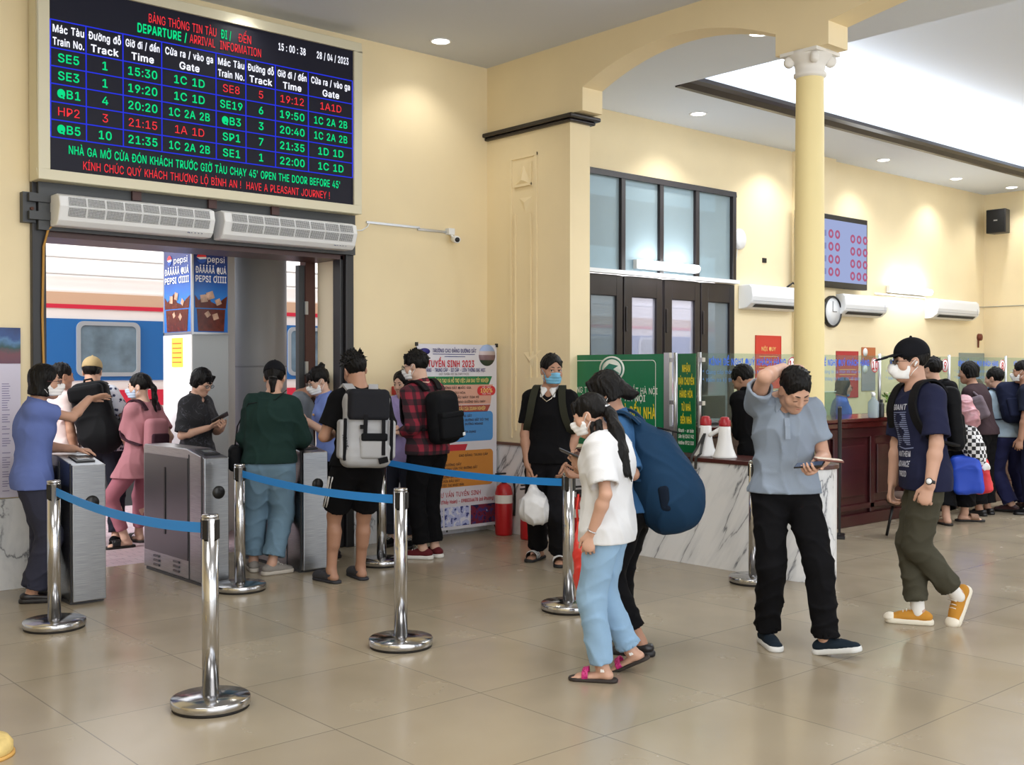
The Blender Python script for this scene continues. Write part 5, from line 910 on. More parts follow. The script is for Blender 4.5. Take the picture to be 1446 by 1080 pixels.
# ------------------------------------------------------------------ turnstiles
def turnstile(x0, x1, lb):
    r = empty('turnstile', ((x0+x1)/2, 7.5, 0)); tag(r, lb, 'turnstile', 'brushed steel ticket gates'); h = (x1-x0)/2; D = 1.08
    prof = [(0, 0.02), (0, 0.945), (0.30, 1.0), (D-0.02, 1.0), (D, 0.98), (D, 0.02)]
    MB().prism(prof, -h, h, 'x').build('cabinet', M_steel, r, bevel=0.006)
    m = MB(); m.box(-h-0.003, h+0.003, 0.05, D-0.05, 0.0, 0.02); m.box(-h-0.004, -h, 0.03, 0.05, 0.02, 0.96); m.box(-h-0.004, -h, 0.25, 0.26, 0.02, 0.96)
    m.build('plinth', mat('turnstile_dark_grey', '#3c3d40', 0.5), r)  # dark grey skirting and seam strips
    side = mat('dark_steel_side', '#5b5c60', 0.28, 0.9)
    m = MB(); m.box(-h-0.006, -h, 0.27, D-0.03, 0.16, 0.93); m.box(h, h+0.006, 0.27, D-0.03, 0.16, 0.93); p = m.build('side_panel', side, r)
    m = MB(); m.box(-h-0.012, -h-0.004, 0.655, 0.675, 0.32, 0.84); m.box(h+0.004, h+0.012, 0.655, 0.675, 0.32, 0.84); m.build('flap_slot', M_blackp, r)
    m = MB()
    for yy in (0.42, 0.78):
        for j in range(3): m.box(-h-0.010, -h, yy, yy+0.10, 0.05+j*0.035, 0.066+j*0.035)
    m.build('vent', side, r)
    m = MB(); m.lathe([(0.0, 0.0), (0.048, 0.0), (0.048, 0.006), (0.0, 0.008)], (h*0.15, 0, 0.69), 32, R=Ry); m.build('card_reader', M_blackp, r)
    T = lambda a, t, e=0.002: (a, t*0.30, 0.945+t*0.055+e)
    q = MB(); q.add([T(-0.055, 0.30), T(0.075, 0.30), T(0.075, 0.80), T(-0.055, 0.80), T(-0.055, 0.30, 0.008), T(0.075, 0.30, 0.008), T(0.075, 0.80, 0.008), T(-0.055, 0.80, 0.008)], [(4, 5, 6, 7), (0, 1, 5, 4), (1, 2, 6, 5), (2, 3, 7, 6), (3, 0, 4, 7)])
    sc_ = q.build('scanner', M_blackp, r)
    q = MB(); q.add([T(-0.03, 0.42, 0.010), T(0.05, 0.42, 0.010), T(0.05, 0.68, 0.010), T(-0.03, 0.68, 0.010)], [(0, 1, 2, 3)]); q.build('scanner_glass', mat('scanner_glass', '#6d7478', 0.1), sc_)
    return r
turnstile(2.68, 2.905, 'left turnstile with the blue-shirted attendant resting a hand on it'); turnstile(3.63, 3.825, 'middle turnstile with its long side panel and slot in view'); turnstile(4.46, 4.68, 'right turnstile in front of the masked attendant')

# ------------------------------------------------------------------ belt posts
def stanchion(x, y, lb):
    r = empty('belt_post', (x, y, 0)); tag(r, lb, 'belt post', 'steel queue posts with blue belts')
    MB().lathe([(0.178, 0.0), (0.178, 0.014)], n=48).build('rubber_foot', M_rubber, r)
    MB().lathe([(0.180, 0.012), (0.185, 0.018), (0.185, 0.046), (0.180, 0.052), (0.06, 0.062), (0.045, 0.064)], n=56).build('base', M_chrome, r)
    MB().lathe([(0.039, 0.055), (0.039, 0.90)], n=32).build('pole', M_chrome, r)
    MB().lathe([(0.0395, 0.90), (0.041, 0.902), (0.041, 0.908), (0.036, 0.914), (0.0, 0.915)], n=32).build('cap', M_chrome, r)
    m = MB()
    for k in range(4):
        a = k*PI/2+0.5; c, s_ = math.cos(a), math.sin(a)
        R = Matrix.Rotation(a, 3, 'Z'); b0 = len(m.v)
        m.box(0.034, 0.044, -0.014, 0.014, 0.80, 0.89); m.v[b0:] = [tuple(R @ Vector(v)) for v in m.v[b0:]]
    m.build('belt_slot', M_blackp, r); return r
def belt(post, other, sag):
    a, b = Vector(post.location), Vector(other.location); d = (b-a); d.z = 0; L_ = d.length; u = d/L_
    pts = []
    for i in range(17):
        t = i/16; q = u*(0.045+(L_-0.09)*t); pts.append((q.x, q.y, 0.845-sag*4*t*(1-t)))
    MB().ribbon(pts, (0, 0, 1), 0.05, 0.003).build('belt', M_belt, post)
    e = u*(L_-0.05); m = MB(); c = Vector((e.x, e.y, 0.845)); n_ = Vector((-u.y, u.x, 0))
    vs = [c+u*sx*0.012+n_*sy*0.006+Vector((0, 0, sz*0.04)) for sz in (-1, 1) for sy in (-1, 1) for sx in (-1, 1)]
    m.add(vs, [(0, 2, 3, 1), (4, 5, 7, 6), (0, 1, 5, 4), (1, 3, 7, 5), (3, 2, 6, 7), (2, 0, 4, 6)]); m.build('belt_clip', M_blackp, post)
P_near = stanchion(2.364, 4.826, 'nearest steel belt post, in the foreground left of centre'); P_left = stanchion(2.369, 6.953, 'steel belt post beside the attendant with the raised arm'); belt(P_left, P_near, 0.045)
P_c = stanchion(3.781, 7.246, 'steel belt post left of the woman in the green sweater'); P_mid = stanchion(3.71, 5.163, 'steel belt post in front of the young man with the grey rucksack'); belt(P_c, P_mid, 0.03)
P_r = stanchion(5.104, 5.201, 'steel belt post left of the girl in the white tee'); P_b = stanchion(5.144, 7.425, 'steel belt post behind the bare-legged young man'); belt(P_b, P_r, 0.03)
P_g = stanchion(6.838, 4.929-0.19, 'steel belt post hidden behind the man in the grey polo, only its base in view')
P_g.location = (6.80, 4.95, 0)

# ------------------------------------------------------------------ marble desk with green panels
dk = empty('service_desk', (7.28, 5.9, 0)); tag(dk, 'white veined marble service desk with a dark wooden top', 'desk')
def desk_outline(x0, x1, y0, y1, n=14):
    r_ = (x1-x0)/2; c = (x0+x1)/2
    return [(x1, y1), (x0, y1)] + [(c - r_*math.cos(PI*i/n), y0+r_ - r_*math.sin(PI*i/n)) for i in range(n+1)]
MB().prism([(x-7.28, y-5.9) for x, y in desk_outline(7.06, 7.50, 4.585, 7.2)], 0.0, 0.845, 'z', smooth=False).build('marble_body', M_marble, dk)
MB().prism([(x-7.28, y-5.9) for x, y in desk_outline(7.045, 7.52, 4.57, 7.2)], 0.845, 0.88, 'z').build('wooden_top', mat('desk_top_wood', '#4a2420', 0.3), dk, bevel=0.006)
def screen_panel(name, y0, y1, z0, z1, lb):
    r = empty(name, (7.2, (y0+y1)/2, 0.88)); tag(r, lb, 'sign panel'); return r
M_sgreen = mat('sign_green', '#17754c', 0.25)
YD = (0, -1, 0)
gp = screen_panel('green_sign', 6.12, 7.39, 0.88, 1.73, 'large green sign with white and yellow lettering on the marble desk'); gy = (6.12+7.39)/2
MB().box(-0.006, 0.006, 6.16-gy, 7.37-gy, 0.03, 0.85).build('panel', M_sgreen, gp)
MB().box(-0.012, 0.012, 7.37-gy, 7.41-gy, 0.0, 0.85).build('post', M_alu, gp); MB().box(-0.02, 0.02, 6.10-gy, 6.16-gy, 0.0, 0.86).build('post', M_alu, gp)
o_, i_ = rrect(6.26-gy, 7.31-gy, 0.09, 0.80, 0.04), rrect(6.266-gy, 7.304-gy, 0.096, 0.794, 0.036); n = len(o_)
m = MB(); m.add([(-0.0075, y, z) for y, z in o_]+[(-0.0075, y, z) for y, z in i_], [(i, (i+1) % n, n+(i+1) % n, n+i) for i in range(n)]); m.build('outline', mat('sign_white', '#e8efe9', 0.4), gp)
tw, ty = TX(), TX()
def st(store, s, yc, z, w, h, bold=0.0): store.add(s, (-0.009, yc-gy, z-0.88), YD, U_, width=w, height=h, bold=bold)
st(tw, 'CÔNG TY VẬN TẢI ĐƯỜNG SẮT HÀ NỘI', 6.77, 1.41, 1.06, 0.055); st(tw, 'GA ĐƯỜNG SẮT HÀ NỘI', 6.77, 1.345, 0.78, 0.055, 0.02)
st(ty, 'NHẬN HÀNG TỪ NHÀ ĐẾN NHÀ', 6.77, 1.22, 1.02, 0.10, 0.035); st(tw, 'Hotline: 0912 010 939', 6.77, 1.11, 0.62, 0.05); st(tw, 'Điện thoại: 0240 016 056', 6.70, 1.04, 0.90, 0.05)
tw.build('white_lettering', mat('sign_white', '#e8efe9', 0.4), gp); ty.build('yellow_lettering', mat('sign_yellow', '#e6d322', 0.4), gp)
m = MB(); m.lathe([(0.0, 0.0075), (0.155, 0.0075), (0.155, 0.0085), (0.0, 0.0085)], (0, 0, 0), 40, R=Matrix.Rotation(-PI/2, 3, 'Y')); m.v = [(x, y+6.78-gy, z*0.75+0.72-0.0) for x, y, z in m.v]; m.build('oval_emblem', mat('sign_white', '#e8efe9', 0.4), gp)
m = MB(); m.lathe([(0.118, 0.009), (0.135, 0.009), (0.135, 0.0095), (0.118, 0.0095)], (0, 0, 0), 40, R=Matrix.Rotation(-PI/2, 3, 'Y'), ring=True); m.v = [(x, y+6.78-gy, z*0.75+0.72) for x, y, z in m.v]
m.add([(-0.0095, 6.78-gy+a, 0.72+b) for a, b in ((0.10, 0.0), (0.03, 0.05), (-0.08, 0.03), (-0.02, 0.0), (-0.10, -0.04), (0.02, -0.05))], [(0, 1, 2, 3), (3, 4, 5, 0)]); m.build('emblem_swoosh', mat('emblem_teal', '#1f7d6a', 0.4), gp)
np_ = screen_panel('green_sign', 5.80, 6.06, 0.88, 1.73, 'narrow green sign with stacked yellow words beside the megaphones'); ny = (5.80+6.06)/2
MB().box(-0.006, 0.006, 5.83-ny, 6.02-ny, 0.02, 0.85).build('panel', mat('sign_green_dark', '#0f6339', 0.25), np_)
for yp, s0, s1 in ((6.05, 0.0, 0.04), (5.79, -0.045, 0.0)):
    m = MB(); m.lathe([(0.016, 0.0), (0.016, 0.86)], (0.0, yp-ny, 0), 16)
    for z in (0.2, 0.42, 0.78): m.box(-0.02, 0.02, yp+s0-ny, yp+s1-ny, z, z+0.035)
    m.build('post', M_alu, np_)
tw, ty = TX(), TX(); gy = ny
for s, z, w in (('NHẬN', 1.606, 0.085), ('VẬN CHUYỂN', 1.50, 0.17), ('HÀNG HÓA', 1.392, 0.14), ('TỪ NHÀ', 1.28, 0.10), ('ĐẾN NHÀ', 1.173, 0.12)): st(ty, s, 5.925, z, w, 0.06, 0.04)
for s, z in (('Nhanh - an toàn', 1.085), ('Liên hệ 0243 942', 1.036), ('Hotline 0912 010', 0.982)): st(tw, s, 5.925, z, 0.165, 0.03, 0.02)
tw.build('white_lettering', mat('sign_white', '#e8efe9', 0.4), np_); ty.build('yellow_lettering', mat('sign_yellow', '#e6d322', 0.4), np_)

# megaphones
def megaphone(x, y, lb, arm):
    r = empty('megaphone', (x, y, 0.88)); tag(r, lb, 'megaphone', 'white megaphones on the marble desk')
    MB().lathe([(0.096, 0.0), (0.1, 0.006), (0.092, 0.02), (0.072, 0.07), (0.058, 0.13), (0.05, 0.19), (0.048, 0.25), (0.044, 0.255), (0.0, 0.255)], n=36).build('horn', M_whitep, r)
    MB().lathe([(0.046, 0.255), (0.047, 0.262), (0.047, 0.30), (0.036, 0.312), (0.036, 0.325), (0.02, 0.332), (0.0, 0.332)], n=28).build('battery_cap', mat('megaphone_red', '#a81c28', 0.35), r)
    m = MB(); ax, ay = arm; m.tube([(0, 0, 0.235), (ax*0.05, ay*0.05, 0.225), (ax*0.12, ay*0.12, 0.185), (ax*0.135, ay*0.135, 0.17)], [0.022, 0.02, 0.017, 0.014], 12); m.build('handle', M_whitep, r); return r
mg = megaphone(7.225, 5.745, 'left megaphone with a black strap, standing horn down on the desk', (0.2, -0.3))
m = MB(); m.ribbon([(-0.05, -0.03, 0.19), (-0.11, -0.05, 0.10), (-0.14, -0.06, 0.03), (-0.20, -0.06, -0.005), (-0.205, -0.06, -0.09)], (0.5, -0.8, 0), 0.022, 0.004); m.ribbon([(-0.06, -0.03, 0.18), (-0.15, -0.02, 0.06), (-0.19, -0.01, 0.005), (-0.2, -0.01, -0.05)], (0.5, -0.8, 0), 0.02, 0.004); m.build('strap', M_blackp, mg)
megaphone(7.20, 5.53, 'right megaphone, its white handle reaching back to the left one', (-0.35, 0.9))

# ------------------------------------------------------------------ mahogany ticket counter, glass, posts
ct = empty('ticket_counter', (12.5, 6.05, 0)); tag(ct, 'long dark mahogany ticket counter along the hall', 'counter')
C0, C1 = 7.55-12.5, 17.7-12.5
MB().box(C0, C1, 0.03, 0.55, 0.0, 1.06).build('body', M_mahog, ct)
m = MB(); m.box(C0, C1, -0.05, 0.62, 1.06, 1.10); m.box(C0, C1, -0.02, 0.03, 1.0, 1.06); m.build('countertop', mat('mahogany_top', '#4a1c1a', 0.15), ct, bevel=0.01)
m = MB(); m.box(C0, C1, -0.01, 0.03, 0.0, 0.12); m.box(C0, C1, 0.0, 0.03, 0.90, 1.0); m.box(C0, C1, 0.0, 0.03, 0.16, 0.22)
k = 0; x = C0
while x < C1:
    m.box(x, x+0.09, 0.0, 0.03, 0.12, 0.92)
    if x+0.7 < C1: m.box(x+0.16, x+0.62, 0.012, 0.03, 0.30, 0.82)
    x += 0.69
m.build('panel_frame', M_mahog, ct, bevel=0.008)
M_cglass = glass('counter_glass', '#e6f0ec', 0.03, '#d8e4e2')
GP = [7.45, 9.02, 10.5, 12.0, 13.43, 14.9, 16.4, 17.75]
nums = ['12', '11', '10', '9', '8', '7', '6']
where = ['by the megaphones', 'behind the man in the grey polo', 'left of the flower pot', 'right of the man in the black cap', 'behind the man in the light blue shirt', 'at the right edge', 'beyond the right edge']
M_gblue = mat('glass_print_blue', '#1f63d6', 0.5); M_gred = mat('sign_red', '#b8202c', 0.5)
for i in range(7):
    a, b = GP[i], GP[i+1]
    if i >= 5: continue
    r = empty('glass_screen', ((a+b)/2, 6.06, 1.10)); tag(r, 'printed glass counter screen ' + ('between the green sign and the round column', 'right of the round column, in front of the seated woman', 'between the two posts behind the man in the black cap', 'in front of the grey green notice panel', 'last pane at the right edge')[i], 'glass screen', 'glass screens on the ticket counter'); h = (b-a)/2
    MB().box(-h+0.03, h-0.03, -0.004, 0.004, 0.04, 0.64).build('pane', M_cglass, r)
    t = TX(); t.add('KÍNH ĐỀ NGHỊ QUÝ KHÁCH HÀNG', (0, -0.006, 0.565), X_, U_, width=2*h-0.42, height=0.06, bold=0.045); t.build('blue_heading', M_gblue, r)
    t = TX(); t.add('* Cung cấp thông tin cá nhân khi mua vé', (-h+0.12, -0.006, 0.475), X_, U_, width=2*h-0.5, height=0.035, align='LEFT'); t.add('* Kiểm tra kỹ thông tin trước khi rời quầy', (-h+0.12, -0.006, 0.405), X_, U_, width=2*h-0.5, height=0.035, align='LEFT'); t.build('small_print', mat('glass_print_pale', '#4f86c6', 0.5), r)
    MB().lathe([(0.017, 0.0), (0.017, 0.66), (0.0, 0.66)], (h, 0, 0), 16).build('post', M_alu, r)
    sg = MB(); sg.lathe([(0.0, 0.006), (0.075, 0.006), (0.075, 0.010), (0.0, 0.010)], (h-0.11, 0, 0.54), 28, R=Ry); s_ = sg.build('number_sign', M_whitep, r)
    m = MB(); m.lathe([(0.066, 0.011), (0.075, 0.011), (0.075, 0.012), (0.066, 0.012)], (h-0.11, 0, 0.54), 28, R=Ry, ring=True); m.build('sign_rim', M_gred, s_)
    t = TX(); t.add(nums[i+1], (h-0.11, -0.0125, 0.54), X_, U_, height=0.085, bold=0.03, maxw=0.10); t.build('number', M_gred, s_)
# counter-top things
pl = empty('flower_pot', (10.68, 5.98, 1.10)); tag(pl, 'small potted plant with pale flowers on the counter', 'potted plant')
MB().lathe([(0.055, 0.0), (0.075, 0.09), (0.08, 0.10), (0.075, 0.105), (0.0, 0.10)], n=24).build('pot', mat('terracotta', '#7a3524', 0.6), pl)
rr = random.Random(11); m = MB(); f_ = MB()
for i in range(90):
    a = rr.uniform(0, 2*PI); e = rr.uniform(0.1, 1.3); d = rr.uniform(0.06, 0.17); c = Vector((d*math.cos(a)*math.cos(e), d*math.sin(a)*math.cos(e), 0.11+d*math.sin(e)*0.95))
    t = Vector((rr.uniform(-1, 1), rr.uniform(-1, 1), rr.uniform(-0.5, 1))).normalized()*0.03; s_ = t.cross(Vector((rr.uniform(-1, 1), rr.uniform(-1, 1), rr.uniform(-1, 1)))).normalized()*0.013
    m.add([c-t, c+s_, c+t, c-s_], [(0, 1, 2, 3)])
    if i % 6 == 0: f_.lathe([(0.0, -0.012), (0.014, -0.006), (0.016, 0.004), (0.0, 0.014)], tuple(c+Vector((0, 0, 0.03))), 8)
m.build('leaves', mat('leaf_green', '#6f8f35', 0.5), pl); f_.build('flowers', mat('pale_petals', '#d9cfae', 0.6), pl)
bt_ = empty('bottle', (10.28, 6.0, 1.10)); tag(bt_, 'clear sanitiser bottle on the counter left of the potted plant', 'bottle')
MB().lathe([(0.05, 0), (0.055, 0.01), (0.055, 0.16), (0.02, 0.20), (0.02, 0.22), (0.0, 0.22)], n=20).build('bottle_body', glass('clear_plastic', '#dfe8f0', 0.35, '#c9d6e2'), bt_); m = MB(); m.lathe([(0.02, 0.22), (0.02, 0.25), (0.0, 0.25)], n=12); m.box(-0.045, 0.01, -0.008, 0.008, 0.25, 0.265); m.build('pump', M_whitep, bt_)
bk = empty('bottle', (10.40, 5.98, 1.10)); tag(bk, 'small dark bottle right beside the clear sanitiser bottle', 'bottle')
MB().lathe([(0.028, 0), (0.03, 0.01), (0.03, 0.13), (0.014, 0.16), (0.0, 0.16)], n=16).build('bottle_body', M_blackp, bk); MB().lathe([(0.016, 0.155), (0.016, 0.185), (0.0, 0.185)], n=12).build('bottle_cap', M_blackp, bk)
ab = empty('acrylic_box', (10.0, 6.45, 1.10)); tag(ab, 'low clear acrylic guard on the counter beside the seated woman', 'acrylic guard')
m = MB(); m.box(-0.3, 0.3, -0.003, 0.003, 0, 0.26); m.box(-0.3, -0.294, 0, 0.2, 0, 0.26); m.box(0.294, 0.3, 0, 0.2, 0, 0.26); m.build('sheet', M_cglass, ab); MB().box(-0.3, 0.3, -0.004, 0.004, 0.258, 0.266).build('edge', M_whitep, ab)
mn = empty('monitor', (7.95, 6.3, 1.10)); tag(mn, 'black computer monitor on the counter behind the megaphones', 'monitor')
MB().box(-0.24, 0.24, -0.02, 0.02, 0.05, 0.14+0.12).build('screen', M_blackp, mn, bevel=0.006); m = MB(); m.box(-0.1, 0.1, -0.08, 0.08, 0, 0.012); m.box(-0.03, 0.03, -0.015, 0.02, 0.01, 0.1); m.build('stand', M_blackp, mn)
ss = empty('sign_stand', (9.25, 5.75, 0), math.atan2(5.75, 9.25)); tag(ss, 'black upright stand seen edge-on between the column and the counter', 'stand')
MB().box(-0.15, 0.15, -0.018, 0.018, 0.72, 1.24).build('board', M_blackp, ss, bevel=0.006); m = MB(); m.box(-0.02, 0.02, -0.012, 0.012, 0.02, 0.73); m.box(-0.15, 0.15, -0.05, 0.05, 0.0, 0.02); m.build('foot', M_blackp, ss)
# stool and bag glimpsed behind the man in the cap
sl = empty('stool', (9.75, 5.35, 0)); tag(sl, 'brown padded stool on black legs behind the man in the black cap', 'stool')
MB().lathe([(0.0, 0.30), (0.15, 0.30), (0.18, 0.34), (0.18, 0.38), (0.15, 0.42), (0.0, 0.43)], n=28).build('seat', mat('stool_brown', '#4a3328', 0.6), sl)
for k in range(4):
    a = k*PI/2+0.4; MB().tube([(0.11*math.cos(a), 0.11*math.sin(a), 0.31), (0.17*math.cos(a), 0.17*math.sin(a), 0.0)], 0.014).build('leg', M_blackp, sl)

# ------------------------------------------------------------------ soft shapes: distance fields meshed by surface nets
def V3(*a): return np.array(a if len(a) > 1 else a[0], dtype=np.float64)
def nrm(v): v = V3(v); n = np.linalg.norm(v); return v/n if n > 1e-9 else v
def smin(a, b, k):
    if k <= 0: return np.minimum(a, b)
    h = np.maximum(k-np.abs(a-b), 0)/k; return np.minimum(a, b)-h*h*k*0.25
def cap(a, b, ra, rb, k=0.0, op='U'):
    a, b = V3(a), V3(b); ba = b-a; L2 = max(ba@ba, 1e-9)
    def f(P):
        pa = P-a; h = np.clip(pa@ba/L2, 0, 1); return np.linalg.norm(pa-h[..., None]*ba, axis=-1)-(ra+h*(rb-ra))
    return (op, f, (a+b)/2, math.sqrt(L2)/2+max(ra, rb), k)
def ecap(a, b, ra, rb, side, flat, k=0.0, op='U'):
    """capsule with an oval section: full radius along side, flat*radius across it"""
    a, b = V3(a), V3(b); ba = b-a; L = np.linalg.norm(ba); w = ba/L if L > 1e-6 else V3(0, 0, 1.0)
    s = V3(side); s = nrm(s-w*(s@w)); n = np.cross(w, s)
    def f(P):
        pa = P-a; t = pa@w; h = np.clip(t/max(L, 1e-9), 0, 1); q0 = pa@s; q1 = pa@n/flat; q2 = t-h*L
        return (np.sqrt(q0*q0+q1*q1+q2*q2)-(ra+h*(rb-ra)))*(0.35+0.65*flat)
    return (op, f, (a+b)/2, L/2+max(ra, rb), k)
def ell(c, r, M=None, k=0.0, op='U'):
    c = V3(c); r = V3(r) if not np.isscalar(r) else V3(r, r, r)
    def f(P):
        q = P-c
        if M is not None: q = q@M
        k0 = np.linalg.norm(q/r, axis=-1); k1 = np.linalg.norm(q/(r*r), axis=-1)
        return k0*(k0-1)/np.maximum(k1, 1e-6)
    return (op, f, c, r.max(), k)
def rbox(c, half, rad, M=None, k=0.0, op='U'):
    c = V3(c); half = V3(half)
    def f(P):
        q = P-c
        if M is not None: q = q@M
        q = np.abs(q)-(half-rad); return np.linalg.norm(np.maximum(q, 0), axis=-1)+np.minimum(q.max(axis=-1), 0)-rad
    return (op, f, c, float(np.linalg.norm(half)), k)
def cut(p, n, k=0.0):
    """keeps the side the normal points away from"""
    p, n = V3(p), nrm(n); return ('I', lambda P: (P-p)@n, None, None, k)
def ev(ops, P):
    d = np.full(P.shape[:-1], 1e3)
    for op, f, c, R, k in ops:
        e = f(P)
        if op == 'D': d = d-e; continue
        if op == 'U': d = smin(d, e, k)
        elif op == 'S': d = -smin(-d, e, k)
        else: d = -smin(-d, -e, k)
    return d
def sphere_of(ops):
    us = [o for o in ops if o[0] == 'U']; lo = np.min([o[2]-o[3] for o in us], 0); hi = np.max([o[2]+o[3] for o in us], 0)
    return (lo+hi)/2, float(np.linalg.norm(hi-lo)/2)
def comp(ops, k=0.0, op='U'):
    c, R = sphere_of(ops); return (op, lambda P: ev(ops, P), c, R, k)
def xf(ops, M, t, s=1.0, k=0.0, op='U'):
    c, R = sphere_of(ops); t = V3(t); return (op, lambda P: ev(ops, ((P-t)@M)/s)*s, t+M@(c*s), R*s, k)
def net(ops, vox, disp=None, pad=0.03):
    us = [o for o in ops if o[0] == 'U']; B = 8
    lo = np.min([o[2]-o[3] for o in us], 0)-pad; hi = np.max([o[2]+o[3] for o in us], 0)+pad
    nb = np.ceil((hi-lo)/(vox*B)).astype(int); N = nb*B
    bi = np.stack(np.meshgrid(*[np.arange(n) for n in nb], indexing='ij'), -1).reshape(-1, 3)
    bc = lo+(bi*B+(B-1)/2)*vox; hd = vox*B*0.87
    dc = ev(ops, bc); act = np.abs(dc) < hd*1.5+0.015
    val = np.ones(tuple(N)); v6 = val.reshape(nb[0], B, nb[1], B, nb[2], B)
    v6[:] = np.where(dc < 0, -1.0, 1.0).reshape(nb)[:, None, :, None, :, None]
    A = bi[act]; C = bc[act]
    off = np.stack(np.meshgrid(*[np.arange(B)]*3, indexing='ij'), -1).reshape(-1, 3)
    d = np.full((len(A), B**3), 1e3)
    def pts(ix): return lo+((A[ix]*B)[:, None, :]+off[None])*vox
    P = pts(np.arange(len(A)))
    for op, f, c, R, k in ops:
        if op == 'D': d = d-f(P); continue
        if c is None: e = f(P); d = -smin(-d, -e, k); continue
        ix = np.where(np.linalg.norm(C-c, axis=1) < R+hd+k+0.02)[0]
        if not len(ix): continue
        e = f(P[ix])
        d[ix] = smin(d[ix], e, k) if op == 'U' else -smin(-d[ix], e, k)
    if disp is not None: d = d-disp(P)
    v6[A[:, 0], :, A[:, 1], :, A[:, 2], :] = np.clip(d, -1, 1).reshape(-1, B, B, B)
    # surface nets
    s = val < 0; n0, n1, n2 = val.shape
    cnt = np.zeros((n0-1, n1-1, n2-1), np.uint8)
    for a in (0, 1):
        for b in (0, 1):
            for c in (0, 1): cnt += s[a:n0-1+a, b:n1-1+b, c:n2-1+c]
    cell = np.argwhere((cnt > 0) & (cnt < 8)); idx = np.full(cnt.shape, -1, np.int64); idx[tuple(cell.T)] = np.arange(len(cell))
    acc = np.zeros((len(cell), 3)); num = np.zeros(len(cell))
    cor = [(a, b, c) for a in (0, 1) for b in (0, 1) for c in (0, 1)]
    vals = {q: val[cell[:, 0]+q[0], cell[:, 1]+q[1], cell[:, 2]+q[2]] for q in cor}
    for q in cor:
        for ax in range(3):
            if q[ax]: continue
            r = list(q); r[ax] = 1; r = tuple(r); a, b = vals[q], vals[r]; m = (a < 0) != (b < 0)
            t = np.where(m, a/np.where(m, a-b, 1), 0); p = np.array(q, float)[None].repeat(len(cell), 0); p[:, ax] += t
            acc[m] += p[m]; num[m] += 1
    verts = lo+(cell+acc/np.maximum(num, 1)[:, None])*vox; faces = []
    for ax in range(3):
        o1, o2 = (ax+1) % 3, (ax+2) % 3
        sl0 = [slice(None)]*3; sl1 = [slice(None)]*3; sl0[ax] = slice(0, -1); sl1[ax] = slice(1, None)
        a, b = s[tuple(sl0)], s[tuple(sl1)]; e = np.argwhere(a != b); e = e[(e[:, o1] > 0) & (e[:, o2] > 0) & (e[:, o1] < val.shape[o1]-1) & (e[:, o2] < val.shape[o2]-1)]
        def ci(d1, d2):
            q = e.copy(); q[:, o1] -= d1; q[:, o2] -= d2; return idx[tuple(q.T)]
        q = np.stack([ci(1, 1), ci(0, 1), ci(0, 0), ci(1, 0)], 1); fl = ~a[tuple(e.T)]; q[fl] = q[fl][:, ::-1]
        faces.append(q[(q >= 0).all(1)])
    return verts, np.concatenate(faces)
def mesh_np(name, v, f, m, parent=None, origin=None):
    me = bpy.data.meshes.new(name)
    if origin is not None: v = v-V3(origin)
    me.vertices.add(len(v)); me.vertices.foreach_set('co', v.astype(np.float32).ravel())
    me.loops.add(f.size); me.loops.foreach_set('vertex_index', f.astype(np.int32).ravel())
    me.polygons.add(len(f)); me.polygons.foreach_set('loop_start', np.arange(0, f.size, 4, dtype=np.int32)); me.polygons.foreach_set('loop_total', np.full(len(f), 4, dtype=np.int32))
    me.polygons.foreach_set('use_smooth', np.ones(len(f), bool)); me.update(calc_edges=True); me.validate()
    return link_mesh(name, me, m, parent)
def sdf(name, ops, vox, m, parent=None, disp=None, origin=None):
    v, f = net(ops, vox, disp); return mesh_np(name, v, f, m, parent, origin)
def folds(amp, fr, seed, d1=(0.5, 0.2, 1.0), d2=(1, 0.4, -0.3), d3=(-0.3, 1, 0.6)):
    d1, d2, d3 = nrm(d1), nrm(d2), nrm(d3)
    def f(P):
        q = P*fr+seed*1.7; a = q@d1+1.4*np.sin(q@d2*0.8+seed)+0.8*np.sin(q@d3*1.3+2.1*seed)
        b = q@d3*1.9+1.2*np.sin(q@d1*1.1+seed*3)
        return amp*((1-np.abs(np.sin(a)))**2*1.0+0.45*(1-np.abs(np.sin(b)))**2-0.45)
    return f
def drape(o, target, dirn, off=0.003):
    """lays flat lettering onto a curved cloth surface"""
    me = o.data; bm = bmesh.new(); bm.from_mesh(me)
    for _ in range(3):
        es = [e for e in bm.edges if e.calc_length() > 0.02]
        if not es: break
        bmesh.ops.subdivide_edges(bm, edges=es, cuts=1)
        bmesh.ops.triangulate(bm, faces=[f for f in bm.faces if len(f.verts) > 4])
    t = target.data; tv = [v.co.copy() for v in t.vertices]; tf = [tuple(p.vertices) for p in t.polygons]; tree = BVHTree.FromPolygons(tv, tf)
    D = Vector(dirn).normalized()
    for v in bm.verts:
        h = tree.ray_cast(v.co-D*0.6, D)
        if h[0] is not None: v.co = h[0]-D*off
    bm.to_mesh(me); bm.free(); me.update()

# ------------------------------------------------------------------ people
SKIN = {'a': '#b98f79', 'b': '#c39a85', 'c': '#a87f69', 'd': '#cda793'}
def skin(key): return mat('skin_'+key, SKIN[key], 0.5, noise=0.05, nscale=14, spec=0.35)
HAIRC = {'#241a18': '#120d0c', '#3a2a22': '#241811'}
def hairmat(h='#15110f'): c = HAIRC.get(h, '#080606'); return mat('hair_'+c.strip('#'), c, 0.5, bump=0.8, bscale=90, stretch=(1, 1, 0.18), spec=0.2)
def cloth(name, hexc, rough=0.85, bs=300): return mat(name, hexc, rough, noise=0.08, nscale=5, bump=0.15, bscale=bs, spec=0.12)

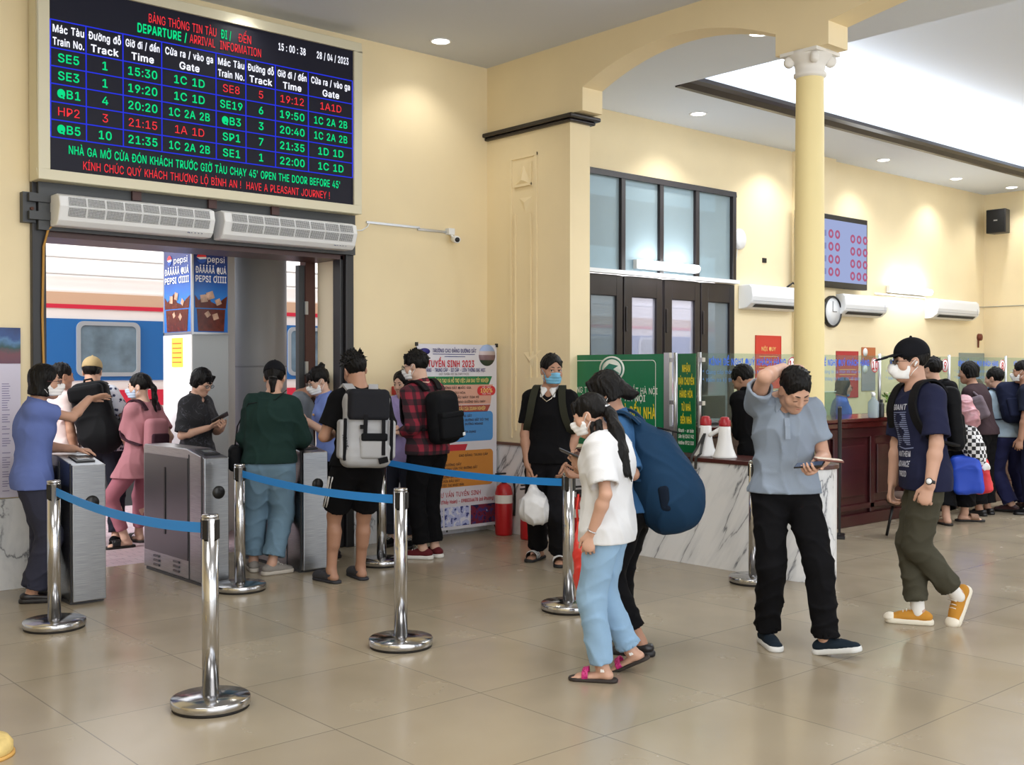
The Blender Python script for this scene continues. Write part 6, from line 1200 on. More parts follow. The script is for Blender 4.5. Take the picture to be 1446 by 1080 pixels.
def cam_ray(px, py):
    x, y = (px-723)/FPX, (py-540)/FPX; cp, sp = math.cos(PITCH), math.sin(PITCH); yd, zf = y*cp+sp, cp-y*sp; s, c = math.sin(THETA), math.cos(THETA)
    return V3(x*s+zf*c, -x*c+zf*s, -yd)
def ground(px, py): r = cam_ray(px, py); t = -CAMH/r[2]; return V3(r[0]*t, r[1]*t, 0)
def rotm(yaw=0, pitch=0, roll=0):
    """columns right, forward, up; yaw clockwise from above, pitch nods down, roll tips to the right"""
    y, p, r = [math.radians(a) for a in (yaw, pitch, roll)]
    Rz = np.array([[math.cos(y), math.sin(y), 0], [-math.sin(y), math.cos(y), 0], [0, 0, 1]])
    Rx = np.array([[1, 0, 0], [0, math.cos(p), math.sin(p)], [0, -math.sin(p), math.cos(p)]])
    Ry_ = np.array([[math.cos(r), 0, math.sin(r)], [0, 1, 0], [-math.sin(r), 0, math.cos(r)]])
    return Rz@Rx@Ry_
def hd_vec(h): return V3(math.sin(math.radians(h)), math.cos(math.radians(h)), 0)
def ik(a, t, l1, l2, pole):
    d = t-a; L = np.linalg.norm(d); n = d/L; L = min(max(L, abs(l1-l2)+0.02), l1+l2-0.003); t = a+n*L
    x = (l1*l1-l2*l2+L*L)/(2*L); h = math.sqrt(max(l1*l1-x*x, 0)); p = pole-a; p = p-n*(p@n)
    return a+n*x+nrm(p)*h, t

class Person:
    """all joints live in a frame standing at the feet: x right in the photo, y away from the camera, z up"""
    def __init__(s, label, g, H, facing, group=None, pel=None, neck=None, lean=(0, 0), tilt=None, chest=None, head=(0, 0, 0), head_off=(0, 0, 0), LF=None, RF=None, LA=None, RA=None, LH=None, RH=None,
                 fem=False, sk='a', drop=0.0, lsh=0.0, rsh=0.0, vox=0.0065, build=1.0, at=None, seated=None, bare=False):
        s.k = k = H/1.70; s.label = label; s.vox = vox; s.fem = fem; s.sk = sk
        p = V3(*at, 0) if at is not None else ground(*g); s.pos = p
        b = math.atan2(p[1], p[0]); s.a = V3(math.cos(b), math.sin(b), 0); s.r = V3(math.sin(b), -math.cos(b), 0); s.rz = b-PI/2
        hh = facing; ch = facing if chest is None else chest
        s.hh, s.ch = hh, ch
        # feet
        def foot(F, side):
            if F is None:
                o = hd_vec(hh+90)*0.10*k*side; q = o+V3(0, 0, 0); hdg, lift, pit = hh+12*side, 0, 0
            else:
                px, py, hdg, lift, pit = (list(F)+[0, 0, 0])[:5]; q = s.fl(px, py)
            return q+V3(0, 0, 0.088*k+lift), rotm(hdg, pit)
        s.aL, s.fL = foot(LF, -1); s.aR, s.fR = foot(RF, 1)
        mid = (s.aL+s.aR)/2; Pp = V3(mid[0], mid[1], (0.955-drop)*k)
        if pel is not None:
            q = s.pt(*pel); Pp = V3(q[0], q[1], q[2] if seated or len(pel) > 3 else Pp[2])
        Rp = rotm(hh); s.lT, s.lS = 0.42*k, 0.405*k
        for _ in range(60):
            hL, hR = Pp-Rp[:, 0]*0.088*k-V3(0, 0, 0.03*k), Pp+Rp[:, 0]*0.088*k-V3(0, 0, 0.03*k)
            if max(np.linalg.norm(hL-s.aL), np.linalg.norm(hR-s.aR)) < s.lT+s.lS-0.004: break
            Pp = Pp-V3(0, 0, 0.008)
        s.P, s.Rp, s.hL, s.hR = Pp, Rp, hL, hR
        s.kL, s.aL = ik(hL, s.aL, s.lT, s.lS, (hL+s.aL)/2+nrm(s.fL[:, 1]*0.6+Rp[:, 1])*0.5); s.kR, s.aR = ik(hR, s.aR, s.lT, s.lS, (hR+s.aR)/2+nrm(s.fR[:, 1]*0.6+Rp[:, 1])*0.5)
        # spine
        Rc0 = rotm(ch)
        if neck is not None: up = nrm(s.pt(*neck)-Pp)
        else: up = nrm(Rc0[:, 0]*lean[0]+Rc0[:, 1]*lean[1]+V3(0, 0, 0.5))
        Rt = Rc0[:, 0]-up*(Rc0[:, 0]@up); Rt = nrm(Rt); s.Rc = np.stack([Rt, np.cross(up, Rt), up], 1)
        if tilt is not None:
            pass
        s.N = Pp+up*0.515*k; s.C = Pp+up*0.335*k+s.Rc[:, 1]*0.0; s.W = Pp+up*0.15*k; s.up = up
        sw = (0.138 if fem else 0.158)*k*build; s.build = build
        s.sL = s.N-Rt*sw-up*(0.062*k-lsh)+s.Rc[:, 1]*-0.005; s.sR = s.N+Rt*sw-up*(0.062*k-rsh)+s.Rc[:, 1]*-0.005
        # head
        s.Rh = rotm(*head); s.ks = k*(1.0 if not fem else 0.985)
        nt = s.N+up*0.055*k+s.Rh[:, 1]*0.012*k; s.NT = nt; s.hc = nt+s.Rh[:, 2]*0.105*k+s.Rh[:, 1]*0.018*k+V3(head_off)
        # arms
        s.lU, s.lF = 0.285*k, 0.245*k
        def arm(A, sh, side):
            if A is None:
                w = sh+V3(0, 0, -0.52*k)+hd_vec(ch+90)*side*0.07*k+hd_vec(ch)*0.05*k; e = sh+V3(0, 0, -0.28*k)+hd_vec(ch+90)*side*0.12*k-hd_vec(ch)*0.06*k
            else: w, e = s.pt(*A[0]), s.pt(*A[1])
            return ik(sh, w, s.lU, s.lF, e)
        s.eL, s.wL = arm(LA, s.sL, -1); s.eR, s.wR = arm(RA, s.sR, 1)
        s.LH, s.RH = LH or {}, RH or {}
        s.body = None; s.bare = bare
    def pt(s, px, py, d=0.0, *_):
        r = cam_ray(px, py); t = (s.pos@s.a+d)/(r@s.a); q = r*t; return V3((q-s.pos)@s.r, d, q[2]+CAMH)
    def fl(s, px, py):
        q = ground(px, py)-s.pos; return V3(q@s.r, q@s.a, 0)
    def W2(s, q):
        q = V3(q); w_ = s.pos+s.r*q[0]+s.a*q[1]; return Vector((w_[0], w_[1], q[2]))
    def put(s, o):
        o.location = s.pos; o.rotation_euler = (0, 0, s.rz); return o
    # -------- hands
    def hand(s, w, el, side, o):
        k = s.k*(0.93 if s.fem else 1.0); f = nrm(o['f']) if 'f' in o else nrm(w-el)
        n = V3(o['n']) if 'n' in o else -side*s.Rc[:, 0]; n = nrm(n-f*(n@f)); t = np.cross(f, n)*side; curl = o.get('curl', 0.35); fan = o.get('fan', 0.12); ops = []
        ops.append(ecap(w+f*0.012*k, w+f*0.082*k, 0.029*k, 0.041*k, t, 0.40, 0.012))
        for i, L in enumerate((0.074, 0.082, 0.076, 0.060)):
            u = 0.031-0.0208*i; p = w+f*(0.090-abs(i-1.2)*0.004)*k+t*u*k; ang = math.radians(6+curl*(62+4*i)); g = nrm(f+t*fan*(1.2-i)*0.6)
            for sg, a2, r0, r1 in ((0.46, 0, 0.0092, 0.0085), (0.30, curl*82, 0.0085, 0.0078), (0.24, curl*50, 0.0078, 0.0062)):
                ang += math.radians(a2); d_ = g*math.cos(ang)+n*math.sin(ang); q = p+d_*L*sg*k; ops.append(cap(p, q, r0*k, r1*k, 0.004)); p = q
        th = o.get('thumb', 0.5); p0 = w+f*0.022*k+t*0.026*k; d1 = nrm(f*0.72+t*(0.75-0.35*th)+n*0.45*th); p1 = p0+d1*0.045*k; d2 = nrm(f*0.9+t*(0.35-0.5*th)+n*0.4*th); p2 = p1+d2*0.034*k; p3 = p2+nrm(d2+n*0.2)*0.026*k
        ops += [cap(p0, p1, 0.0145*k, 0.0115*k, 0.012), cap(p1, p2, 0.0112*k, 0.0098*k, 0.004), cap(p2, p3, 0.0098*k, 0.0075*k, 0.003)]
        if side > 0: s.palmR = (w+f*0.085*k+n*0.03*k, f, n, t)
        else: s.palmL = (w+f*0.085*k+n*0.03*k, f, n, t)
        return comp(ops, 0.014)
    # -------- head surface
    def head_ops(s):
        j = 0.94 if s.fem else 1.0
        o = [ell((0, -0.014, 0.036), (0.074, 0.093, 0.086)), ell((0, 0.020, -0.028), (0.063*j, 0.070, 0.084), k=0.03), ell((0, 0.052, -0.088), (0.034*j, 0.030, 0.028), k=0.035),
             cap((-0.045*j, 0.005, -0.070), (0, 0.055, -0.092), 0.022, 0.020, 0.03), cap((0.045*j, 0.005, -0.070), (0, 0.055, -0.092), 0.022, 0.020, 0.03),
             cap((-0.035, 0.074, 0.022), (0.035, 0.074, 0.022), 0.013, 0.013, 0.02), cap((-0.042, 0.055, -0.030), (-0.030, 0.062, -0.022), 0.02, 0.02, 0.03), cap((0.042, 0.055, -0.030), (0.030, 0.062, -0.022), 0.02, 0.02, 0.03),
             ell((-0.031, 0.094, 0.004), (0.017, 0.013, 0.010), k=0.012, op='S'), ell((0.031, 0.094, 0.004), (0.017, 0.013, 0.010), k=0.012, op='S'),
             ell((-0.031, 0.076, 0.003), (0.0145, 0.0125, 0.0095), k=0.004), ell((0.031, 0.076, 0.003), (0.0145, 0.0125, 0.0095), k=0.004),
             cap((0, 0.084, 0.012), (0, 0.104, -0.027), 0.0085, 0.0125, 0.012), ell((-0.012, 0.095, -0.033), (0.0095, 0.010, 0.008), k=0.008), ell((0.012, 0.095, -0.033), (0.0095, 0.010, 0.008), k=0.008),
             ecap((-0.016, 0.085, -0.0575), (0.016, 0.085, -0.0575), 0.0075, 0.0075, (0, 0, 1), 0.9, 0.008), ecap((-0.013, 0.084, -0.070), (0.013, 0.084, -0.070), 0.0085, 0.0085, (0, 0, 1), 0.9, 0.008),
             cap((-0.022, 0.092, -0.0637), (0.022, 0.092, -0.0637), 0.0025, 0.0025, 0.004, 'S')]
        for sd in (-1, 1):
            Me = rotm(-sd*20); o += [ell((sd*0.077, -0.008, -0.006), (0.009, 0.021, 0.033), Me, 0.006), ell((sd*0.086, -0.004, -0.002), (0.006, 0.012, 0.019), Me, 0.004, 'S')]
        return o
    def neck_op(s): k = s.k; r = 0.048 if s.fem else 0.056; return cap(s.N-s.up*0.02*k, s.hc-s.Rh[:, 2]*0.055*k-s.Rh[:, 1]*0.022*k, (r+0.006)*k, r*k, 0.03)
    def make_body(s, feet=(True, True)):
        k, Rc, Rp = s.k, s.Rc, s.Rp; bw = s.build; ops = []
        ops += [ell(s.C, (0.140*k*bw, 0.104*k*bw, 0.16*k), Rc), cap(s.sL+Rc[:, 0]*0.02*k, s.sR-Rc[:, 0]*0.02*k, 0.052*k, 0.052*k, 0.05), cap(s.N-s.up*0.01*k, (s.N+s.sL)/2, 0.05*k, 0.045*k, 0.05), cap(s.N-s.up*0.01*k, (s.N+s.sR)/2, 0.05*k, 0.045*k, 0.05),
                ell(s.W, (0.128*k*bw, 0.092*k*bw, 0.13*k), Rc, 0.06), ell(s.P, (0.15*k*bw, 0.108*k*bw, 0.115*k), Rp, 0.06), s.neck_op()]
        for sh, e, w in ((s.sL, s.eL, s.wL), (s.sR, s.eR, s.wR)):
            fs = 0.86 if s.fem else 1.0; m_ = e+(w-e)*0.28
            ops += [cap(sh, e, 0.049*k*fs, 0.038*k*fs, 0.035), cap(e, m_, 0.038*k*fs, 0.040*k*fs, 0.02), cap(m_, w, 0.040*k*fs, 0.0255*k*fs, 0.02), ecap(m_, w, 0.038*k*fs, 0.029*k*fs, np.cross(w-e, s.Rc[:, 0])+1e-3, 0.78, 0.015)]
        ops += [s.hand(s.wL, s.eL, -1, s.LH), s.hand(s.wR, s.eR, 1, s.RH)]
        for h, kn, an, ft in ((s.hL, s.kL, s.aL, s.fL), (s.hR, s.kR, s.aR, s.fR)):
            f, u, lt = ft[:, 1], ft[:, 2], ft[:, 0]; cf = kn+(an-kn)*0.3-nrm(np.cross(np.cross(an-kn, f), an-kn))*0.018*k
            ops += [cap(h, kn, 0.086*k, 0.054*k, 0.03), cap(kn, an, 0.052*k, 0.036*k, 0.02), cap(cf, cf+(an-kn)*0.22, 0.048*k, 0.038*k, 0.03),
                    cap(an-f*0.035*k-u*0.052*k, an+u*0.0, 0.031*k, 0.036*k, 0.02), ecap(an-f*0.02*k-u*0.05*k, an+f*0.125*k-u*0.068*k, 0.034*k, 0.040*k, lt, 0.62, 0.02)]
            for i in range(5): b0 = an+f*(0.135-0.008*i)*k+lt*(-0.03+0.015*i)*k*(1)-u*0.071*k; ops.append(cap(b0, b0+f*(0.035-0.003*i)*k, 0.0105*k, 0.0095*k, 0.006))
        ops.append(xf(s.head_ops(), s.Rh, s.hc, s.ks, 0.02))
        v, f = net(ops, s.vox); s.body = mesh_np('person', v, f, skin(s.sk)); s.put(s.body); tag(s.body, s.label, 'person'); return s.body
    def part(s, name, ops, vox, m, disp=None, parent=None): return sdf(name, ops, vox, m, parent or s.body, disp)
    def H(s, p): return s.hc+s.Rh@(V3(p)*s.ks)
    # -------- clothes
    def top(s, name, m, sleeve=0.55, hem=-0.06, loose=0.02, flare=0.0, neck=0.064, amp=0.006, seed=1.0, tuck=False, vneck=0.0, sl_r=0.064, hood=False, cuff=None):
        k, Rc = s.k, s.Rc; bw = s.build; hp = s.P+V3(0, 0, hem*k); lo = loose
        side = Rc[:, 0]; ops = []; D = ('D', folds(amp, 20, seed, (0.9, 0.1, 0.55)), None, None, 0)
        cw = 0.140 if not s.fem else 0.136
        ops += [ell(s.C+s.up*0.02*k, (cw*k*bw+lo, 0.106*k*bw+lo, 0.17*k), Rc), cap(s.sL+side*0.015*k, s.sR-side*0.015*k, 0.054*k+lo*0.5, 0.054*k+lo*0.5, 0.05), cap(s.N-s.up*0.02*k, (s.N+s.sL)/2, 0.055*k, 0.055*k, 0.05), cap(s.N-s.up*0.02*k, (s.N+s.sR)/2, 0.055*k, 0.055*k, 0.05),
                ecap(s.C-s.up*0.02*k, hp-V3(0, 0, 0.05), cw*k*bw*0.96+lo*1.1, (0.150 if s.fem else 0.152)*k*bw+lo+flare, side, 0.70, 0.05)]
        if s.fem: ops += [ell(s.C+Rc[:, 1]*0.07*k-side*0.06*k, (0.06*k, 0.055*k, 0.06*k), Rc, 0.05), ell(s.C+Rc[:, 1]*0.07*k+side*0.06*k, (0.06*k, 0.055*k, 0.06*k), Rc, 0.05)]
        for h_, kn_ in ((s.hL, s.kL), (s.hR, s.kR)): ops.append(cap(h_, h_+(kn_-h_)*0.45, 0.094*k+0.026, 0.086*k+0.026, 0.05))
        if hem < 0: ops.append(ell(s.P+V3(0, 0, -0.01), (0.146*k*bw+0.026, 0.110*k*bw+0.028, 0.15*k), s.Rp, 0.05))
        ops += [D, cut(hp, V3(0, 0, -1))]
        for sh, e, w in ((s.sL, s.eL, s.wL), (s.sR, s.eR, s.wR)):
            if sleeve <= 1:
                q = sh+(e-sh)*sleeve; d_ = nrm(e-sh); r1 = sl_r*k
                ops.append(comp([cap(sh, q+d_*0.05, 0.055*k+lo*0.4, r1+lo*0.25, 0), D, cut(q, d_), cap(q-d_*0.03, q+d_*0.06, r1+lo*0.25-0.020, r1+lo*0.25-0.018, 0, 'S')], 0.035))
            else:
                q = e+(w-e)*(sleeve-1); d_ = nrm(w-e)
                ops.append(comp([cap(sh, e, 0.056*k+lo*0.4, 0.050*k+lo*0.3, 0), cap(e, q+d_*0.04, 0.054*k+lo*0.3, 0.040*k+lo*0.25, 0.03), D, cut(q, d_)], 0.035))
        ops.append(cap(s.N+s.up*0.0*k+Rc[:, 1]*0.012*k, s.N+s.up*0.14*k+Rc[:, 1]*(0.04)*k, neck*k*0.98, neck*k*1.25, 0.012, 'S'))
        if vneck: ops.append(cap(s.N+Rc[:, 1]*0.06*k, s.N+Rc[:, 1]*0.11*k-s.up*vneck*k, 0.045*k, 0.012*k, 0.012, 'S'))
        return s.part(name, ops, 0.0085, m)
    def collar(s, name, m, r=0.066, h=0.045, open_=True):
        k, Rc = s.k, s.Rc; a = s.N-s.up*0.006*k+Rc[:, 1]*0.008*k; b = a+s.up*h*k+Rc[:, 1]*0.006*k
        ops = [cap(a-s.up*0.02, b, (r+0.016)*k, (r+0.006)*k), cap(a-s.up*0.06*k, b+s.up*0.06*k, (r+0.002)*k, (r-0.004)*k, 0, 'S'), cut(b-s.up*0.0, s.up+Rc[:, 1]*0.25), cut(a-s.up*0.022*k, -s.up-Rc[:, 1]*-0.4)]
        if open_: ops.append(cap(a+Rc[:, 1]*0.05*k-s.up*0.06*k, a+Rc[:, 1]*0.10*k+s.up*0.08*k, 0.006*k, 0.038*k, 0.004, 'S'))
        ops += [ecap(a+Rc[:, 1]*0.062*k-Rc[:, 0]*0.034*k+s.up*0.012*k, a+Rc[:, 1]*0.085*k-Rc[:, 0]*0.050*k-s.up*0.035*k, 0.026*k, 0.012*k, Rc[:, 0], 0.35, 0.006), ecap(a+Rc[:, 1]*0.062*k+Rc[:, 0]*0.034*k+s.up*0.012*k, a+Rc[:, 1]*0.085*k+Rc[:, 0]*0.050*k-s.up*0.035*k, 0.026*k, 0.012*k, Rc[:, 0], 0.35, 0.006)] if open_ else []
        return s.part(name, ops, 0.005, m)
    def legs(s, name, m, length=0.93, loose=0.016, hem_r=0.058, knee_r=0.066, waist=0.10, amp=0.006, seed=2.0, thigh_r=0.094, crotch=0.0):
        k, Rp = s.k, s.Rp; bw = s.build; fa = folds(amp, 24, seed, (0.25, 0.2, 1.0)); lowz = 0.30*k; D = ('D', lambda P: fa(P)*np.where(P[..., 2] < lowz, 1.5, 1.0), None, None, 0); ops = [comp([ell(s.P, (0.146*k*bw+loose*0.4, 0.108*k*bw+loose*0.4, 0.13*k), Rp), ecap(s.P, s.P+V3(0, 0, 0.12*k), 0.142*k*bw+loose*0.3, 0.132*k*bw+loose*0.3, Rp[:, 0], 0.72, 0.03), D, cut(s.P+V3(0, 0, waist*k), (0, 0, 1))])]
        for h, kn, an in ((s.hL, s.kL, s.aL), (s.hR, s.kR, s.aR)):
            h2 = h-V3(0, 0, 0.0)
            if length <= 0.55:
                q = h+(kn-h)*(length/0.5); d_ = nrm(kn-h); ops.append(comp([cap(h2, q+d_*0.06, thigh_r*k+loose, hem_r*k+loose, 0), D, cut(q, d_), cap(q-d_*0.03, q+d_*0.08, hem_r*k+loose-0.014, hem_r*k+loose-0.012, 0, 'S')], 0.03))
            else:
                q = kn+(an-kn)*((length-0.5)/0.5); d_ = nrm(an-kn); ops.append(comp([cap(h2, kn, thigh_r*k+loose*0.7, knee_r*k+loose*0.5, 0), cap(kn, q+d_*0.05, knee_r*k+loose*0.5, hem_r*k+loose*0.5, 0.03), D, cut(q, d_), cap(q-d_*0.015, q+d_*0.08, hem_r*k+loose*0.5-0.013, hem_r*k+loose*0.5-0.011, 0, 'S')], 0.025))
        return s.part(name, ops, 0.0085, m)
    def shoes(s, style, mu, ms, extra=None, which=(0, 1)):
        k = s.k
        for i, (an, ft, kn) in enumerate(((s.aL, s.fL, s.kL), (s.aR, s.fR, s.kR))):
            if i not in which: continue
            f, u, lt = ft[:, 1], ft[:, 2], ft[:, 0]; B = an-u*0.088*k; M = ft
            def S(*ps): return [(p) for p in ps]
            sole = [ecap(B+f*-0.052*k+u*0.016*k, B+f*0.145*k+u*0.016*k, 0.042*k, 0.048*k, lt, 1.0, 0), ('I', lambda P, B=B, u=u: (P-(B+u*0.034*k))@u, None, None, 0.006), ('I', lambda P, B=B, u=u: -(P-B)@u, None, None, 0.004)]
            if style in ('sneaker', 'canvas', 'flat'):
                up_ = [ecap(B-f*0.047*k+u*0.046*k, B+f*0.148*k+u*0.029*k, 0.039*k, 0.041*k, lt, 0.68, 0), cap(B-f*0.034*k+u*0.052*k, B+f*0.012*k+u*0.082*k, 0.035*k, 0.034*k, 0.025), ell(B+f*0.068*k+u*0.050*k, (0.034*k, 0.062*k, 0.028*k), M, 0.025),
                       ('I', lambda P, B=B, u=u: -(P-(B+u*0.022*k))@u, None, None, 0.004), ('I', lambda P, B=B, u=u, f=f: (P-(B+u*(0.098 if style != 'flat' else 0.066)*k))@nrm(u+f*0.12), None, None, 0.006), cap(an+u*0.0, an+u*0.08*k, 0.030*k, 0.036*k, 0.006, 'S')]
                if style == 'flat': up_.append(ell(an+f*0.045*k-u*0.01*k, (0.030*k, 0.062*k, 0.05*k), M, 0.008, 'S'))
                sh = s.part('shoe', up_, 0.006, mu); sdf('sole', sole, 0.006, ms, sh)
                mb = MB()
                if style != 'flat':
                    for j in range(4):
                        c = B+f*(0.045+0.020*j)*k+u*(0.096-0.0085*j)*k; mb.tube([tuple(c-lt*0.022*k-u*0.008), tuple(c), tuple(c+lt*0.022*k-u*0.008)], 0.0028, 6)
                    c = B+f*0.045*k+u*0.100*k; mb.tube([tuple(c-lt*0.03*k+u*0.003), tuple(c+u*0.006), tuple(c+lt*0.035*k-u*0.002)], 0.0026, 6); mb.build('laces', extra or mat('lace_white', '#d9d6cf', 0.8), sh)
                    if style == 'canvas': sdf('toe_cap', [ell(B+f*0.158*k+u*0.03*k, (0.046*k, 0.042*k, 0.033*k), M), ('I', lambda P, B=B, u=u: -(P-(B+u*0.02*k))@u, None, None, 0)], 0.006, mat('toe_white', '#e6dfd0', 0.5), sh)
            else:   # slides, clogs, sandals
                sl = s.part('sole', [ecap(B-f*0.052*k+u*0.010*k, B+f*0.150*k+u*0.010*k, 0.043*k, 0.050*k, lt, 1.0), ('I', lambda P, B=B, u=u: (P-(B+u*0.022*k))@u, None, None, 0.004), ('I', lambda P, B=B, u=u: -(P-B)@u, None, None, 0.004)], 0.006, ms)
                sl.name = 'sandal' if style != 'clog' else 'clog'
                if style == 'clog': band = [ecap(B+f*0.03*k+u*0.045*k, B+f*0.15*k+u*0.035*k, 0.050*k, 0.050*k, lt, 0.80), ('I', lambda P, B=B, u=u: -(P-(B+u*0.015*k))@u, None, None, 0), cap(B+f*-0.03*k+u*0.09*k, B+f*0.07*k+u*0.085*k, 0.034*k, 0.030*k, 0.01, 'S')]
                else:
                    w0, w1 = (0.055, 0.135) if style == 'slide' else (0.075, 0.115)
                    band = [ecap(B+f*w0*k+u*0.045*k, B+f*w1*k+u*0.036*k, 0.049*k, 0.050*k, lt, 0.82), ('I', lambda P, B=B, u=u: -(P-(B+u*0.012*k))@u, None, None, 0), cut(B+f*w0*k, -f), cut(B+f*w1*k, f), ecap(B+f*(w0-0.05)*k+u*0.045*k, B+f*(w1+0.05)*k+u*0.036*k, 0.043*k, 0.044*k, lt, 0.80, 0, 'S')]
                bd = sdf('strap', band, 0.005, mu, sl)
                if style == 'clog':
                    mb = MB(); mb.ribbon([tuple(B+lt*0.046*k*c_+f*(-0.055*s_ + 0.01)*k+u*0.055*k) for c_, s_ in [(math.cos(a*PI/10), math.sin(a*PI/10)) for a in range(11)]], tuple(u), 0.018, 0.004); mb.build('heel_strap', mu, sl)
                if style == 'slide' and extra:
                    for j in range(3):
                        w_ = 0.068+j*0.024; bb = [ecap(B+f*(w_-0.02)*k+u*0.0455*k, B+f*(w_+0.03)*k+u*0.0405*k, 0.0515*k, 0.0515*k, lt, 0.83), ('I', lambda P, B=B, u=u: -(P-(B+u*0.012*k))@u, None, None, 0), cut(B+f*w_*k, -f), cut(B+f*(w_+0.011)*k, f), ecap(B+f*(w_-0.05)*k+u*0.045*k, B+f*(w_+0.05)*k+u*0.040*k, 0.045*k, 0.045*k, lt, 0.8, 0, 'S')]
                        sdf('stripe', bb, 0.004, extra, sl)
                if style == 'sandal':
                    mb = MB(); mb.ribbon([tuple(an-u*0.015*k+lt*0.040*k*c_-f*(0.046*s_-0.004)*k) for c_, s_ in [(math.cos(a*PI/8), math.sin(a*PI/8)) for a in range(9)]], tuple(u), 0.016, 0.004); mb.build('heel_strap', extra or mu, sl)
    def socks(s, m, top_=0.10):
        for an, kn in ((s.aL, s.kL), (s.aR, s.kR)):
            d_ = nrm(kn-an); s.part('sock', [cap(an-d_*0.02, an+d_*top_, 0.041*s.k, 0.043*s.k), cut(an+d_*top_*0.9, d_)], 0.006, m)
    # -------- head wear
    def hair(s, style='short', color='#15110f', extra=None, seed=1.0):
        R, hc, ks = s.Rh, s.hc, s.ks; m = hairmat(color)
        # scalp shell with the face opened
        base = [ell((0, -0.017, 0.040), (0.084, 0.103, 0.094))]
        def face(w, top_, bot): return [ell((0, 0.108, (top_+bot)/2), (w, 0.075, (top_-bot)/2), op='S', k=0.012)]
        ears = [ell((sd*0.082, 0.004, -0.012), (0.022, 0.024, 0.034), op='S', k=0.01) for sd in (-1, 1)]
        dn = folds(0.006, 55, seed, (1, 0.6, 0.15), (0.3, 1, 0.2), (0.6, -0.7, 0.3)); k2 = 0.0
        def disp(P): return dn(((P-hc)@R)*1.0)
        if style in ('short', 'crop', 'spiky', 'fringe'):
            ops = base+face(0.066, 0.078 if style != 'fringe' else 0.040, -0.16)+[('I', lambda P: -(P[..., 2]+0.070), None, None, 0.02)]+ears+[cut((0, 0.045, -0.010), (0, 0.45, -1), 0.01)]
            if style == 'spiky' or style == 'fringe' or style == 'short':
                rr = random.Random(int(seed*100)); nsp = {'spiky': 150, 'fringe': 60, 'short': 50}[style]; ln = {'spiky': 0.045, 'fringe': 0.030, 'short': 0.016}[style]
                for _ in range(nsp):
                    th = rr.uniform(0, 2*PI); ph = rr.uniform(0.05, 1.45); d_ = V3(math.cos(th)*math.sin(ph), math.sin(th)*math.sin(ph), math.cos(ph)); p = V3(0, -0.017, 0.040)+d_*V3(0.078, 0.097, 0.088)
                    if p[1] > 0.055 and p[2] < 0.075: continue
                    t = nrm(d_*0.75+V3(rr.uniform(-.5, .5), rr.uniform(-.3, .6), rr.uniform(-0.5, 0.3)-(0.4 if ph > 1 else 0))); ops.append(cap(p-d_*0.004, p+t*ln*rr.uniform(0.6, 1.1), 0.010, 0.003, 0.006))
                if style == 'fringe':
                    for i in range(9):
                        x = -0.056+0.014*i; ops.append(cap((x*0.9, 0.066, 0.092), (x*1.05+rr.uniform(-.01, .01), 0.094-abs(x)*0.45, 0.030+rr.uniform(-0.012, 0.008)), 0.012, 0.004, 0.008))
            return s.part('hair', [xf(ops, R, hc, ks)], 0.0055, m, disp)
        ops = base+face(0.060, 0.062, -0.17)
        if style in ('bob', 'shortbob'):
            ln = -0.105 if style == 'bob' else -0.065
            ops = [ell((0, -0.017, 0.040), (0.086, 0.105, 0.096)), ecap((0, -0.030, 0.02), (0, -0.034, ln), 0.090, 0.094 if style == 'bob' else 0.084, (1, 0, 0), 0.92, 0.03), ell((0, 0.100, -0.045), (0.056, 0.098, 0.125), op='S', k=0.014), ('I', lambda P: -(P[..., 2]-ln+0.10*P[..., 1]), None, None, 0.012)]
            if extra == 'fringe':
                for i in range(11):
                    x = -0.058+0.0116*i; ops.append(cap((x*0.9, 0.066, 0.088), (x*1.05, 0.096-abs(x)*0.5, 0.030), 0.012, 0.005, 0.008))
            return s.part('hair', [xf(ops, R, hc, ks)], 0.0055, m, disp)
        if style in ('ponytail', 'bun'):
            ops += [('I', lambda P: -(P[..., 2]+0.055+0.55*(P[..., 1]+0.03)), None, None, 0.02)]+ears
            a = xf(ops, R, hc, ks); lst = [a]
            if style == 'bun':
                lst += [ell(s.H((0, -0.085, 0.115)), 0.030*ks, None, 0.012), ell(s.H((0.015, -0.095, 0.13)), 0.018*ks, None, 0.01)]
            else:
                p = [s.H(q) for q in extra['tail']]; rd = extra['r']
                for i in range(len(p)-1):
                    lst.append(ecap(p[i], p[i+1], rd[i]*ks, rd[i+1]*ks, R[:, 0], 0.7, 0.02))
                rr = random.Random(5); e = p[-1]
                for i in range(14):
                    o_ = V3(rr.uniform(-1, 1), rr.uniform(-1, 1), 0)*rd[-1]*0.7; lst.append(cap(p[-2]+o_, e+o_*1.2-V3(0, 0, rr.uniform(0.02, 0.07)), 0.011, 0.003, 0.008))
                for q in extra.get('locks', []):
                    pts = [s.H(x) for x in q]
                    for i in range(len(pts)-1): lst.append(cap(pts[i], pts[i+1], 0.012-0.003*i, 0.009-0.003*i, 0.008))
            if extra and 'fringe' in extra:
                for i in range(11):
                    x = -0.055+0.011*i; lst.append(cap(s.H((x*0.9, 0.066, 0.090)), s.H((x*1.1, 0.097-abs(x)*0.5, 0.030)), 0.011, 0.004, 0.008))
            h = s.part('hair', lst, 0.0055, m, disp)
            if style == 'ponytail':
                q = s.H(extra['tail'][0]); d_ = nrm(s.H(extra['tail'][1])-q); mb = MB(); mb.lathe([(rd[0]*ks+0.002, -0.008), (rd[0]*ks+0.008, 0), (rd[0]*ks+0.002, 0.008)], tuple(q+d_*0.01), 20, R=Vector(tuple(d_)).to_track_quat('Z', 'Y').to_matrix()); mb.build('hair_tie', extra.get('tie', M_blackp), h)
            return h
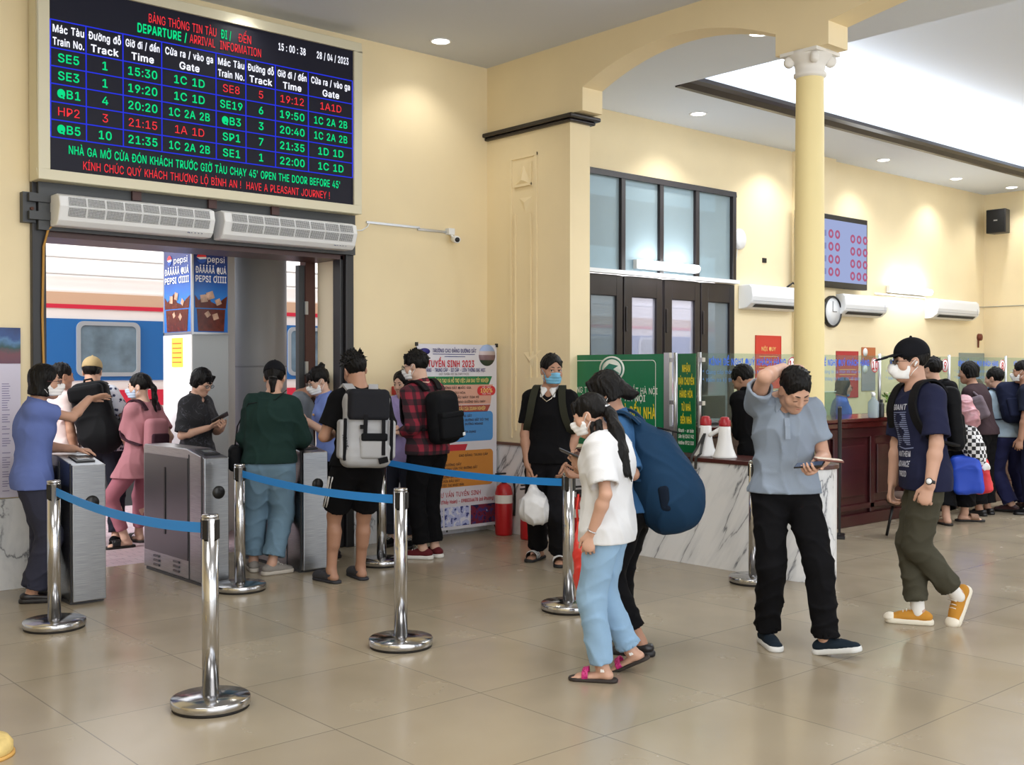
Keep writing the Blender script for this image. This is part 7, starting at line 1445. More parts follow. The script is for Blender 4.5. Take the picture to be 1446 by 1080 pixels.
    def mask(s, color='#e9ecef', style='flat', name=None):
        R, hc, ks = s.Rh, s.hc, s.ks; t = 0.007
        m = cloth(name or 'mask_'+color.strip('#'), color, 0.8)
        ops = [ell((0, 0.020, -0.028), (0.063+t, 0.070+t, 0.084+t)), ell((0, 0.052, -0.088), (0.034+t, 0.030+t, 0.030+t), k=0.04), cap((0, 0.084, -0.005), (0, 0.108, -0.030), 0.014, 0.018, 0.035), cap((0, 0.108, -0.030), (0, 0.088, -0.075), 0.018, 0.022, 0.03)]
        if style == 'beak': ops.append(cap((0, 0.105, -0.032), (0, 0.118, -0.052), 0.016, 0.012, 0.03))
        ops += [cut((0, 0.03, -0.105), (0, 0.1, -1), 0.006), ('I', lambda P: P[..., 2]-(-0.012-0.10*np.abs(P[..., 0])+0.12*(P[..., 1]-0.07)), None, None, 0.004), ('I', lambda P: 0.022+0.06*np.abs(P[..., 2]+0.05)-P[..., 1], None, None, 0.004)]
        def disp(P): q = ((P-hc)@R)/ks; return 0.0016*np.sin(q[..., 2]*260) if style == 'flat' else 0*q[..., 2]
        mk = s.part('face_mask', [xf(ops, R, hc, ks)], 0.005, m, disp); mb = MB()
        for sd in (-1, 1):
            for z0, z1 in ((-0.028, 0.018), (-0.085, -0.034)):
                mb.tube([tuple(s.H((sd*0.066, 0.026, z0))), tuple(s.H((sd*0.078, 0.010, (z0+z1)/2))), tuple(s.H((sd*0.083, -0.016, z1)))], 0.0018*ks, 6)
        mb.build('ear_loop', m, mk); return mk
    def face(s, brow='#1a1412', look=0.0, closed=False, lips='#a9665c'):
        ks = s.ks
        for sd in (-1, 1):
            mb = MB(); R3 = Matrix([list(r) for r in s.Rh]); c = s.H((sd*0.031, 0.0795, 0.003))
            if closed:
                mb.tube([tuple(s.H((sd*0.031+x, 0.0895-abs(x)*0.25, -0.003-0.1*abs(x)))) for x in (-0.014, -0.007, 0, 0.007, 0.014)], 0.0016*ks, 6); mb.build('eyelashes', mat('brow_dark', brow, 0.8), s.body)
            else:
                pr = [(0.0, -0.0095)]+[(0.0115*math.cos(a), 0.0085*math.sin(a)) for a in np.linspace(-1.3, 1.3, 9)]+[(0.0, 0.0095)]
                mb.lathe([(r_*ks, z_*ks) for r_, z_ in pr], tuple(c), 16, R=R3); e = mb.build('eye', mat('eye_white', '#d8d2ca', 0.25), s.body)
                mb = MB(); mb.lathe([(0.0, 0.0), (0.0058*ks, 0.0), (0.0052*ks, 0.0015), (0.0, 0.002)], tuple(s.H((sd*0.031+look*0.004, 0.0905, 0.003))), 14, R=R3 @ Matrix.Rotation(-PI/2, 3, 'X')); mb.build('iris', mat('iris_dark', '#1c120d', 0.15), e)
                mb = MB(); mb.tube([tuple(s.H((sd*0.031+x, 0.0925-abs(x)*0.45, 0.0105-abs(x)*0.22))) for x in (-0.015, -0.007, 0, 0.007, 0.015)], 0.0018*ks, 6); mb.build('eyelashes', mat('brow_dark', brow, 0.8), s.body)
            mb = MB(); mb.tube([tuple(s.H((sd*x, y, z))) for x, y, z in ((0.012, 0.0905, 0.026), (0.025, 0.0895, 0.031), (0.038, 0.081, 0.031), (0.048, 0.070, 0.026))], [0.0028*ks, 0.0036*ks, 0.003*ks, 0.0015*ks], 7); mb.build('eyebrow', mat('brow_dark', brow, 0.8), s.body)
        if lips:
            mb = MB(); mb.tube([tuple(s.H((x, 0.0935-abs(x)*0.5, -0.0637+abs(x)*0.02))) for x in (-0.021, -0.01, 0, 0.01, 0.021)], [0.0015, 0.003, 0.0034, 0.003, 0.0015], 7); mb.build('lips', mat('lips_'+lips.strip('#'), lips, 0.45), s.body)
    def glasses(s, m=None):
        ks = s.ks; mb = MB(); m = m or mat('spectacle_frame', '#2a1b16', 0.3)
        for sd in (-1, 1):
            mb.tube([tuple(s.H((sd*0.033+0.0215*math.cos(a), 0.103, 0.002+0.0165*math.sin(a)))) for a in np.linspace(0, 2*PI, 19)], 0.0019*ks, 6)
            mb.tube([tuple(s.H(p)) for p in ((sd*0.055, 0.102, 0.006), (sd*0.072, 0.085, 0.006), (sd*0.078, 0.02, 0.005), (sd*0.080, -0.012, 0.004), (sd*0.079, -0.025, -0.014))], 0.0018*ks, 6)
        mb.tube([tuple(s.H(p)) for p in ((-0.012, 0.103, 0.006), (0, 0.106, 0.009), (0.012, 0.103, 0.006))], 0.0018*ks, 6)
        g = mb.build('spectacles', m, s.body); l = MB()
        for sd in (-1, 1): l.lathe([(0.0, 0.0), (0.021*ks, 0.0), (0.021*ks, 0.001), (0.0, 0.001)], tuple(s.H((sd*0.033, 0.103, 0.002))), 18, R=Matrix([list(r) for r in s.Rh]) @ Matrix.Rotation(-PI/2, 3, 'X'))
        l.build('lenses', glass('spectacle_lens', '#eef2f4', 0.06, '#e8eef2'), g); return g
    def cap_hat(s, m, name='cap', visor=True, back=False):
        R, hc, ks = s.Rh, s.hc, s.ks; f = -1 if back else 1
        ops = [ell((0, -0.014, 0.048), (0.090, 0.108, 0.098)), cut((0, 0, 0.030), (0, -0.10, -1), 0.004), ell((0, -0.014, 0.034), (0.083, 0.100, 0.088), op='S', k=0)]
        if back: ops.append(ell((0, -0.115, 0.05), (0.040, 0.03, 0.026), op='S', k=0.004))
        c = s.part(name, [xf(ops, R, hc, ks)], 0.006, m)
        if visor: sdf('visor', [xf([ecap((0, 0.085, 0.045), (0, 0.155, 0.030), 0.074, 0.060, (1, 0, 0), 0.11), cut((0, 0.06, 0), (0, -1, 0))], R, hc, ks)], 0.0055, m, c)
        sdf('button', [ell(s.H((0, -0.014, 0.147)), 0.009*ks)], 0.004, m, c); return c

def held(p, name, label, cat, center, group=None):
    """a bag or phone of its own, standing in the same frame as its bearer"""
    r = empty(name, p.W2(center), p.rz); tag(r, label, cat, group); r_c = V3(center)
    def part(nm, ops, vox, m, disp=None, parent=None): return sdf(nm, ops, vox, m, parent or r, disp, r_c)
    return r, part, r_c
def mbshift(mb, c): mb.v = [(x-c[0], y-c[1], z-c[2]) for x, y, z in mb.v]; return mb
def phone(p, center, along, normal, label, back='#16171a', screen='#5b6a86'):
    """slab with its long side along, screen towards normal"""
    a, n = nrm(along), V3(normal); n = nrm(n-a*(n@a)); w_ = np.cross(a, n); r = empty('phone', p.W2(center), p.rz); tag(r, label, 'phone')
    def slab(hx, hy, hz, oz, nm, m, bev=0.0):
        mb = MB(); vs = [tuple(w_*sx*hx+a*sy*hy+n*(oz+sz*hz)) for sz in (-1, 1) for sy in (-1, 1) for sx in (-1, 1)]
        mb.add(vs, [(0, 2, 3, 1), (4, 5, 7, 6), (0, 1, 5, 4), (1, 3, 7, 5), (3, 2, 6, 7), (2, 0, 4, 6)]); return mb.build(nm, m, r, bevel=bev)
    slab(0.037, 0.078, 0.0045, 0, 'phone_body', mat('phone_'+back.strip('#'), back, 0.3), 0.003); slab(0.034, 0.073, 0.0006, 0.0046, 'phone_screen', mat('phone_glass', '#20252e', 0.08, emit=screen, estr=0.5)); return r
def straps(p, part_obj, m, w=0.05, c=(0, 0, 0), bulge=0.0, front=0.115, low=-0.10):
    """two backpack straps over the shoulders and back under the arms"""
    k, Rc, up = p.k, p.Rc, p.up
    for sd in (-1, 1):
        o = Rc[:, 0]*sd
        pts = [p.N+o*0.07*k-Rc[:, 1]*0.135*k-up*0.05*k, p.N+o*0.085*k-Rc[:, 1]*0.085*k+up*0.012*k, p.N+o*0.095*k-Rc[:, 1]*0.02*k+up*0.038*k, p.N+o*0.105*k+Rc[:, 1]*0.06*k+up*0.012*k,
               p.N+o*0.120*k+Rc[:, 1]*(front+bulge)*k-up*0.09*k, p.N+o*0.140*k+Rc[:, 1]*(front+bulge-0.005)*k-up*0.20*k, p.N+o*0.172*k+Rc[:, 1]*0.06*k-up*0.30*k, p.N+o*0.165*k-Rc[:, 1]*0.06*k-up*0.345*k, p.N+o*0.12*k-Rc[:, 1]*0.15*k-up*0.37*k]
        q = []
        for i in range(len(pts)-1):
            p0, p1, p2, p3 = pts[max(i-1, 0)], pts[i], pts[i+1], pts[min(i+2, len(pts)-1)]
            for t in np.linspace(0, 1, 7)[:-1]: q.append(0.5*((2*p1)+(p2-p0)*t+(2*p0-5*p1+4*p2-p3)*t*t+(3*p1-p0-3*p2+p3)*t**3))
        mb = MB(); mb.ribbon([tuple(x) for x in q], tuple(Rc[:, 0]+Rc[:, 1]*0.15), w*k, 0.014); mbshift(mb, c).build('strap', m, part_obj)

# ------------------------------------------------------------------ the people, from the front to the back
ONLY = os.environ.get('ONLY_PEOPLE', '')
def want(n): return not ONLY or n in ONLY.split(',')
M_denim = cloth('light_denim', '#8fb0cf'); M_jean = cloth('washed_jeans', '#6f8ba0'); M_blackcloth = cloth('black_cloth', '#0e0e11'); M_navycloth = cloth('navy_cloth', '#23263f')
M_bag = cloth('black_bag_nylon', '#101114', 0.7); M_strap = cloth('black_strap', '#17171a', 0.7)

def ppl_girl():
    p = Person('girl in a white oversized tee and pale blue jeans looking at a phone', (852, 962), 1.49, 285, chest=290, head=(283, 18, 0), fem=True, sk='b', head_off=(-0.035, 0, -0.03), neck=(857, 634, 0.0), pel=(858, 770, 0),
               LF=(850, 962, 278), RF=(890, 948, 284, 0.035, 26), LA=((836, 752, -0.17), (850, 705, -0.2)), RA=((822, 660, 0.12), (850, 690, 0.18)), LH=dict(f=(-0.25, -0.05, -1), n=(0.2, 0.9, 0), curl=0.35), RH=dict(f=(-0.55, 0, 0.8), n=(-0.2, -0.9, 0.3), curl=0.55, thumb=0.1), vox=0.0055)
    p.make_body(); p.top('tee', cloth('white_tee', '#d6d8dc'), 0.82, -0.10, 0.050, 0.016, amp=0.007, seed=1.3, sl_r=0.075)
    p.legs('jeans', M_denim, 0.97, 0.020, 0.062, 0.072, seed=3.1); p.shoes('sandal', mat('sandal_pink', '#c22e78', 0.45), mat('sandal_sole', '#2b2320', 0.7), mat('sandal_white', '#e9e4e2', 0.5))
    p.hair('ponytail', '#120e0d', dict(tail=[(0, -0.098, 0.020), (-0.01, -0.125, -0.03), (-0.04, -0.135, -0.14), (-0.07, -0.130, -0.26), (-0.08, -0.130, -0.38)], r=[0.028, 0.046, 0.062, 0.058, 0.034], tie=M_alu, locks=[[(-0.07, -0.02, -0.05), (-0.10, 0.01, -0.14), (-0.135, 0.04, -0.23), (-0.15, 0.06, -0.29)], [(-0.065, -0.045, -0.05), (-0.105, -0.03, -0.15), (-0.15, -0.01, -0.25), (-0.16, 0.0, -0.33)], [(-0.06, -0.06, -0.05), (-0.10, -0.06, -0.16), (-0.15, -0.06, -0.28), (-0.16, -0.05, -0.36)]], fringe=1), 1.7)
    p.mask('#eceef2'); p.face(lips=None)
    mb = MB(); d_ = nrm(p.wL-p.eL); c = p.wL-d_*0.012; mb.lathe([(0.027, -0.003), (0.030, 0), (0.027, 0.003)], tuple(c), 20, R=Vector(tuple(d_)).to_track_quat('Z', 'Y').to_matrix()); mb.build('bracelet', M_alu, p.body)
    c, f, n, t = p.palmR; phone(p, c+f*0.01+n*0.005, V3(-0.85, 0.2, 0.35), V3(0.35, 0.2, 0.9), 'dark phone in the hand of the girl in the white tee')
    return p
def ppl_denim():
    p = Person('woman in a denim shirt and black trousers under a huge blue backpack', (893, 928), 1.63, 285, chest=282, head=(278, 22, 0), fem=True, sk='c', neck=(872, 583, 0), pel=(893, 735, 0),
               LF=(903, 925, 282), RF=(880, 905, 280), LA=((838, 668, -0.15), (880, 665, -0.22)), RA=((825, 672, 0.15), (868, 675, 0.22)), LH=dict(f=(-1, 0, 0.1), n=(0.2, 0, 1), curl=0.4), RH=dict(f=(-1, 0, 0.1), n=(0, -0.5, 1), curl=0.4))
    p.make_body(); m = cloth('denim_blue', '#335880'); p.top('denim_shirt', m, 0.95, -0.02, 0.022, seed=2.2); p.collar('collar', m)
    p.legs('trousers', M_blackcloth, 0.90, 0.014, 0.060, 0.066, seed=4.4); p.shoes('flat', mat('black_leather', '#17151a', 0.35), mat('heel_black', '#121014', 0.5))
    p.hair('shortbob', '#14100f', 'fringe', 2.3); sdf('flicked_ends', [cap(p.H((0, -0.085, 0.01)), p.H((0.0, -0.13, -0.055)), 0.05, 0.035, 0.03), cap(p.H((0, -0.13, -0.055)), p.H((0, -0.175, -0.07)), 0.034, 0.014, 0.02)], 0.006, hairmat('#14100f'), p.body, folds(0.005, 50, 2))
    p.mask('#dfe3e8'); p.face(lips=None)
    k, Rc, up = p.k, p.Rc, p.up; c = p.C-Rc[:, 1]*0.20*k-up*0.19*k; r, part, rc = held(p, 'backpack', 'huge dark blue drawstring backpack on the woman in the denim shirt', 'backpack', c)
    mb = cloth('bag_blue', '#18344f', 0.75); M_ = Rc
    q = lambda x, y, z: c+Rc@V3(x, y, z)
    fo = folds(0.010, 15, 4.2, (1, 0.2, 0.3), (0.2, 0.3, 1))
    bag = part('bag_body', [ell(q(0, -0.01, -0.09), (0.19, 0.185, 0.21), M_), ell(q(0, 0.02, 0.04), (0.175, 0.15, 0.20), M_, 0.10), cap(q(0, 0.05, 0.17), q(0, 0.11, 0.30), 0.09, 0.055, 0.12), ell(q(0, -0.04, -0.16), (0.17, 0.165, 0.15), M_, 0.08)], 0.009, mb, fo)
    part('side_pocket', [rbox(q(-0.165, -0.03, -0.10), (0.04, 0.030, 0.07), 0.02, M_)], 0.006, cloth('pocket_dark', '#101a28', 0.8)); 
    for a in range(5): part('gathered_cord', [cap(q(-0.05+0.02*a, -0.02, 0.27), q(-0.08+0.04*a, -0.14, 0.22), 0.006, 0.005)], 0.005, M_strap) if a == 2 else None
    straps(p, r, mb, 0.075, rc); return p
def ppl_polo():
    p = Person('man in a grey blue polo scratching his bowed head, phone in hand', (1120, 916), 1.69, 168, chest=172, head=(150, 42, 6), sk='b', head_off=(0.025, -0.02, -0.05), neck=(1107, 592, -0.06), pel=(1108, 728, 0),
               RF=(1083, 910, 160), LF=(1166, 925, 112, 0.01, -12), RA=((1106, 520, -0.10), (1064, 548, -0.36)), LA=((1152, 655, -0.24), (1168, 655, 0.06)), RH=dict(f=(0.9, 0.35, 0.05), n=(0.1, 0.3, -1), curl=0.25, thumb=0.3), LH=dict(f=(-0.25, -0.75, -0.35), n=(-0.3, -0.1, 0.95), curl=0.5, thumb=0.2), rsh=0.045, vox=0.0055)
    p.make_body(); m = cloth('grey_blue_polo', '#8793a3'); p.top('polo_shirt', m, 0.62, -0.02, 0.030, 0.0, amp=0.011, seed=5.1, vneck=0.07, sl_r=0.066); p.collar('collar', m)
    mb = MB(); a = p.N+p.Rc[:, 1]*0.155*p.k-p.up*0.12*p.k; mb.ribbon([tuple(a+p.up*0.04+p.Rc[:, 1]*-0.035), tuple(a), tuple(a-p.up*0.07+p.Rc[:, 1]*0.01)], tuple(p.Rc[:, 0]), 0.028, 0.004); mb.build('placket', m, p.body)
    p.legs('trousers', M_blackcloth, 0.995, 0.020, 0.064, 0.072, seed=6.0, amp=0.009); p.shoes('sneaker', cloth('sneaker_navy', '#1c2630'), mat('sneaker_sole', '#cfd0cf', 0.6), mat('lace_dark', '#20242c', 0.8))
    p.hair('short', '#0f0d0d', None, 3.3); p.face(closed=True)
    c, f, n, t = p.palmL; phone(p, c+n*0.006-f*0.01, V3(-0.95, 0.25, -0.12), V3(0.05, -0.25, 0.95), 'dark phone held flat by the man in the grey blue polo')
    q = c+V3(0.10, 0.02, 0.035); r, part, rc = held(p, 'wallet', 'thin brown wallet in the hand of the man in the grey polo', 'wallet', q); Mw = rotm(80, 5); part('cover', [rbox(q, (0.05, 0.075, 0.006), 0.005, Mw)], 0.005, mat('wallet_brown', '#6e4238', 0.5)); part('inner_sheet', [rbox(q+V3(0, 0, 0.007), (0.046, 0.07, 0.003), 0.002, Mw)], 0.004, mat('paper_cream', '#d9cfc0', 0.7))
    return p
def ppl_capman():
    p = Person('man in a black cap, printed navy tee and olive trousers walking left', (1308, 884), 1.75, 262, chest=238, head=(250, 4, 0), sk='b', neck=(1298, 574, 0), pel=(1308, 722, 0),
               RF=(1296, 881, 270), LF=(1350, 882, 218, 0.10, 58), LA=((1313, 688, -0.26), (1338, 652, -0.26)), RA=((1259, 692, 0.10), (1262, 640, 0.2)), LH=dict(f=(-0.35, -0.1, -1), n=(0.3, 0.9, 0.1), curl=0.55), RH=dict(f=(-0.15, 0, -1), n=(0.9, -0.3, 0.1), curl=0.5), vox=0.0055)
    p.make_body(); tee = p.top('tee', M_navycloth, 0.85, -0.10, 0.034, 0.006, amp=0.006, seed=7.2, neck=0.068, sl_r=0.074)
    p.legs('trousers', cloth('olive_cotton', '#47453a'), 0.93, 0.020, 0.060, 0.074, seed=8.1, amp=0.008); p.socks(cloth('white_sock', '#e8e6e2'), 0.10); p.shoes('canvas', cloth('mustard_canvas', '#c28a3a'), mat('canvas_sole', '#e3dccb', 0.6), mat('lace_cream', '#e4ddcf', 0.8))
    p.hair('crop', '#15110f', None, 4.0); p.cap_hat(cloth('cap_black', '#16171c')); p.glasses(); p.mask('#f0f1f3', 'beak'); p.face(lips=None)
    mb = MB(); mb.tube([tuple(p.H((-0.086, -0.010, -0.004))), tuple(p.H((-0.094, -0.002, -0.012))), tuple(p.H((-0.092, 0.006, -0.030)))], [0.008, 0.007, 0.003], 8); mb.build('earbud', M_whitep, p.body)
    fw = p.Rc[:, 1]; X = -p.Rc[:, 0]; U = p.up; o = p.C+fw*0.3+p.Rc[:, 0]*0.005
    Mpr = cloth('print_pale', '#b9bccb')
    t = TX()
    for s_, dz, w_ in (('GRANT', 0.075, 0.15), ('ANTHEM', -0.215, 0.13), ('ADVANCE', -0.275, 0.14), ('PROD', -0.335, 0.10)):
        t.add(s_, tuple(o+U*dz), tuple(X), tuple(U), width=w_, height=0.034, bold=0.045)
    t.build('print_lettering', Mpr, p.body, tee, tuple(-fw), 0.004)
    t = TX(); g = MB(); rr = random.Random(4)
    def pq(pts): t.v += [tuple(o+X*x+U*z) for x, z in pts]; n = len(t.v); t.f.append(tuple(range(n-len(pts), n)))
    for i in range(16):
        z = 0.035-0.0125*i; a = 0.02+0.018*math.sin(i*0.9); pq([(-0.07, z), (-a, z-0.004), (-a, z-0.008), (-0.07, z-0.009)]); pq([(a, z), (0.07, z-0.003), (0.07, z-0.009), (a, z-0.008)])
    pq([(-0.075, 0.045), (0.075, 0.045), (0.075, 0.040), (-0.075, 0.040)]); pq([(-0.06, -0.165), (0.02, -0.18), (0.09, -0.175), (0.09, -0.182), (0.02, -0.188), (-0.06, -0.172)])
    t.build('print_picture', cloth('print_blue_grey', '#7d86a8'), p.body, tee, tuple(-fw), 0.004)
    d_ = nrm(p.wL-p.eL); c = p.wL-d_*0.02; R3 = Vector(tuple(d_)).to_track_quat('Z', 'Y').to_matrix(); mb = MB(); mb.lathe([(0.028, -0.010), (0.031, -0.010), (0.031, 0.010), (0.028, 0.010)], tuple(c), 24, R=R3); w_ = mb.build('wristwatch', M_blackp, p.body)
    nn = nrm(V3(-0.25, -1, 0.1)); nn = nrm(nn-d_*(nn@d_)); R4 = Vector(tuple(nn)).to_track_quat('Z', 'Y').to_matrix(); mb = MB(); mb.lathe([(0.0, 0.0), (0.021, 0.0), (0.021, 0.008), (0.017, 0.009), (0.0, 0.009)], tuple(c+nn*0.027), 24, R=R4); mb.build('watch_case', M_blackp, w_); mb = MB(); mb.lathe([(0.0, 0.0), (0.0165, 0.0), (0.0165, 0.001), (0.0, 0.001)], tuple(c+nn*0.0365), 24, R=R4); mb.build('dial', M_whitep, w_)
    k, Rc, up = p.k, p.Rc, p.up; c = p.C-Rc[:, 1]*0.175*k-up*0.03*k; r, part, rc = held(p, 'backpack', 'black backpack worn by the man in the black cap', 'backpack', c); q = lambda x, y, z: c+Rc@V3(x, y, z)
    part('bag_body', [rbox(q(0, 0, 0), (0.125, 0.05, 0.20), 0.045, Rc)], 0.009, M_bag, folds(0.006, 14, 2)); part('front_pocket', [rbox(q(0, -0.048, -0.07), (0.10, 0.02, 0.10), 0.025, Rc)], 0.008, M_bag); straps(p, r, M_strap, 0.062, rc); return p
def ppl_staff():
    p = Person('attendant in a blue shirt and white mask stretching one arm towards the gate', (50, 850), 1.63, 92, chest=88, head=(98, 2, 0), fem=True, sk='a', neck=(50, 577, 0), pel=(45, 700, 0), head_off=(0.03, 0, 0),
               RF=(46, 851, 98), LF=(58, 838, 90), RA=((126, 563, 0.16), (92, 585, -0.02)), LA=((106, 634, 0.10), (78, 655, 0.24)), RH=dict(f=(0.97, 0.1, 0.2), n=(0.1, -0.5, -0.85), curl=0.08, fan=0.3, thumb=0.0), LH=dict(f=(1, -0.1, -0.12), n=(0, 0, -1), curl=0.18), rsh=0.02)
    p.make_body(); m = cloth('uniform_blue', '#5f6fa8'); p.top('blouse', m, 0.55, -0.085, 0.036, 0.0, seed=9.4, sl_r=0.062); p.collar('collar', m)
    p.legs('trousers', cloth('slate_trousers', '#343543'), 0.97, 0.022, 0.082, 0.080, seed=1.9); p.shoes('flat', mat('black_leather', '#17151a', 0.35), mat('heel_black', '#121014', 0.5)); p.hair('bob', '#130f0f', None, 5.0); p.glasses(mat('spectacle_maroon', '#5a2b2e', 0.3)); p.mask('#ebe9ea'); p.face(lips=None); return p
def ppl_green():
    p = Person('woman in a dark green sweater and black cap seen from behind', (378, 812), 1.66, 2, head=(8, 16, 0), fem=True, sk='b', neck=(386, 556, 0.03), pel=(380, 680, 0), LF=(358, 806, 352), RF=(384, 811, 62),
               LA=((352, 650, 0.22), (336, 620, 0.0)), RA=((418, 625, 0.24), (430, 625, 0.0)), LH=dict(f=(0.3, 0.8, 0), n=(0.8, -0.2, 0)), RH=dict(f=(-0.3, 0.9, 0.1), n=(-0.6, 0, -0.6)), build=1.12)
    p.make_body(feet=(False, False)); p.top('sweater', cloth('green_sweater', '#1f3431'), 1.85, -0.01, 0.042, 0.004, amp=0.010, seed=2.9); p.legs('jeans', M_jean, 0.93, 0.026, 0.072, 0.084, amp=0.006, seed=5.5, thigh_r=0.105); p.shoes('sneaker', cloth('sneaker_grey', '#8b8681'), mat('sneaker_sole_grey', '#b9b2a8', 0.6))
    p.hair('ponytail', '#141010', dict(tail=[(0, -0.085, -0.02), (0, -0.10, -0.06), (0, -0.095, -0.10)], r=[0.03, 0.03, 0.018]), 2.0); p.cap_hat(cloth('cap_black', '#16171c'), 'cap', True)
    c = p.P+V3(-0.26, 0.12, 0.02); r, part, rc = held(p, 'shoulder_bag', 'black shoulder bag at the left hip of the woman in the green sweater', 'bag', c); part('bag_body', [rbox(c, (0.05, 0.13, 0.10), 0.04)], 0.008, M_bag, folds(0.006, 16, 3)); mb = MB()
    mb.ribbon([tuple(c+V3(0, 0, 0.09)), tuple(c+V3(0.02, -0.02, 0.25)), tuple(p.sL+V3(-0.03, -0.08, 0.0)), tuple(p.N+V3(0.02, -0.10, -0.02)), tuple(p.N+V3(0.10, -0.05, 0.05))], (0.3, 1, 0.2), 0.02, 0.006); mbshift(mb, rc).build('strap', M_strap, r); return p
def ppl_shorts():
    p = Person('young man in black tee and shorts wearing a grey rucksack and clogs', (489, 828), 1.74, 348, head=(335, 18, -6), sk='c', neck=(508, 551, 0.02), pel=(506, 672, 0.0), LF=(468, 822, 322), RF=(509, 817, 338),
               LA=((472, 612, 0.22), (457, 612, -0.06)), RA=((540, 608, 0.22), (550, 615, -0.03)), LH=dict(f=(0.5, 0.8, 0), n=(0.2, 0, -1)), RH=dict(f=(-0.4, 0.9, 0.1), n=(-0.2, 0, -1)))
    p.make_body(); p.top('tee', M_blackcloth, 0.72, -0.02, 0.030, seed=3.8, sl_r=0.068); sh = p.legs('shorts', M_blackcloth, 0.42, 0.016, 0.080, waist=0.12, seed=7.7); p.shoes('clog', mat('clog_grey', '#34343a', 0.7), mat('clog_sole', '#2b2b31', 0.7)); p.hair('spiky', '#12100f', None, 6.1); p.face(lips=None)
    mb = MB(); mw = mat('stripe_white', '#d8d8da', 0.7)
    for j in range(3):
        mb = MB(); x = 0.0
        an_ = math.radians(8+17*j); dr = V3(-math.cos(an_), -math.sin(an_), 0); pts = [p.hL+(p.kL-p.hL)*t_+dr*(0.107*(1-t_/0.84)+0.096*t_/0.84)*p.k for t_ in (0.18, 0.4, 0.6, 0.80)]
        mb.tube([tuple(q_) for q_ in pts], 0.007, 6); mb.build('side_stripe', mw, sh)
    k, Rc, up = p.k, p.Rc, p.up; c = p.C-Rc[:, 1]*0.225*k-up*0.085*k; r, part, rc = held(p, 'rucksack', 'large pale grey rucksack with a black flap on the young man in shorts', 'rucksack', c); q = lambda x, y, z: c+Rc@V3(x, y, z)
    mg_ = cloth('rucksack_grey', '#a7a8ab', 0.75); part('bag_body', [rbox(q(0, 0.01, 0), (0.165, 0.09, 0.27), 0.065, Rc), rbox(q(0, -0.01, -0.19), (0.17, 0.09, 0.085), 0.05, Rc, 0.05)], 0.008, mg_, folds(0.006, 13, 5))
    part('flap', [rbox(q(0, -0.015, 0.165), (0.15, 0.10, 0.115), 0.04, Rc), cut(q(0, -0.02, 0.06), -up)], 0.007, cloth('rucksack_black', '#202126', 0.75)); part('front_pocket', [rbox(q(0.035, -0.095, -0.13), (0.10, 0.025, 0.085), 0.02, Rc)], 0.007, mg_); part('pocket_trim', [rbox(q(0.035, -0.115, -0.062), (0.095, 0.016, 0.028), 0.012, Rc)], 0.006, M_bag)
    for sd in (-1, 1):
        sp_ = part('side_pocket', [rbox(q(sd*0.175, -0.01, -0.08), (0.03, 0.065, 0.14), 0.025, Rc)], 0.007, mg_); part('pocket_piping', [rbox(q(sd*0.168, -0.078, -0.08), (0.012, 0.010, 0.15), 0.006, Rc)], 0.006, M_bag, parent=sp_)
    mb = MB(); mb.ribbon([tuple(q(-0.03, -0.118, 0.10)), tuple(q(-0.03, -0.112, 0.03)), tuple(q(-0.03, -0.105, -0.05))], tuple(Rc[:, 0]), 0.028, 0.008); mb.ribbon([tuple(q(0.10, -0.112, 0.06)), tuple(q(0.10, -0.118, -0.05)), tuple(q(0.10, -0.125, -0.19))], tuple(Rc[:, 0]), 0.026, 0.008); mb.box(-0.045+q(0, 0, 0)[0], -0.015+q(0, 0, 0)[0], q(0, -0.125, 0)[1], q(0, -0.11, 0)[1], q(0, 0, 0.0)[2], q(0, 0, 0.03)[2]); mbshift(mb, rc).build('buckle_strap', M_strap, r)
    t = TX(); Xr = tuple(Rc[:, 0]); t.add('TRAVEL', tuple(q(-0.165, -0.09, -0.10)), tuple(-up*0.97+Rc[:, 0]*0.2), Xr, height=0.03, bold=0.03, width=0.12); t.v = [tuple(V3(v)-rc) for v in t.v]; t.build('lettering', M_bag, r)
    part('logo_patch', [rbox(q(0.10, -0.125, -0.225), (0.035, 0.006, 0.022), 0.004, rotm(348, 0, -12))], 0.005, M_bag)
    mb = MB()
    for sd in (-1, 1): mb.ribbon([tuple(p.N+Rc[:, 0]*sd*0.05*k-Rc[:, 1]*0.14*k-up*0.09*k), tuple(p.N+Rc[:, 0]*sd*0.075*k-Rc[:, 1]*0.105*k-up*0.01*k), tuple(p.N+Rc[:, 0]*sd*0.095*k-Rc[:, 1]*0.02*k+up*0.04*k), tuple(p.N+Rc[:, 0]*sd*0.11*k+Rc[:, 1]*0.07*k+up*0.005*k), tuple(p.N+Rc[:, 0]*sd*0.125*k+Rc[:, 1]*0.12*k-up*0.12*k), tuple(p.N+Rc[:, 0]*sd*0.16*k+Rc[:, 1]*0.06*k-up*0.28*k)], tuple(Rc[:, 0]), 0.07*k, 0.02)
    mbshift(mb, rc).build('strap', mg_, r); return p
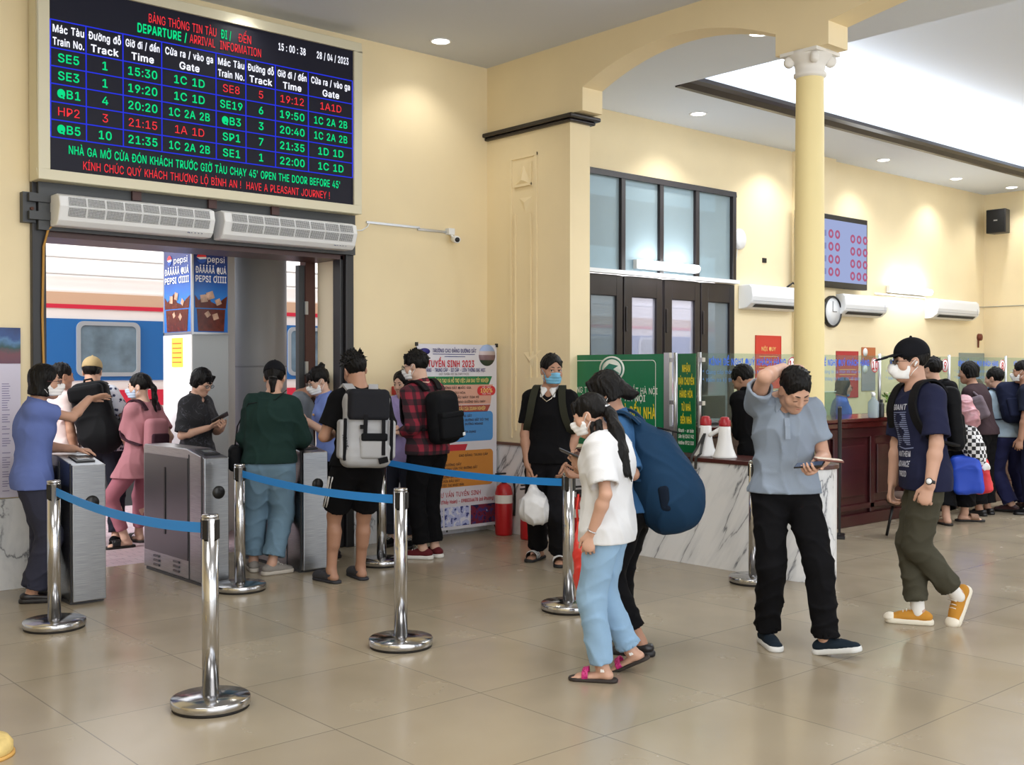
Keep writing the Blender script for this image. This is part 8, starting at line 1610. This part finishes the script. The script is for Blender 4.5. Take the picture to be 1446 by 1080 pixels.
def _plaid(nt, b, tc):
    sep = nt.nodes.new('ShaderNodeSeparateXYZ'); nt.links.new(tc.outputs['Object'], sep.inputs[0])
    xy = math_n(nt, 'ADD', sep.outputs['X'], sep.outputs['Y']); a = math_n(nt, 'SINE', math_n(nt, 'MULTIPLY', xy, 62.0)); c = math_n(nt, 'SINE', math_n(nt, 'MULTIPLY', sep.outputs['Z'], 58.0))
    f = math_n(nt, 'ADD', math_n(nt, 'MULTIPLY', math_n(nt, 'GREATER_THAN', a, 0.1), 0.5), math_n(nt, 'MULTIPLY', math_n(nt, 'GREATER_THAN', c, 0.1), 0.5))
    nt.links.new(ramp(nt, f, [(0.0, '#8a1f33'), (0.3, '#4a1624'), (0.8, '#1d1118')], 'CONSTANT'), b.inputs['Base Color'])
def ppl_plaid():
    p = Person('young man in a red plaid shirt with a plain black backpack', (603, 789), 1.73, 318, head=(292, 10, 0), sk='d', neck=(597, 556, 0.0), pel=(604, 672, 0.0), LF=(597, 789, 285), RF=(614, 786, 318),
               LA=((568, 612, 0.02), (578, 630, -0.12)), RA=((600, 620, 0.35), (628, 620, 0.2)), LH=dict(f=(-0.9, 0.3, 0.1), n=(0.3, 0, -1), curl=0.5), RH=dict(f=(-0.8, 0.5, 0), n=(0, 0, -1)))
    p.make_body(); m = node_mat('red_plaid_cloth', _plaid, 0.85); p.top('plaid_shirt', m, 1.80, -0.06, 0.030, seed=4.9, amp=0.009); p.collar('collar', m, open_=False); p.legs('trousers', M_blackcloth, 0.95, 0.020, 0.060, 0.070, seed=2.6); p.shoes('sneaker', cloth('sneaker_maroon', '#5f2429'), mat('sneaker_sole_white', '#dedcd8', 0.6))
    p.hair('fringe', '#131010', None, 7.7); p.mask('#eceef0'); p.glasses(); p.face(lips=None)
    k, Rc, up = p.k, p.Rc, p.up; c = p.C-Rc[:, 1]*0.22*k-up*0.10*k; r, part, rc = held(p, 'backpack', 'plain black backpack on the young man in the red plaid shirt', 'backpack', c); q = lambda x, y, z: c+Rc@V3(x, y, z)
    part('bag_body', [rbox(q(0, 0, 0), (0.15, 0.085, 0.22), 0.075, Rc)], 0.008, M_bag, folds(0.005, 14, 6)); pk = part('front_pocket', [rbox(q(0, -0.09, -0.08), (0.125, 0.035, 0.10), 0.025, Rc)], 0.007, M_bag); part('pocket_flap', [rbox(q(0, -0.10, 0.02), (0.125, 0.030, 0.025), 0.012, Rc)], 0.006, M_bag, parent=pk); part('tag', [rbox(q(0.10, -0.128, -0.15), (0.014, 0.004, 0.014), 0.002, Rc)], 0.004, M_whitep); straps(p, r, M_strap, 0.06, rc); return p
def ppl_blackpolo():
    p = Person('young man in a black polo with white striped collar and blue mask', (770, 800), 1.76, 188, chest=192, head=(160, 4, 0), sk='c', neck=(777, 540, 0), pel=(776, 655, 0), RF=(760, 789, 205), LF=(789, 796, 178),
               RA=((745, 656, -0.06), (742, 610, 0.02)), LA=((800, 652, -0.10), (812, 605, 0.02)), RH=dict(f=(0.1, -0.15, -1), n=(0.9, 0.2, 0), curl=0.7), LH=dict(f=(-0.2, -0.3, -1), n=(-0.9, 0.2, 0), curl=0.4))
    p.make_body(); p.top('polo_shirt', M_blackcloth, 0.72, -0.05, 0.026, seed=6.6, vneck=0.05, sl_r=0.068); cw = cloth('collar_white', '#d9dadc'); p.collar('collar', cw); p.legs('trousers', cloth('charcoal_cloth', '#17171b'), 0.97, 0.022, 0.068, 0.076, seed=3.3)
    p.shoes('slide', M_blackp, mat('slide_sole', '#1a1a1c', 0.7), mat('stripe_white', '#d8d8da', 0.7)); p.hair('short', '#110e0d', None, 8.8); p.mask('#79b7da'); p.face(lips=None, look=1.0)
    mb = MB(); Rc = p.Rc; mb.tube([tuple(p.N+Rc[:, 0]*x+Rc[:, 1]*y+p.up*z) for x, y, z in ((-0.065, 0.03, 0.03), (-0.06, 0.085, -0.01), (-0.035, 0.118, -0.06), (0, 0.13, -0.085), (0.035, 0.118, -0.06), (0.06, 0.085, -0.01), (0.065, 0.03, 0.03))], 0.004, 8); mb.build('neck_chain', mat('chain_silver', '#c9c3b4', 0.25, 1.0), p.body)
    k, up = p.k, p.up; c = p.C-Rc[:, 1]*0.21*k-up*0.05*k; r, part, rc = held(p, 'backpack', 'dark olive backpack behind the young man in the black polo', 'backpack', c); mo = cloth('olive_strap', '#2e2f26'); part('bag_body', [rbox(c, (0.13, 0.08, 0.2), 0.06, Rc)], 0.009, mo); part('front_pocket', [rbox(c+Rc@V3(0, -0.08, -0.05), (0.1, 0.025, 0.09), 0.02, Rc)], 0.008, mo); straps(p, r, mo, 0.055, rc)
    h = p.palmR[0]; c = h+V3(0.015, -0.03, -0.22); r, part, rc = held(p, 'carrier_bag', 'white plastic carrier bag in the hand of the man in black polo', 'plastic bag', c); mp = mat('white_polythene', '#dcdde0', 0.35, noise=0.12, nscale=10)
    part('bag_body', [ell(c+V3(0, 0, -0.05), (0.135, 0.09, 0.115)), ell(c+V3(0.03, 0, -0.08), (0.12, 0.085, 0.09), k=0.05), cap(c+V3(0, 0, 0.03), h+V3(0, -0.01, -0.05), 0.08, 0.018, 0.07)], 0.007, mp, folds(0.012, 22, 4, (1, 0, 0.4))); mb = MB(); mb.tube([tuple(h+V3(-0.01, -0.01, -0.06)), tuple(h+V3(-0.005, -0.015, 0.0)), tuple(h+V3(0.012, -0.01, -0.06))], 0.008, 6); mbshift(mb, rc).build('bag_handle', mp, r); return p
def ppl_staff2():
    p = Person('masked attendant with a hair bun in a light blue uniform shirt', (466, 786), 1.60, 262, chest=258, head=(248, 22, 0), fem=True, sk='d', neck=(462, 580, 0), pel=(468, 690, 0), LA=((434, 594, -0.10), (462, 628, -0.18)), RA=((431, 596, 0.14), (455, 632, 0.20)), LH=dict(f=(-0.85, 0, 0.4), n=(0.2, 0.5, 0.7), curl=0.4), RH=dict(f=(-1, 0, 0.1), n=(0, -0.6, 0.7), curl=0.4))
    p.make_body(); m = cloth('uniform_light_blue', '#7388c8'); p.top('uniform_shirt', m, 0.6, -0.06, 0.020, seed=8.3); p.collar('collar', m); p.legs('trousers', M_blackcloth, 0.97, 0.018, 0.07, seed=1.2); p.shoes('flat', mat('black_leather', '#17151a', 0.35), mat('heel_black', '#121014', 0.5)); p.hair('bun', '#15100f', dict(fringe=0), 3.6); p.mask('#eef0f2'); p.glasses(mat('spectacle_silver', '#9a948c', 0.3, 0.8)); p.face(lips=None)
    t = p.part('name_badge', [rbox(p.C+p.Rc@V3(-0.07, 0.135, 0.03), (0.028, 0.004, 0.010), 0.003, p.Rc)], 0.004, mat('badge_gold', '#c99a5a', 0.4)); return p
def ppl_phone():
    p = Person('woman in a black shirt and glasses reading a phone behind the middle turnstile', None, 1.60, 128, head=(132, 26, 0), fem=True, sk='b', at=(4.22, 8.95), neck=(277, 568, -0.02), pel=(278, 675, 0.0), RA=((294, 604, -0.20), (256, 612, -0.16)), LA=((313, 606, -0.16), (312, 630, 0.10)), RH=dict(f=(0.8, -0.1, 0.2), n=(0, 0.3, 0.9), curl=0.5), LH=dict(f=(0.1, -0.7, 0.3), n=(-0.6, 0, 0.7), curl=0.5))
    p.make_body(); m = node_mat('black_marble_print_shirt', _swirl, 0.8); p.top('shirt', m, 0.9, -0.08, 0.030, seed=9.9, vneck=0.05); p.collar('collar', m); p.legs('trousers', M_blackcloth, 0.95, 0.02, 0.07, seed=1.4); p.shoes('sneaker', M_blackcloth, M_whitep); p.hair('shortbob', '#100d0d', 'fringe', 9.1); p.glasses(); p.face()
    phone(p, (p.palmR[0]+p.palmL[0])/2+V3(0.01, -0.03, 0.05), V3(0.85, 0.1, 0.45), V3(-0.45, 0.45, 0.75), 'phone held up by the woman in the black shirt'); return p
def _swirl(nt, b, tc):
    n = nt.nodes.new('ShaderNodeTexNoise'); n.inputs['Scale'].default_value = 9; n.inputs['Distortion'].default_value = 1.5; nt.links.new(tc.outputs['Object'], n.inputs['Vector'])
    nt.links.new(ramp(nt, math_n(nt, 'ABSOLUTE', math_n(nt, 'SUBTRACT', n.outputs['Fac'], 0.5)), [(0.0, '#4a4a55'), (0.012, '#17171c')]), b.inputs['Base Color'])
def _floral(nt, b, tc):
    n = nt.nodes.new('ShaderNodeTexVoronoi'); n.inputs['Scale'].default_value = 26; nt.links.new(tc.outputs['Object'], n.inputs['Vector'])
    nt.links.new(ramp(nt, n.outputs['Distance'], [(0.0, '#2c3350'), (0.28, '#39405e'), (0.34, '#c9ccd8')], 'CONSTANT'), b.inputs['Base Color'])
def ppl_capback():
    p = Person('man in a tan cap and floral shirt with a bulging black backpack', (148, 769), 1.68, 14, head=(10, 6, 0), sk='b', neck=(131, 549, 0.02), pel=(146, 668, 0), LA=((105, 625, 0.25), (98, 600, 0.05)), RA=((183, 612, 0.10), (176, 590, -0.05)), RH=dict(f=(0.5, 0.3, -0.8), n=(-0.8, 0.2, 0), curl=0.5))
    p.make_body(); p.top('floral_shirt', node_mat('floral_print_cloth', _floral, 0.85), 0.8, -0.06, 0.028, seed=2.7, sl_r=0.07); p.collar('collar', node_mat('floral_print_cloth', _floral, 0.85), open_=False); p.legs('trousers', cloth('dark_navy_trousers', '#23242e'), 0.97, 0.018, 0.062, seed=4.1); p.shoes('sneaker', M_blackcloth, M_blackp); p.hair('crop', '#1c1512', None, 1.1); p.cap_hat(cloth('cap_tan', '#a8946e'), 'cap', True)
    k, Rc, up = p.k, p.Rc, p.up; c = p.C-Rc[:, 1]*0.25*k-up*0.09*k+Rc[:, 0]*0.03; r, part, rc = held(p, 'backpack', 'bulging black backpack on the man in the tan cap', 'backpack', c); q = lambda x, y, z: c+Rc@V3(x, y, z)
    part('bag_body', [rbox(q(0, 0.02, 0.05), (0.165, 0.11, 0.28), 0.08, Rc), ell(q(0.05, 0, -0.17), (0.18, 0.14, 0.16), Rc, 0.08)], 0.009, M_bag, folds(0.008, 13, 7)); part('top_flap', [rbox(q(-0.01, -0.02, 0.23), (0.15, 0.12, 0.07), 0.04, Rc)], 0.008, M_bag); mb = MB(); mb.tube([tuple(q(-0.05, 0.03, 0.29)), tuple(q(-0.03, 0.03, 0.35)), tuple(q(0.03, 0.03, 0.35)), tuple(q(0.05, 0.03, 0.29))], 0.011, 8); mbshift(mb, rc).build('grab_handle', M_strap, r); straps(p, r, M_strap, 0.06, rc)
    h = p.palmR[0]; c = h+V3(0.02, -0.02, -0.08); r, part, rc = held(p, 'carrier_bag', 'red and orange bag in the hand of the man in the tan cap', 'bag', c); part('bag_body', [ell(c, (0.10, 0.08, 0.12)), cap(c+V3(0, 0, 0.06), h, 0.05, 0.02, 0.04)], 0.008, mat('bag_red', '#b02a34', 0.5), folds(0.01, 20, 2)); part('orange_fold', [ell(c+V3(-0.07, -0.02, -0.08), (0.07, 0.06, 0.09))], 0.008, mat('bag_orange', '#c9782e', 0.5), folds(0.012, 24, 5)); return p
def ppl_pink():
    p = Person('woman with a ponytail in a pink dress and pale blue mask', (184, 776), 1.64, 322, head=(285, 4, 0), fem=True, sk='d', neck=(203, 550, 0), pel=(200, 660, 0), LF=(177, 773, 250), RF=(196, 765, 330), LA=((188, 640, 0.2), (178, 610, 0.0)), RA=((228, 640, 0.15), (234, 600, 0.0)))
    p.make_body(); m = cloth('dusty_pink', '#ae7880'); p.top('dress', m, 0.75, -0.16, 0.022, 0.03, seed=1.8); p.legs('leggings', cloth('pink_leggings', '#a16672'), 0.90, 0.016, 0.046, 0.060, seed=2.1, amp=0.002, thigh_r=0.09); p.shoes('slide', M_blackp, M_rubber)
    p.hair('ponytail', '#17110f', dict(tail=[(0, -0.095, 0.03), (0.0, -0.13, -0.02), (0, -0.135, -0.12), (0, -0.12, -0.24)], r=[0.022, 0.032, 0.036, 0.02]), 3.9); p.mask('#b9c9df'); p.face(lips=None)
    k, Rc, up = p.k, p.Rc, p.up; c = p.C-Rc[:, 1]*0.19*k-up*0.1*k; r, part, rc = held(p, 'backpack', 'small dark backpack on the woman in the pink dress', 'backpack', c); md = cloth('wine_bag', '#3d2730'); part('bag_body', [rbox(c, (0.11, 0.06, 0.15), 0.05, Rc)], 0.008, m); part('front_pocket', [rbox(c+Rc@V3(0, -0.06, -0.05), (0.09, 0.02, 0.07), 0.018, Rc)], 0.008, md); straps(p, r, md, 0.045, rc); return p
def ppl_behind():
    p = Person('dark-haired man in a pale shirt half hidden behind the pointing attendant', (82, 770), 1.62, 60, head=(70, 5, 0), sk='c', neck=(82, 566, 0)); p.make_body(); p.top('shirt', cloth('pale_pink_shirt', '#d3c3c3'), 0.7, -0.08, 0.03, seed=3.0); p.legs('trousers', cloth('mauve_trousers', '#5a4a55'), 0.95); p.shoes('sneaker', M_blackcloth, M_blackp); p.hair('short', '#17120f', None, 2.0); p.face(); return p
def ppl_lilac():
    p = Person('person in a lilac shirt and dark jeans behind the red plaid shirt', (566, 771), 1.56, 200, head=(215, 12, 0), fem=True, sk='d', neck=(571, 573, 0), RA=((560, 604, -0.2), (560, 625, -0.05)), RH=dict(f=(-0.5, -0.6, 0), n=(0, 0, -1))); p.make_body(); p.top('shirt', cloth('lilac_shirt', '#a79bd0'), 1.7, -0.10, 0.03, 0.01, seed=5.2); p.legs('jeans', cloth('dark_jeans', '#2a2d38'), 0.95, 0.018, 0.06); p.shoes('sneaker', M_blackcloth, M_blackp); p.hair('bob', '#15110f', None, 4.6); p.face(); return p
def ppl_hoodie():
    p = Person('man in a black hooded top leaning over the counter behind the megaphones', None, 1.70, 320, head=(295, 30, 0), sk='c', at=(7.95, 5.45), neck=(1062, 556, 0.08), pel=(1074, 670, -0.08), LA=((1036, 600, 0.22), (1048, 612, -0.08)), RA=((1066, 605, 0.35), (1095, 610, 0.15)), LH=dict(f=(-0.7, 0.6, 0), n=(0, 0, -1)), RH=dict(f=(-0.5, 0.8, 0), n=(0, 0, -1)))
    p.make_body(); p.top('hooded_top', M_blackcloth, 1.4, -0.08, 0.036, seed=1.6, amp=0.009); sdf('hood', [ell(p.N-p.Rc[:, 1]*0.085*p.k+p.up*0.0, (0.10, 0.06, 0.07), p.Rc), cap(p.N-p.Rc[:, 0]*0.08+p.up*0.03, p.N-p.Rc[:, 0]*0.04-p.Rc[:, 1]*0.08, 0.035, 0.04, 0.04), cap(p.N+p.Rc[:, 0]*0.08+p.up*0.03, p.N+p.Rc[:, 0]*0.04-p.Rc[:, 1]*0.08, 0.035, 0.04, 0.04)], 0.008, M_blackcloth, p.body, folds(0.006, 22, 2)); p.legs('trousers', M_blackcloth, 0.95, 0.02, 0.066); p.shoes('sneaker', M_blackcloth, M_whitep); p.hair('short', '#0f0d0d', None, 5.9); p.face(); return p
def ppl_seated():
    p = Person('seated clerk with a dark bob and blue uniform behind the counter', None, 1.47, 80, head=(72, 6, 0), fem=True, sk='b', at=(11.2, 6.95)); p.make_body(); m = cloth('clerk_blue', '#4a68b8'); p.top('uniform_shirt', m, 0.6, -0.05, 0.022, seed=2.2); p.collar('collar', m); p.legs('trousers', M_blackcloth); p.shoes('flat', M_blackp, M_blackp); p.hair('bob', '#241a18', None, 6.3); p.glasses(); p.face()
    sdf('lowered_mask', [xf([ell((0, 0.045, -0.085), (0.048, 0.050, 0.045)), cut((0, 0, -0.075), (0, 0.2, 1))], p.Rh, p.hc, p.ks)], 0.006, cloth('mask_blue', '#7fa8cf'), p.body); return p
def ppl_p18():
    p = Person('dark-haired person with a black backpack just behind the man in the cap', (1345, 738), 1.74, 30, head=(300, 0, 0), sk='b', neck=(1318, 533, 0), pel=(1338, 640, 0), RF=(1362, 736, 80), LF=(1336, 741, 330)); p.make_body(); p.top('tee', M_blackcloth, 0.75, -0.08, 0.03, seed=7.0); p.legs('trousers', M_blackcloth, 0.90, 0.03, 0.09, 0.09); p.shoes('slide', mat('tan_strap', '#8a6a54', 0.6), M_rubber); p.hair('short', '#0f0d0d', None, 7.1)
    k, Rc, up = p.k, p.Rc, p.up; c = p.C-Rc[:, 1]*0.2*k; r, part, rc = held(p, 'backpack', 'black backpack seen behind the shoulder of the capped man', 'backpack', c); part('bag_body', [rbox(c, (0.14, 0.08, 0.19), 0.06, Rc)], 0.009, M_bag); part('front_pocket', [rbox(c+Rc@V3(0, -0.08, -0.05), (0.11, 0.025, 0.09), 0.02, Rc)], 0.008, M_bag); straps(p, r, M_strap, 0.055, rc)
    c = p.pt(1372, 640, -0.12); r, part, rc = held(p, 'shopping_bag', 'checkered black, white and blue shopping bag behind the capped man', 'bag', c); ck = node_mat('checkered_weave', _check, 0.7)
    up_ = part('checkered_panel', [ell(c+V3(0.01, 0, 0.08), (0.115, 0.10, 0.27), rotm(0, 0, -18))], 0.009, ck, folds(0.008, 14, 2)); part('blue_panel', [rbox(c+V3(-0.04, 0, -0.22), (0.15, 0.10, 0.20), 0.06, rotm(0, 0, -6))], 0.009, mat('bag_bright_blue', '#1f49c0', 0.5), folds(0.010, 14, 5)); part('red_panel', [rbox(c+V3(0.09, 0.03, -0.22), (0.09, 0.08, 0.19), 0.05, rotm(0, 0, -10))], 0.009, mat('bag_bright_red', '#c92a36', 0.5), folds(0.010, 14, 6)); part('white_knot', [ell(c+V3(0.13, -0.03, -0.13), (0.045, 0.035, 0.05))], 0.007, M_whitep, folds(0.01, 30, 2))
    c = p.pt(1358, 577, -0.10); r, part, rc = held(p, 'plastic_bag', 'shiny pink plastic bag above the checkered bag', 'plastic bag', c); part('bag_body', [ell(c, (0.10, 0.09, 0.15), rotm(0, 0, 25)), ell(c+V3(0.08, 0, -0.10), (0.10, 0.09, 0.13), None, 0.06)], 0.008, mat('pink_polythene', '#b4838c', 0.15, noise=0.4, nscale=12), folds(0.014, 22, 3)); part('knot', [cap(c+V3(-0.05, 0, 0.12), c+V3(-0.10, 0, 0.2), 0.03, 0.02)], 0.007, mat('pink_polythene_dark', '#8f4450', 0.2)); return p
def _check(nt, b, tc):
    c = nt.nodes.new('ShaderNodeTexChecker'); c.inputs['Scale'].default_value = 26; c.inputs['Color1'].default_value = lin('#d9d9dc'); c.inputs['Color2'].default_value = lin('#17171b'); nt.links.new(tc.outputs['Object'], c.inputs['Vector']); nt.links.new(c.outputs['Color'], b.inputs['Base Color'])
def ppl_brown():
    p = Person('woman with short black hair in a dark brown top at the counter', (1388, 727), 1.66, 295, head=(278, 4, 0), fem=True, sk='c', neck=(1377, 559, 0), LA=((1388, 620, -0.1), (1400, 610, -0.15)), RA=((1362, 590, 0.25), (1372, 615, 0.2)), RH=dict(f=(-0.5, 0.8, 0), n=(0, 0, -1))); p.make_body(); p.top('top', cloth('dark_brown_top', '#3a2d31'), 1.3, -0.03, 0.045, 0.03, seed=4.4); p.legs('trousers', M_blackcloth, 0.95, 0.03, 0.085, 0.09); p.shoes('flat', M_blackp, M_blackp); p.hair('shortbob', '#100d0c', None, 8.3); p.face()
    c = p.pt(1384, 575, -0.24); r, part, rc = held(p, 'shoulder_bag', 'grey shoulder bag on the woman in the dark brown top', 'bag', c); part('bag_body', [rbox(c, (0.07, 0.05, 0.13), 0.04, rotm(0, 0, -20))], 0.008, cloth('grey_bag', '#6b6068'), folds(0.008, 18, 2)); part('strap', [cap(c+V3(-0.02, 0, 0.12), p.N+V3(-0.06, -0.10, 0.0), 0.012, 0.012)], 0.006, cloth('grey_bag', '#6b6068')); return p
def ppl_bluebag():
    p = Person('man in a light blue shirt and navy trousers leaning on the counter', (1424, 722), 1.68, 330, head=(292, 6, 0), sk='b', neck=(1412, 560, 0.08), pel=(1425, 640, -0.05), LF=(1428, 723, 285), RF=(1446, 719, 330), LA=((1384, 577, 0.05), (1392, 590, -0.12)), RA=((1400, 585, 0.45), (1435, 600, 0.25)), LH=dict(f=(-0.9, 0.3, 0.2), n=(0, 0, -1)), RH=dict(f=(-0.6, 0.7, 0), n=(0, 0, -1))); p.make_body(); m = cloth('light_blue_shirt', '#a9bccb'); p.top('shirt', m, 1.3, -0.02, 0.036, 0.01, seed=5.8, amp=0.009); p.collar('collar', m, open_=False); p.legs('trousers', cloth('navy_trousers', '#2a2d52'), 0.98, 0.022, 0.07, 0.078, seed=3.2); p.shoes('sneaker', mat('oxblood_leather', '#3a1f22', 0.35), M_blackp); p.hair('short', '#100d0c', None, 9.2); p.face()
    sdf('lowered_mask', [xf([ell((0, 0.045, -0.085), (0.048, 0.050, 0.045)), cut((0, 0, -0.075), (0, 0.2, 1))], p.Rh, p.hc, p.ks)], 0.006, cloth('mask_blue', '#7fa8cf'), p.body)
    k, Rc, up = p.k, p.Rc, p.up; c = p.C-Rc[:, 1]*0.22*k-up*0.02*k; r, part, rc = held(p, 'backpack', 'navy backpack on the man in the light blue shirt', 'backpack', c); q = lambda x, y, z: c+Rc@V3(x, y, z); mn_ = cloth('navy_bag', '#1b2036'); part('bag_body', [rbox(q(0, 0, 0), (0.155, 0.095, 0.24), 0.09, Rc)], 0.009, mn_, folds(0.006, 14, 8)); pk = part('front_pocket', [rbox(q(0, -0.09, -0.09), (0.125, 0.03, 0.11), 0.025, Rc)], 0.008, mn_); part('badge', [rbox(q(0.03, -0.10, 0.06), (0.02, 0.006, 0.015), 0.004, Rc)], 0.005, mat('badge_orange', '#a8583a', 0.5)); straps(p, r, mn_, 0.06, rc); return p
def ppl_edge():
    p = Person('masked person in a navy top cut by the right edge of the photo', (1458, 726), 1.66, 275, head=(275, 4, 0), sk='c', neck=(1452, 562, 0)); p.make_body(); p.top('top', cloth('navy_top', '#1f2434'), 0.8, -0.06, 0.03, seed=6.1); p.legs('trousers', M_navycloth, 0.95, 0.022, 0.07); p.shoes('sneaker', M_blackcloth, M_blackp); p.hair('short', '#100d0c', None, 3.5); p.mask('#e8eaec'); p.face(lips=None); return p
def ppl_clerk2():
    p = Person('clerk whose small face shows above the counter beside the navy backpack', None, 1.44, 190, head=(200, 5, 0), fem=True, sk='d', at=(14.55, 6.95)); p.make_body(); p.top('uniform_shirt', cloth('clerk_blue', '#4a68b8'), 0.6, -0.05, 0.022); p.legs('trousers', M_blackcloth); p.shoes('flat', M_blackp, M_blackp); p.hair('shortbob', '#3a2a22', None, 2.9); p.face(); return p
def ppl_grey():
    p = Person('person in a grey hooded jacket bending behind the masked attendant', (424, 770), 1.60, 90, head=(100, 30, 0), sk='c', neck=(424, 572, 0), head_off=(0.09, 0.02, -0.04)); p.make_body(); p.top('hooded_jacket', cloth('grey_jacket', '#7c838c'), 1.9, -0.05, 0.035, seed=3.4); p.legs('trousers', M_blackcloth, 0.95); p.shoes('sneaker', M_blackcloth, M_blackp); p.hair('short', '#15110f', None, 1.9); p.face(); return p
CAST = dict(grey=ppl_grey, girl=ppl_girl, denim=ppl_denim, polo=ppl_polo, capman=ppl_capman, staff=ppl_staff, green=ppl_green, shorts=ppl_shorts, plaid=ppl_plaid, blackpolo=ppl_blackpolo, staff2=ppl_staff2, phone=ppl_phone, capback=ppl_capback, pink=ppl_pink, behind=ppl_behind, lilac=ppl_lilac, hoodie=ppl_hoodie, seated=ppl_seated, p18=ppl_p18, brown=ppl_brown, bluebag=ppl_bluebag, edge=ppl_edge, clerk2=ppl_clerk2)
PEOPLE = {}
for _n, _f in CAST.items():
    if want(_n): PEOPLE[_n] = _f()
# red bag hanging beside the girl
rb = empty('carrier_bag', (0, 0, 0)); q_ = ground(822, 930); rb.location = (q_[0], q_[1], 0.50); rb.rotation_euler = (0, 0, math.atan2(q_[1], q_[0])-PI/2); tag(rb, 'bright red carrier bag hanging between the belt post and the girl', 'plastic bag')
M_rb = mat('bag_scarlet', '#e0362c', 0.4); sdf('bag_body', [ell((0.01, 0, 0), (0.055, 0.10, 0.14)), ell((0.02, 0, -0.08), (0.05, 0.09, 0.10), None, 0.04), cap((0, 0, 0.08), (-0.02, 0.05, 0.24), 0.05, 0.015, 0.05)], 0.007, M_rb, rb, folds(0.008, 24, 3)); MB().tube([(-0.02, 0.05, 0.2), (-0.03, 0.06, 0.32), (-0.02, 0.08, 0.4)], 0.007, 6).build('bag_handle', M_rb, rb)
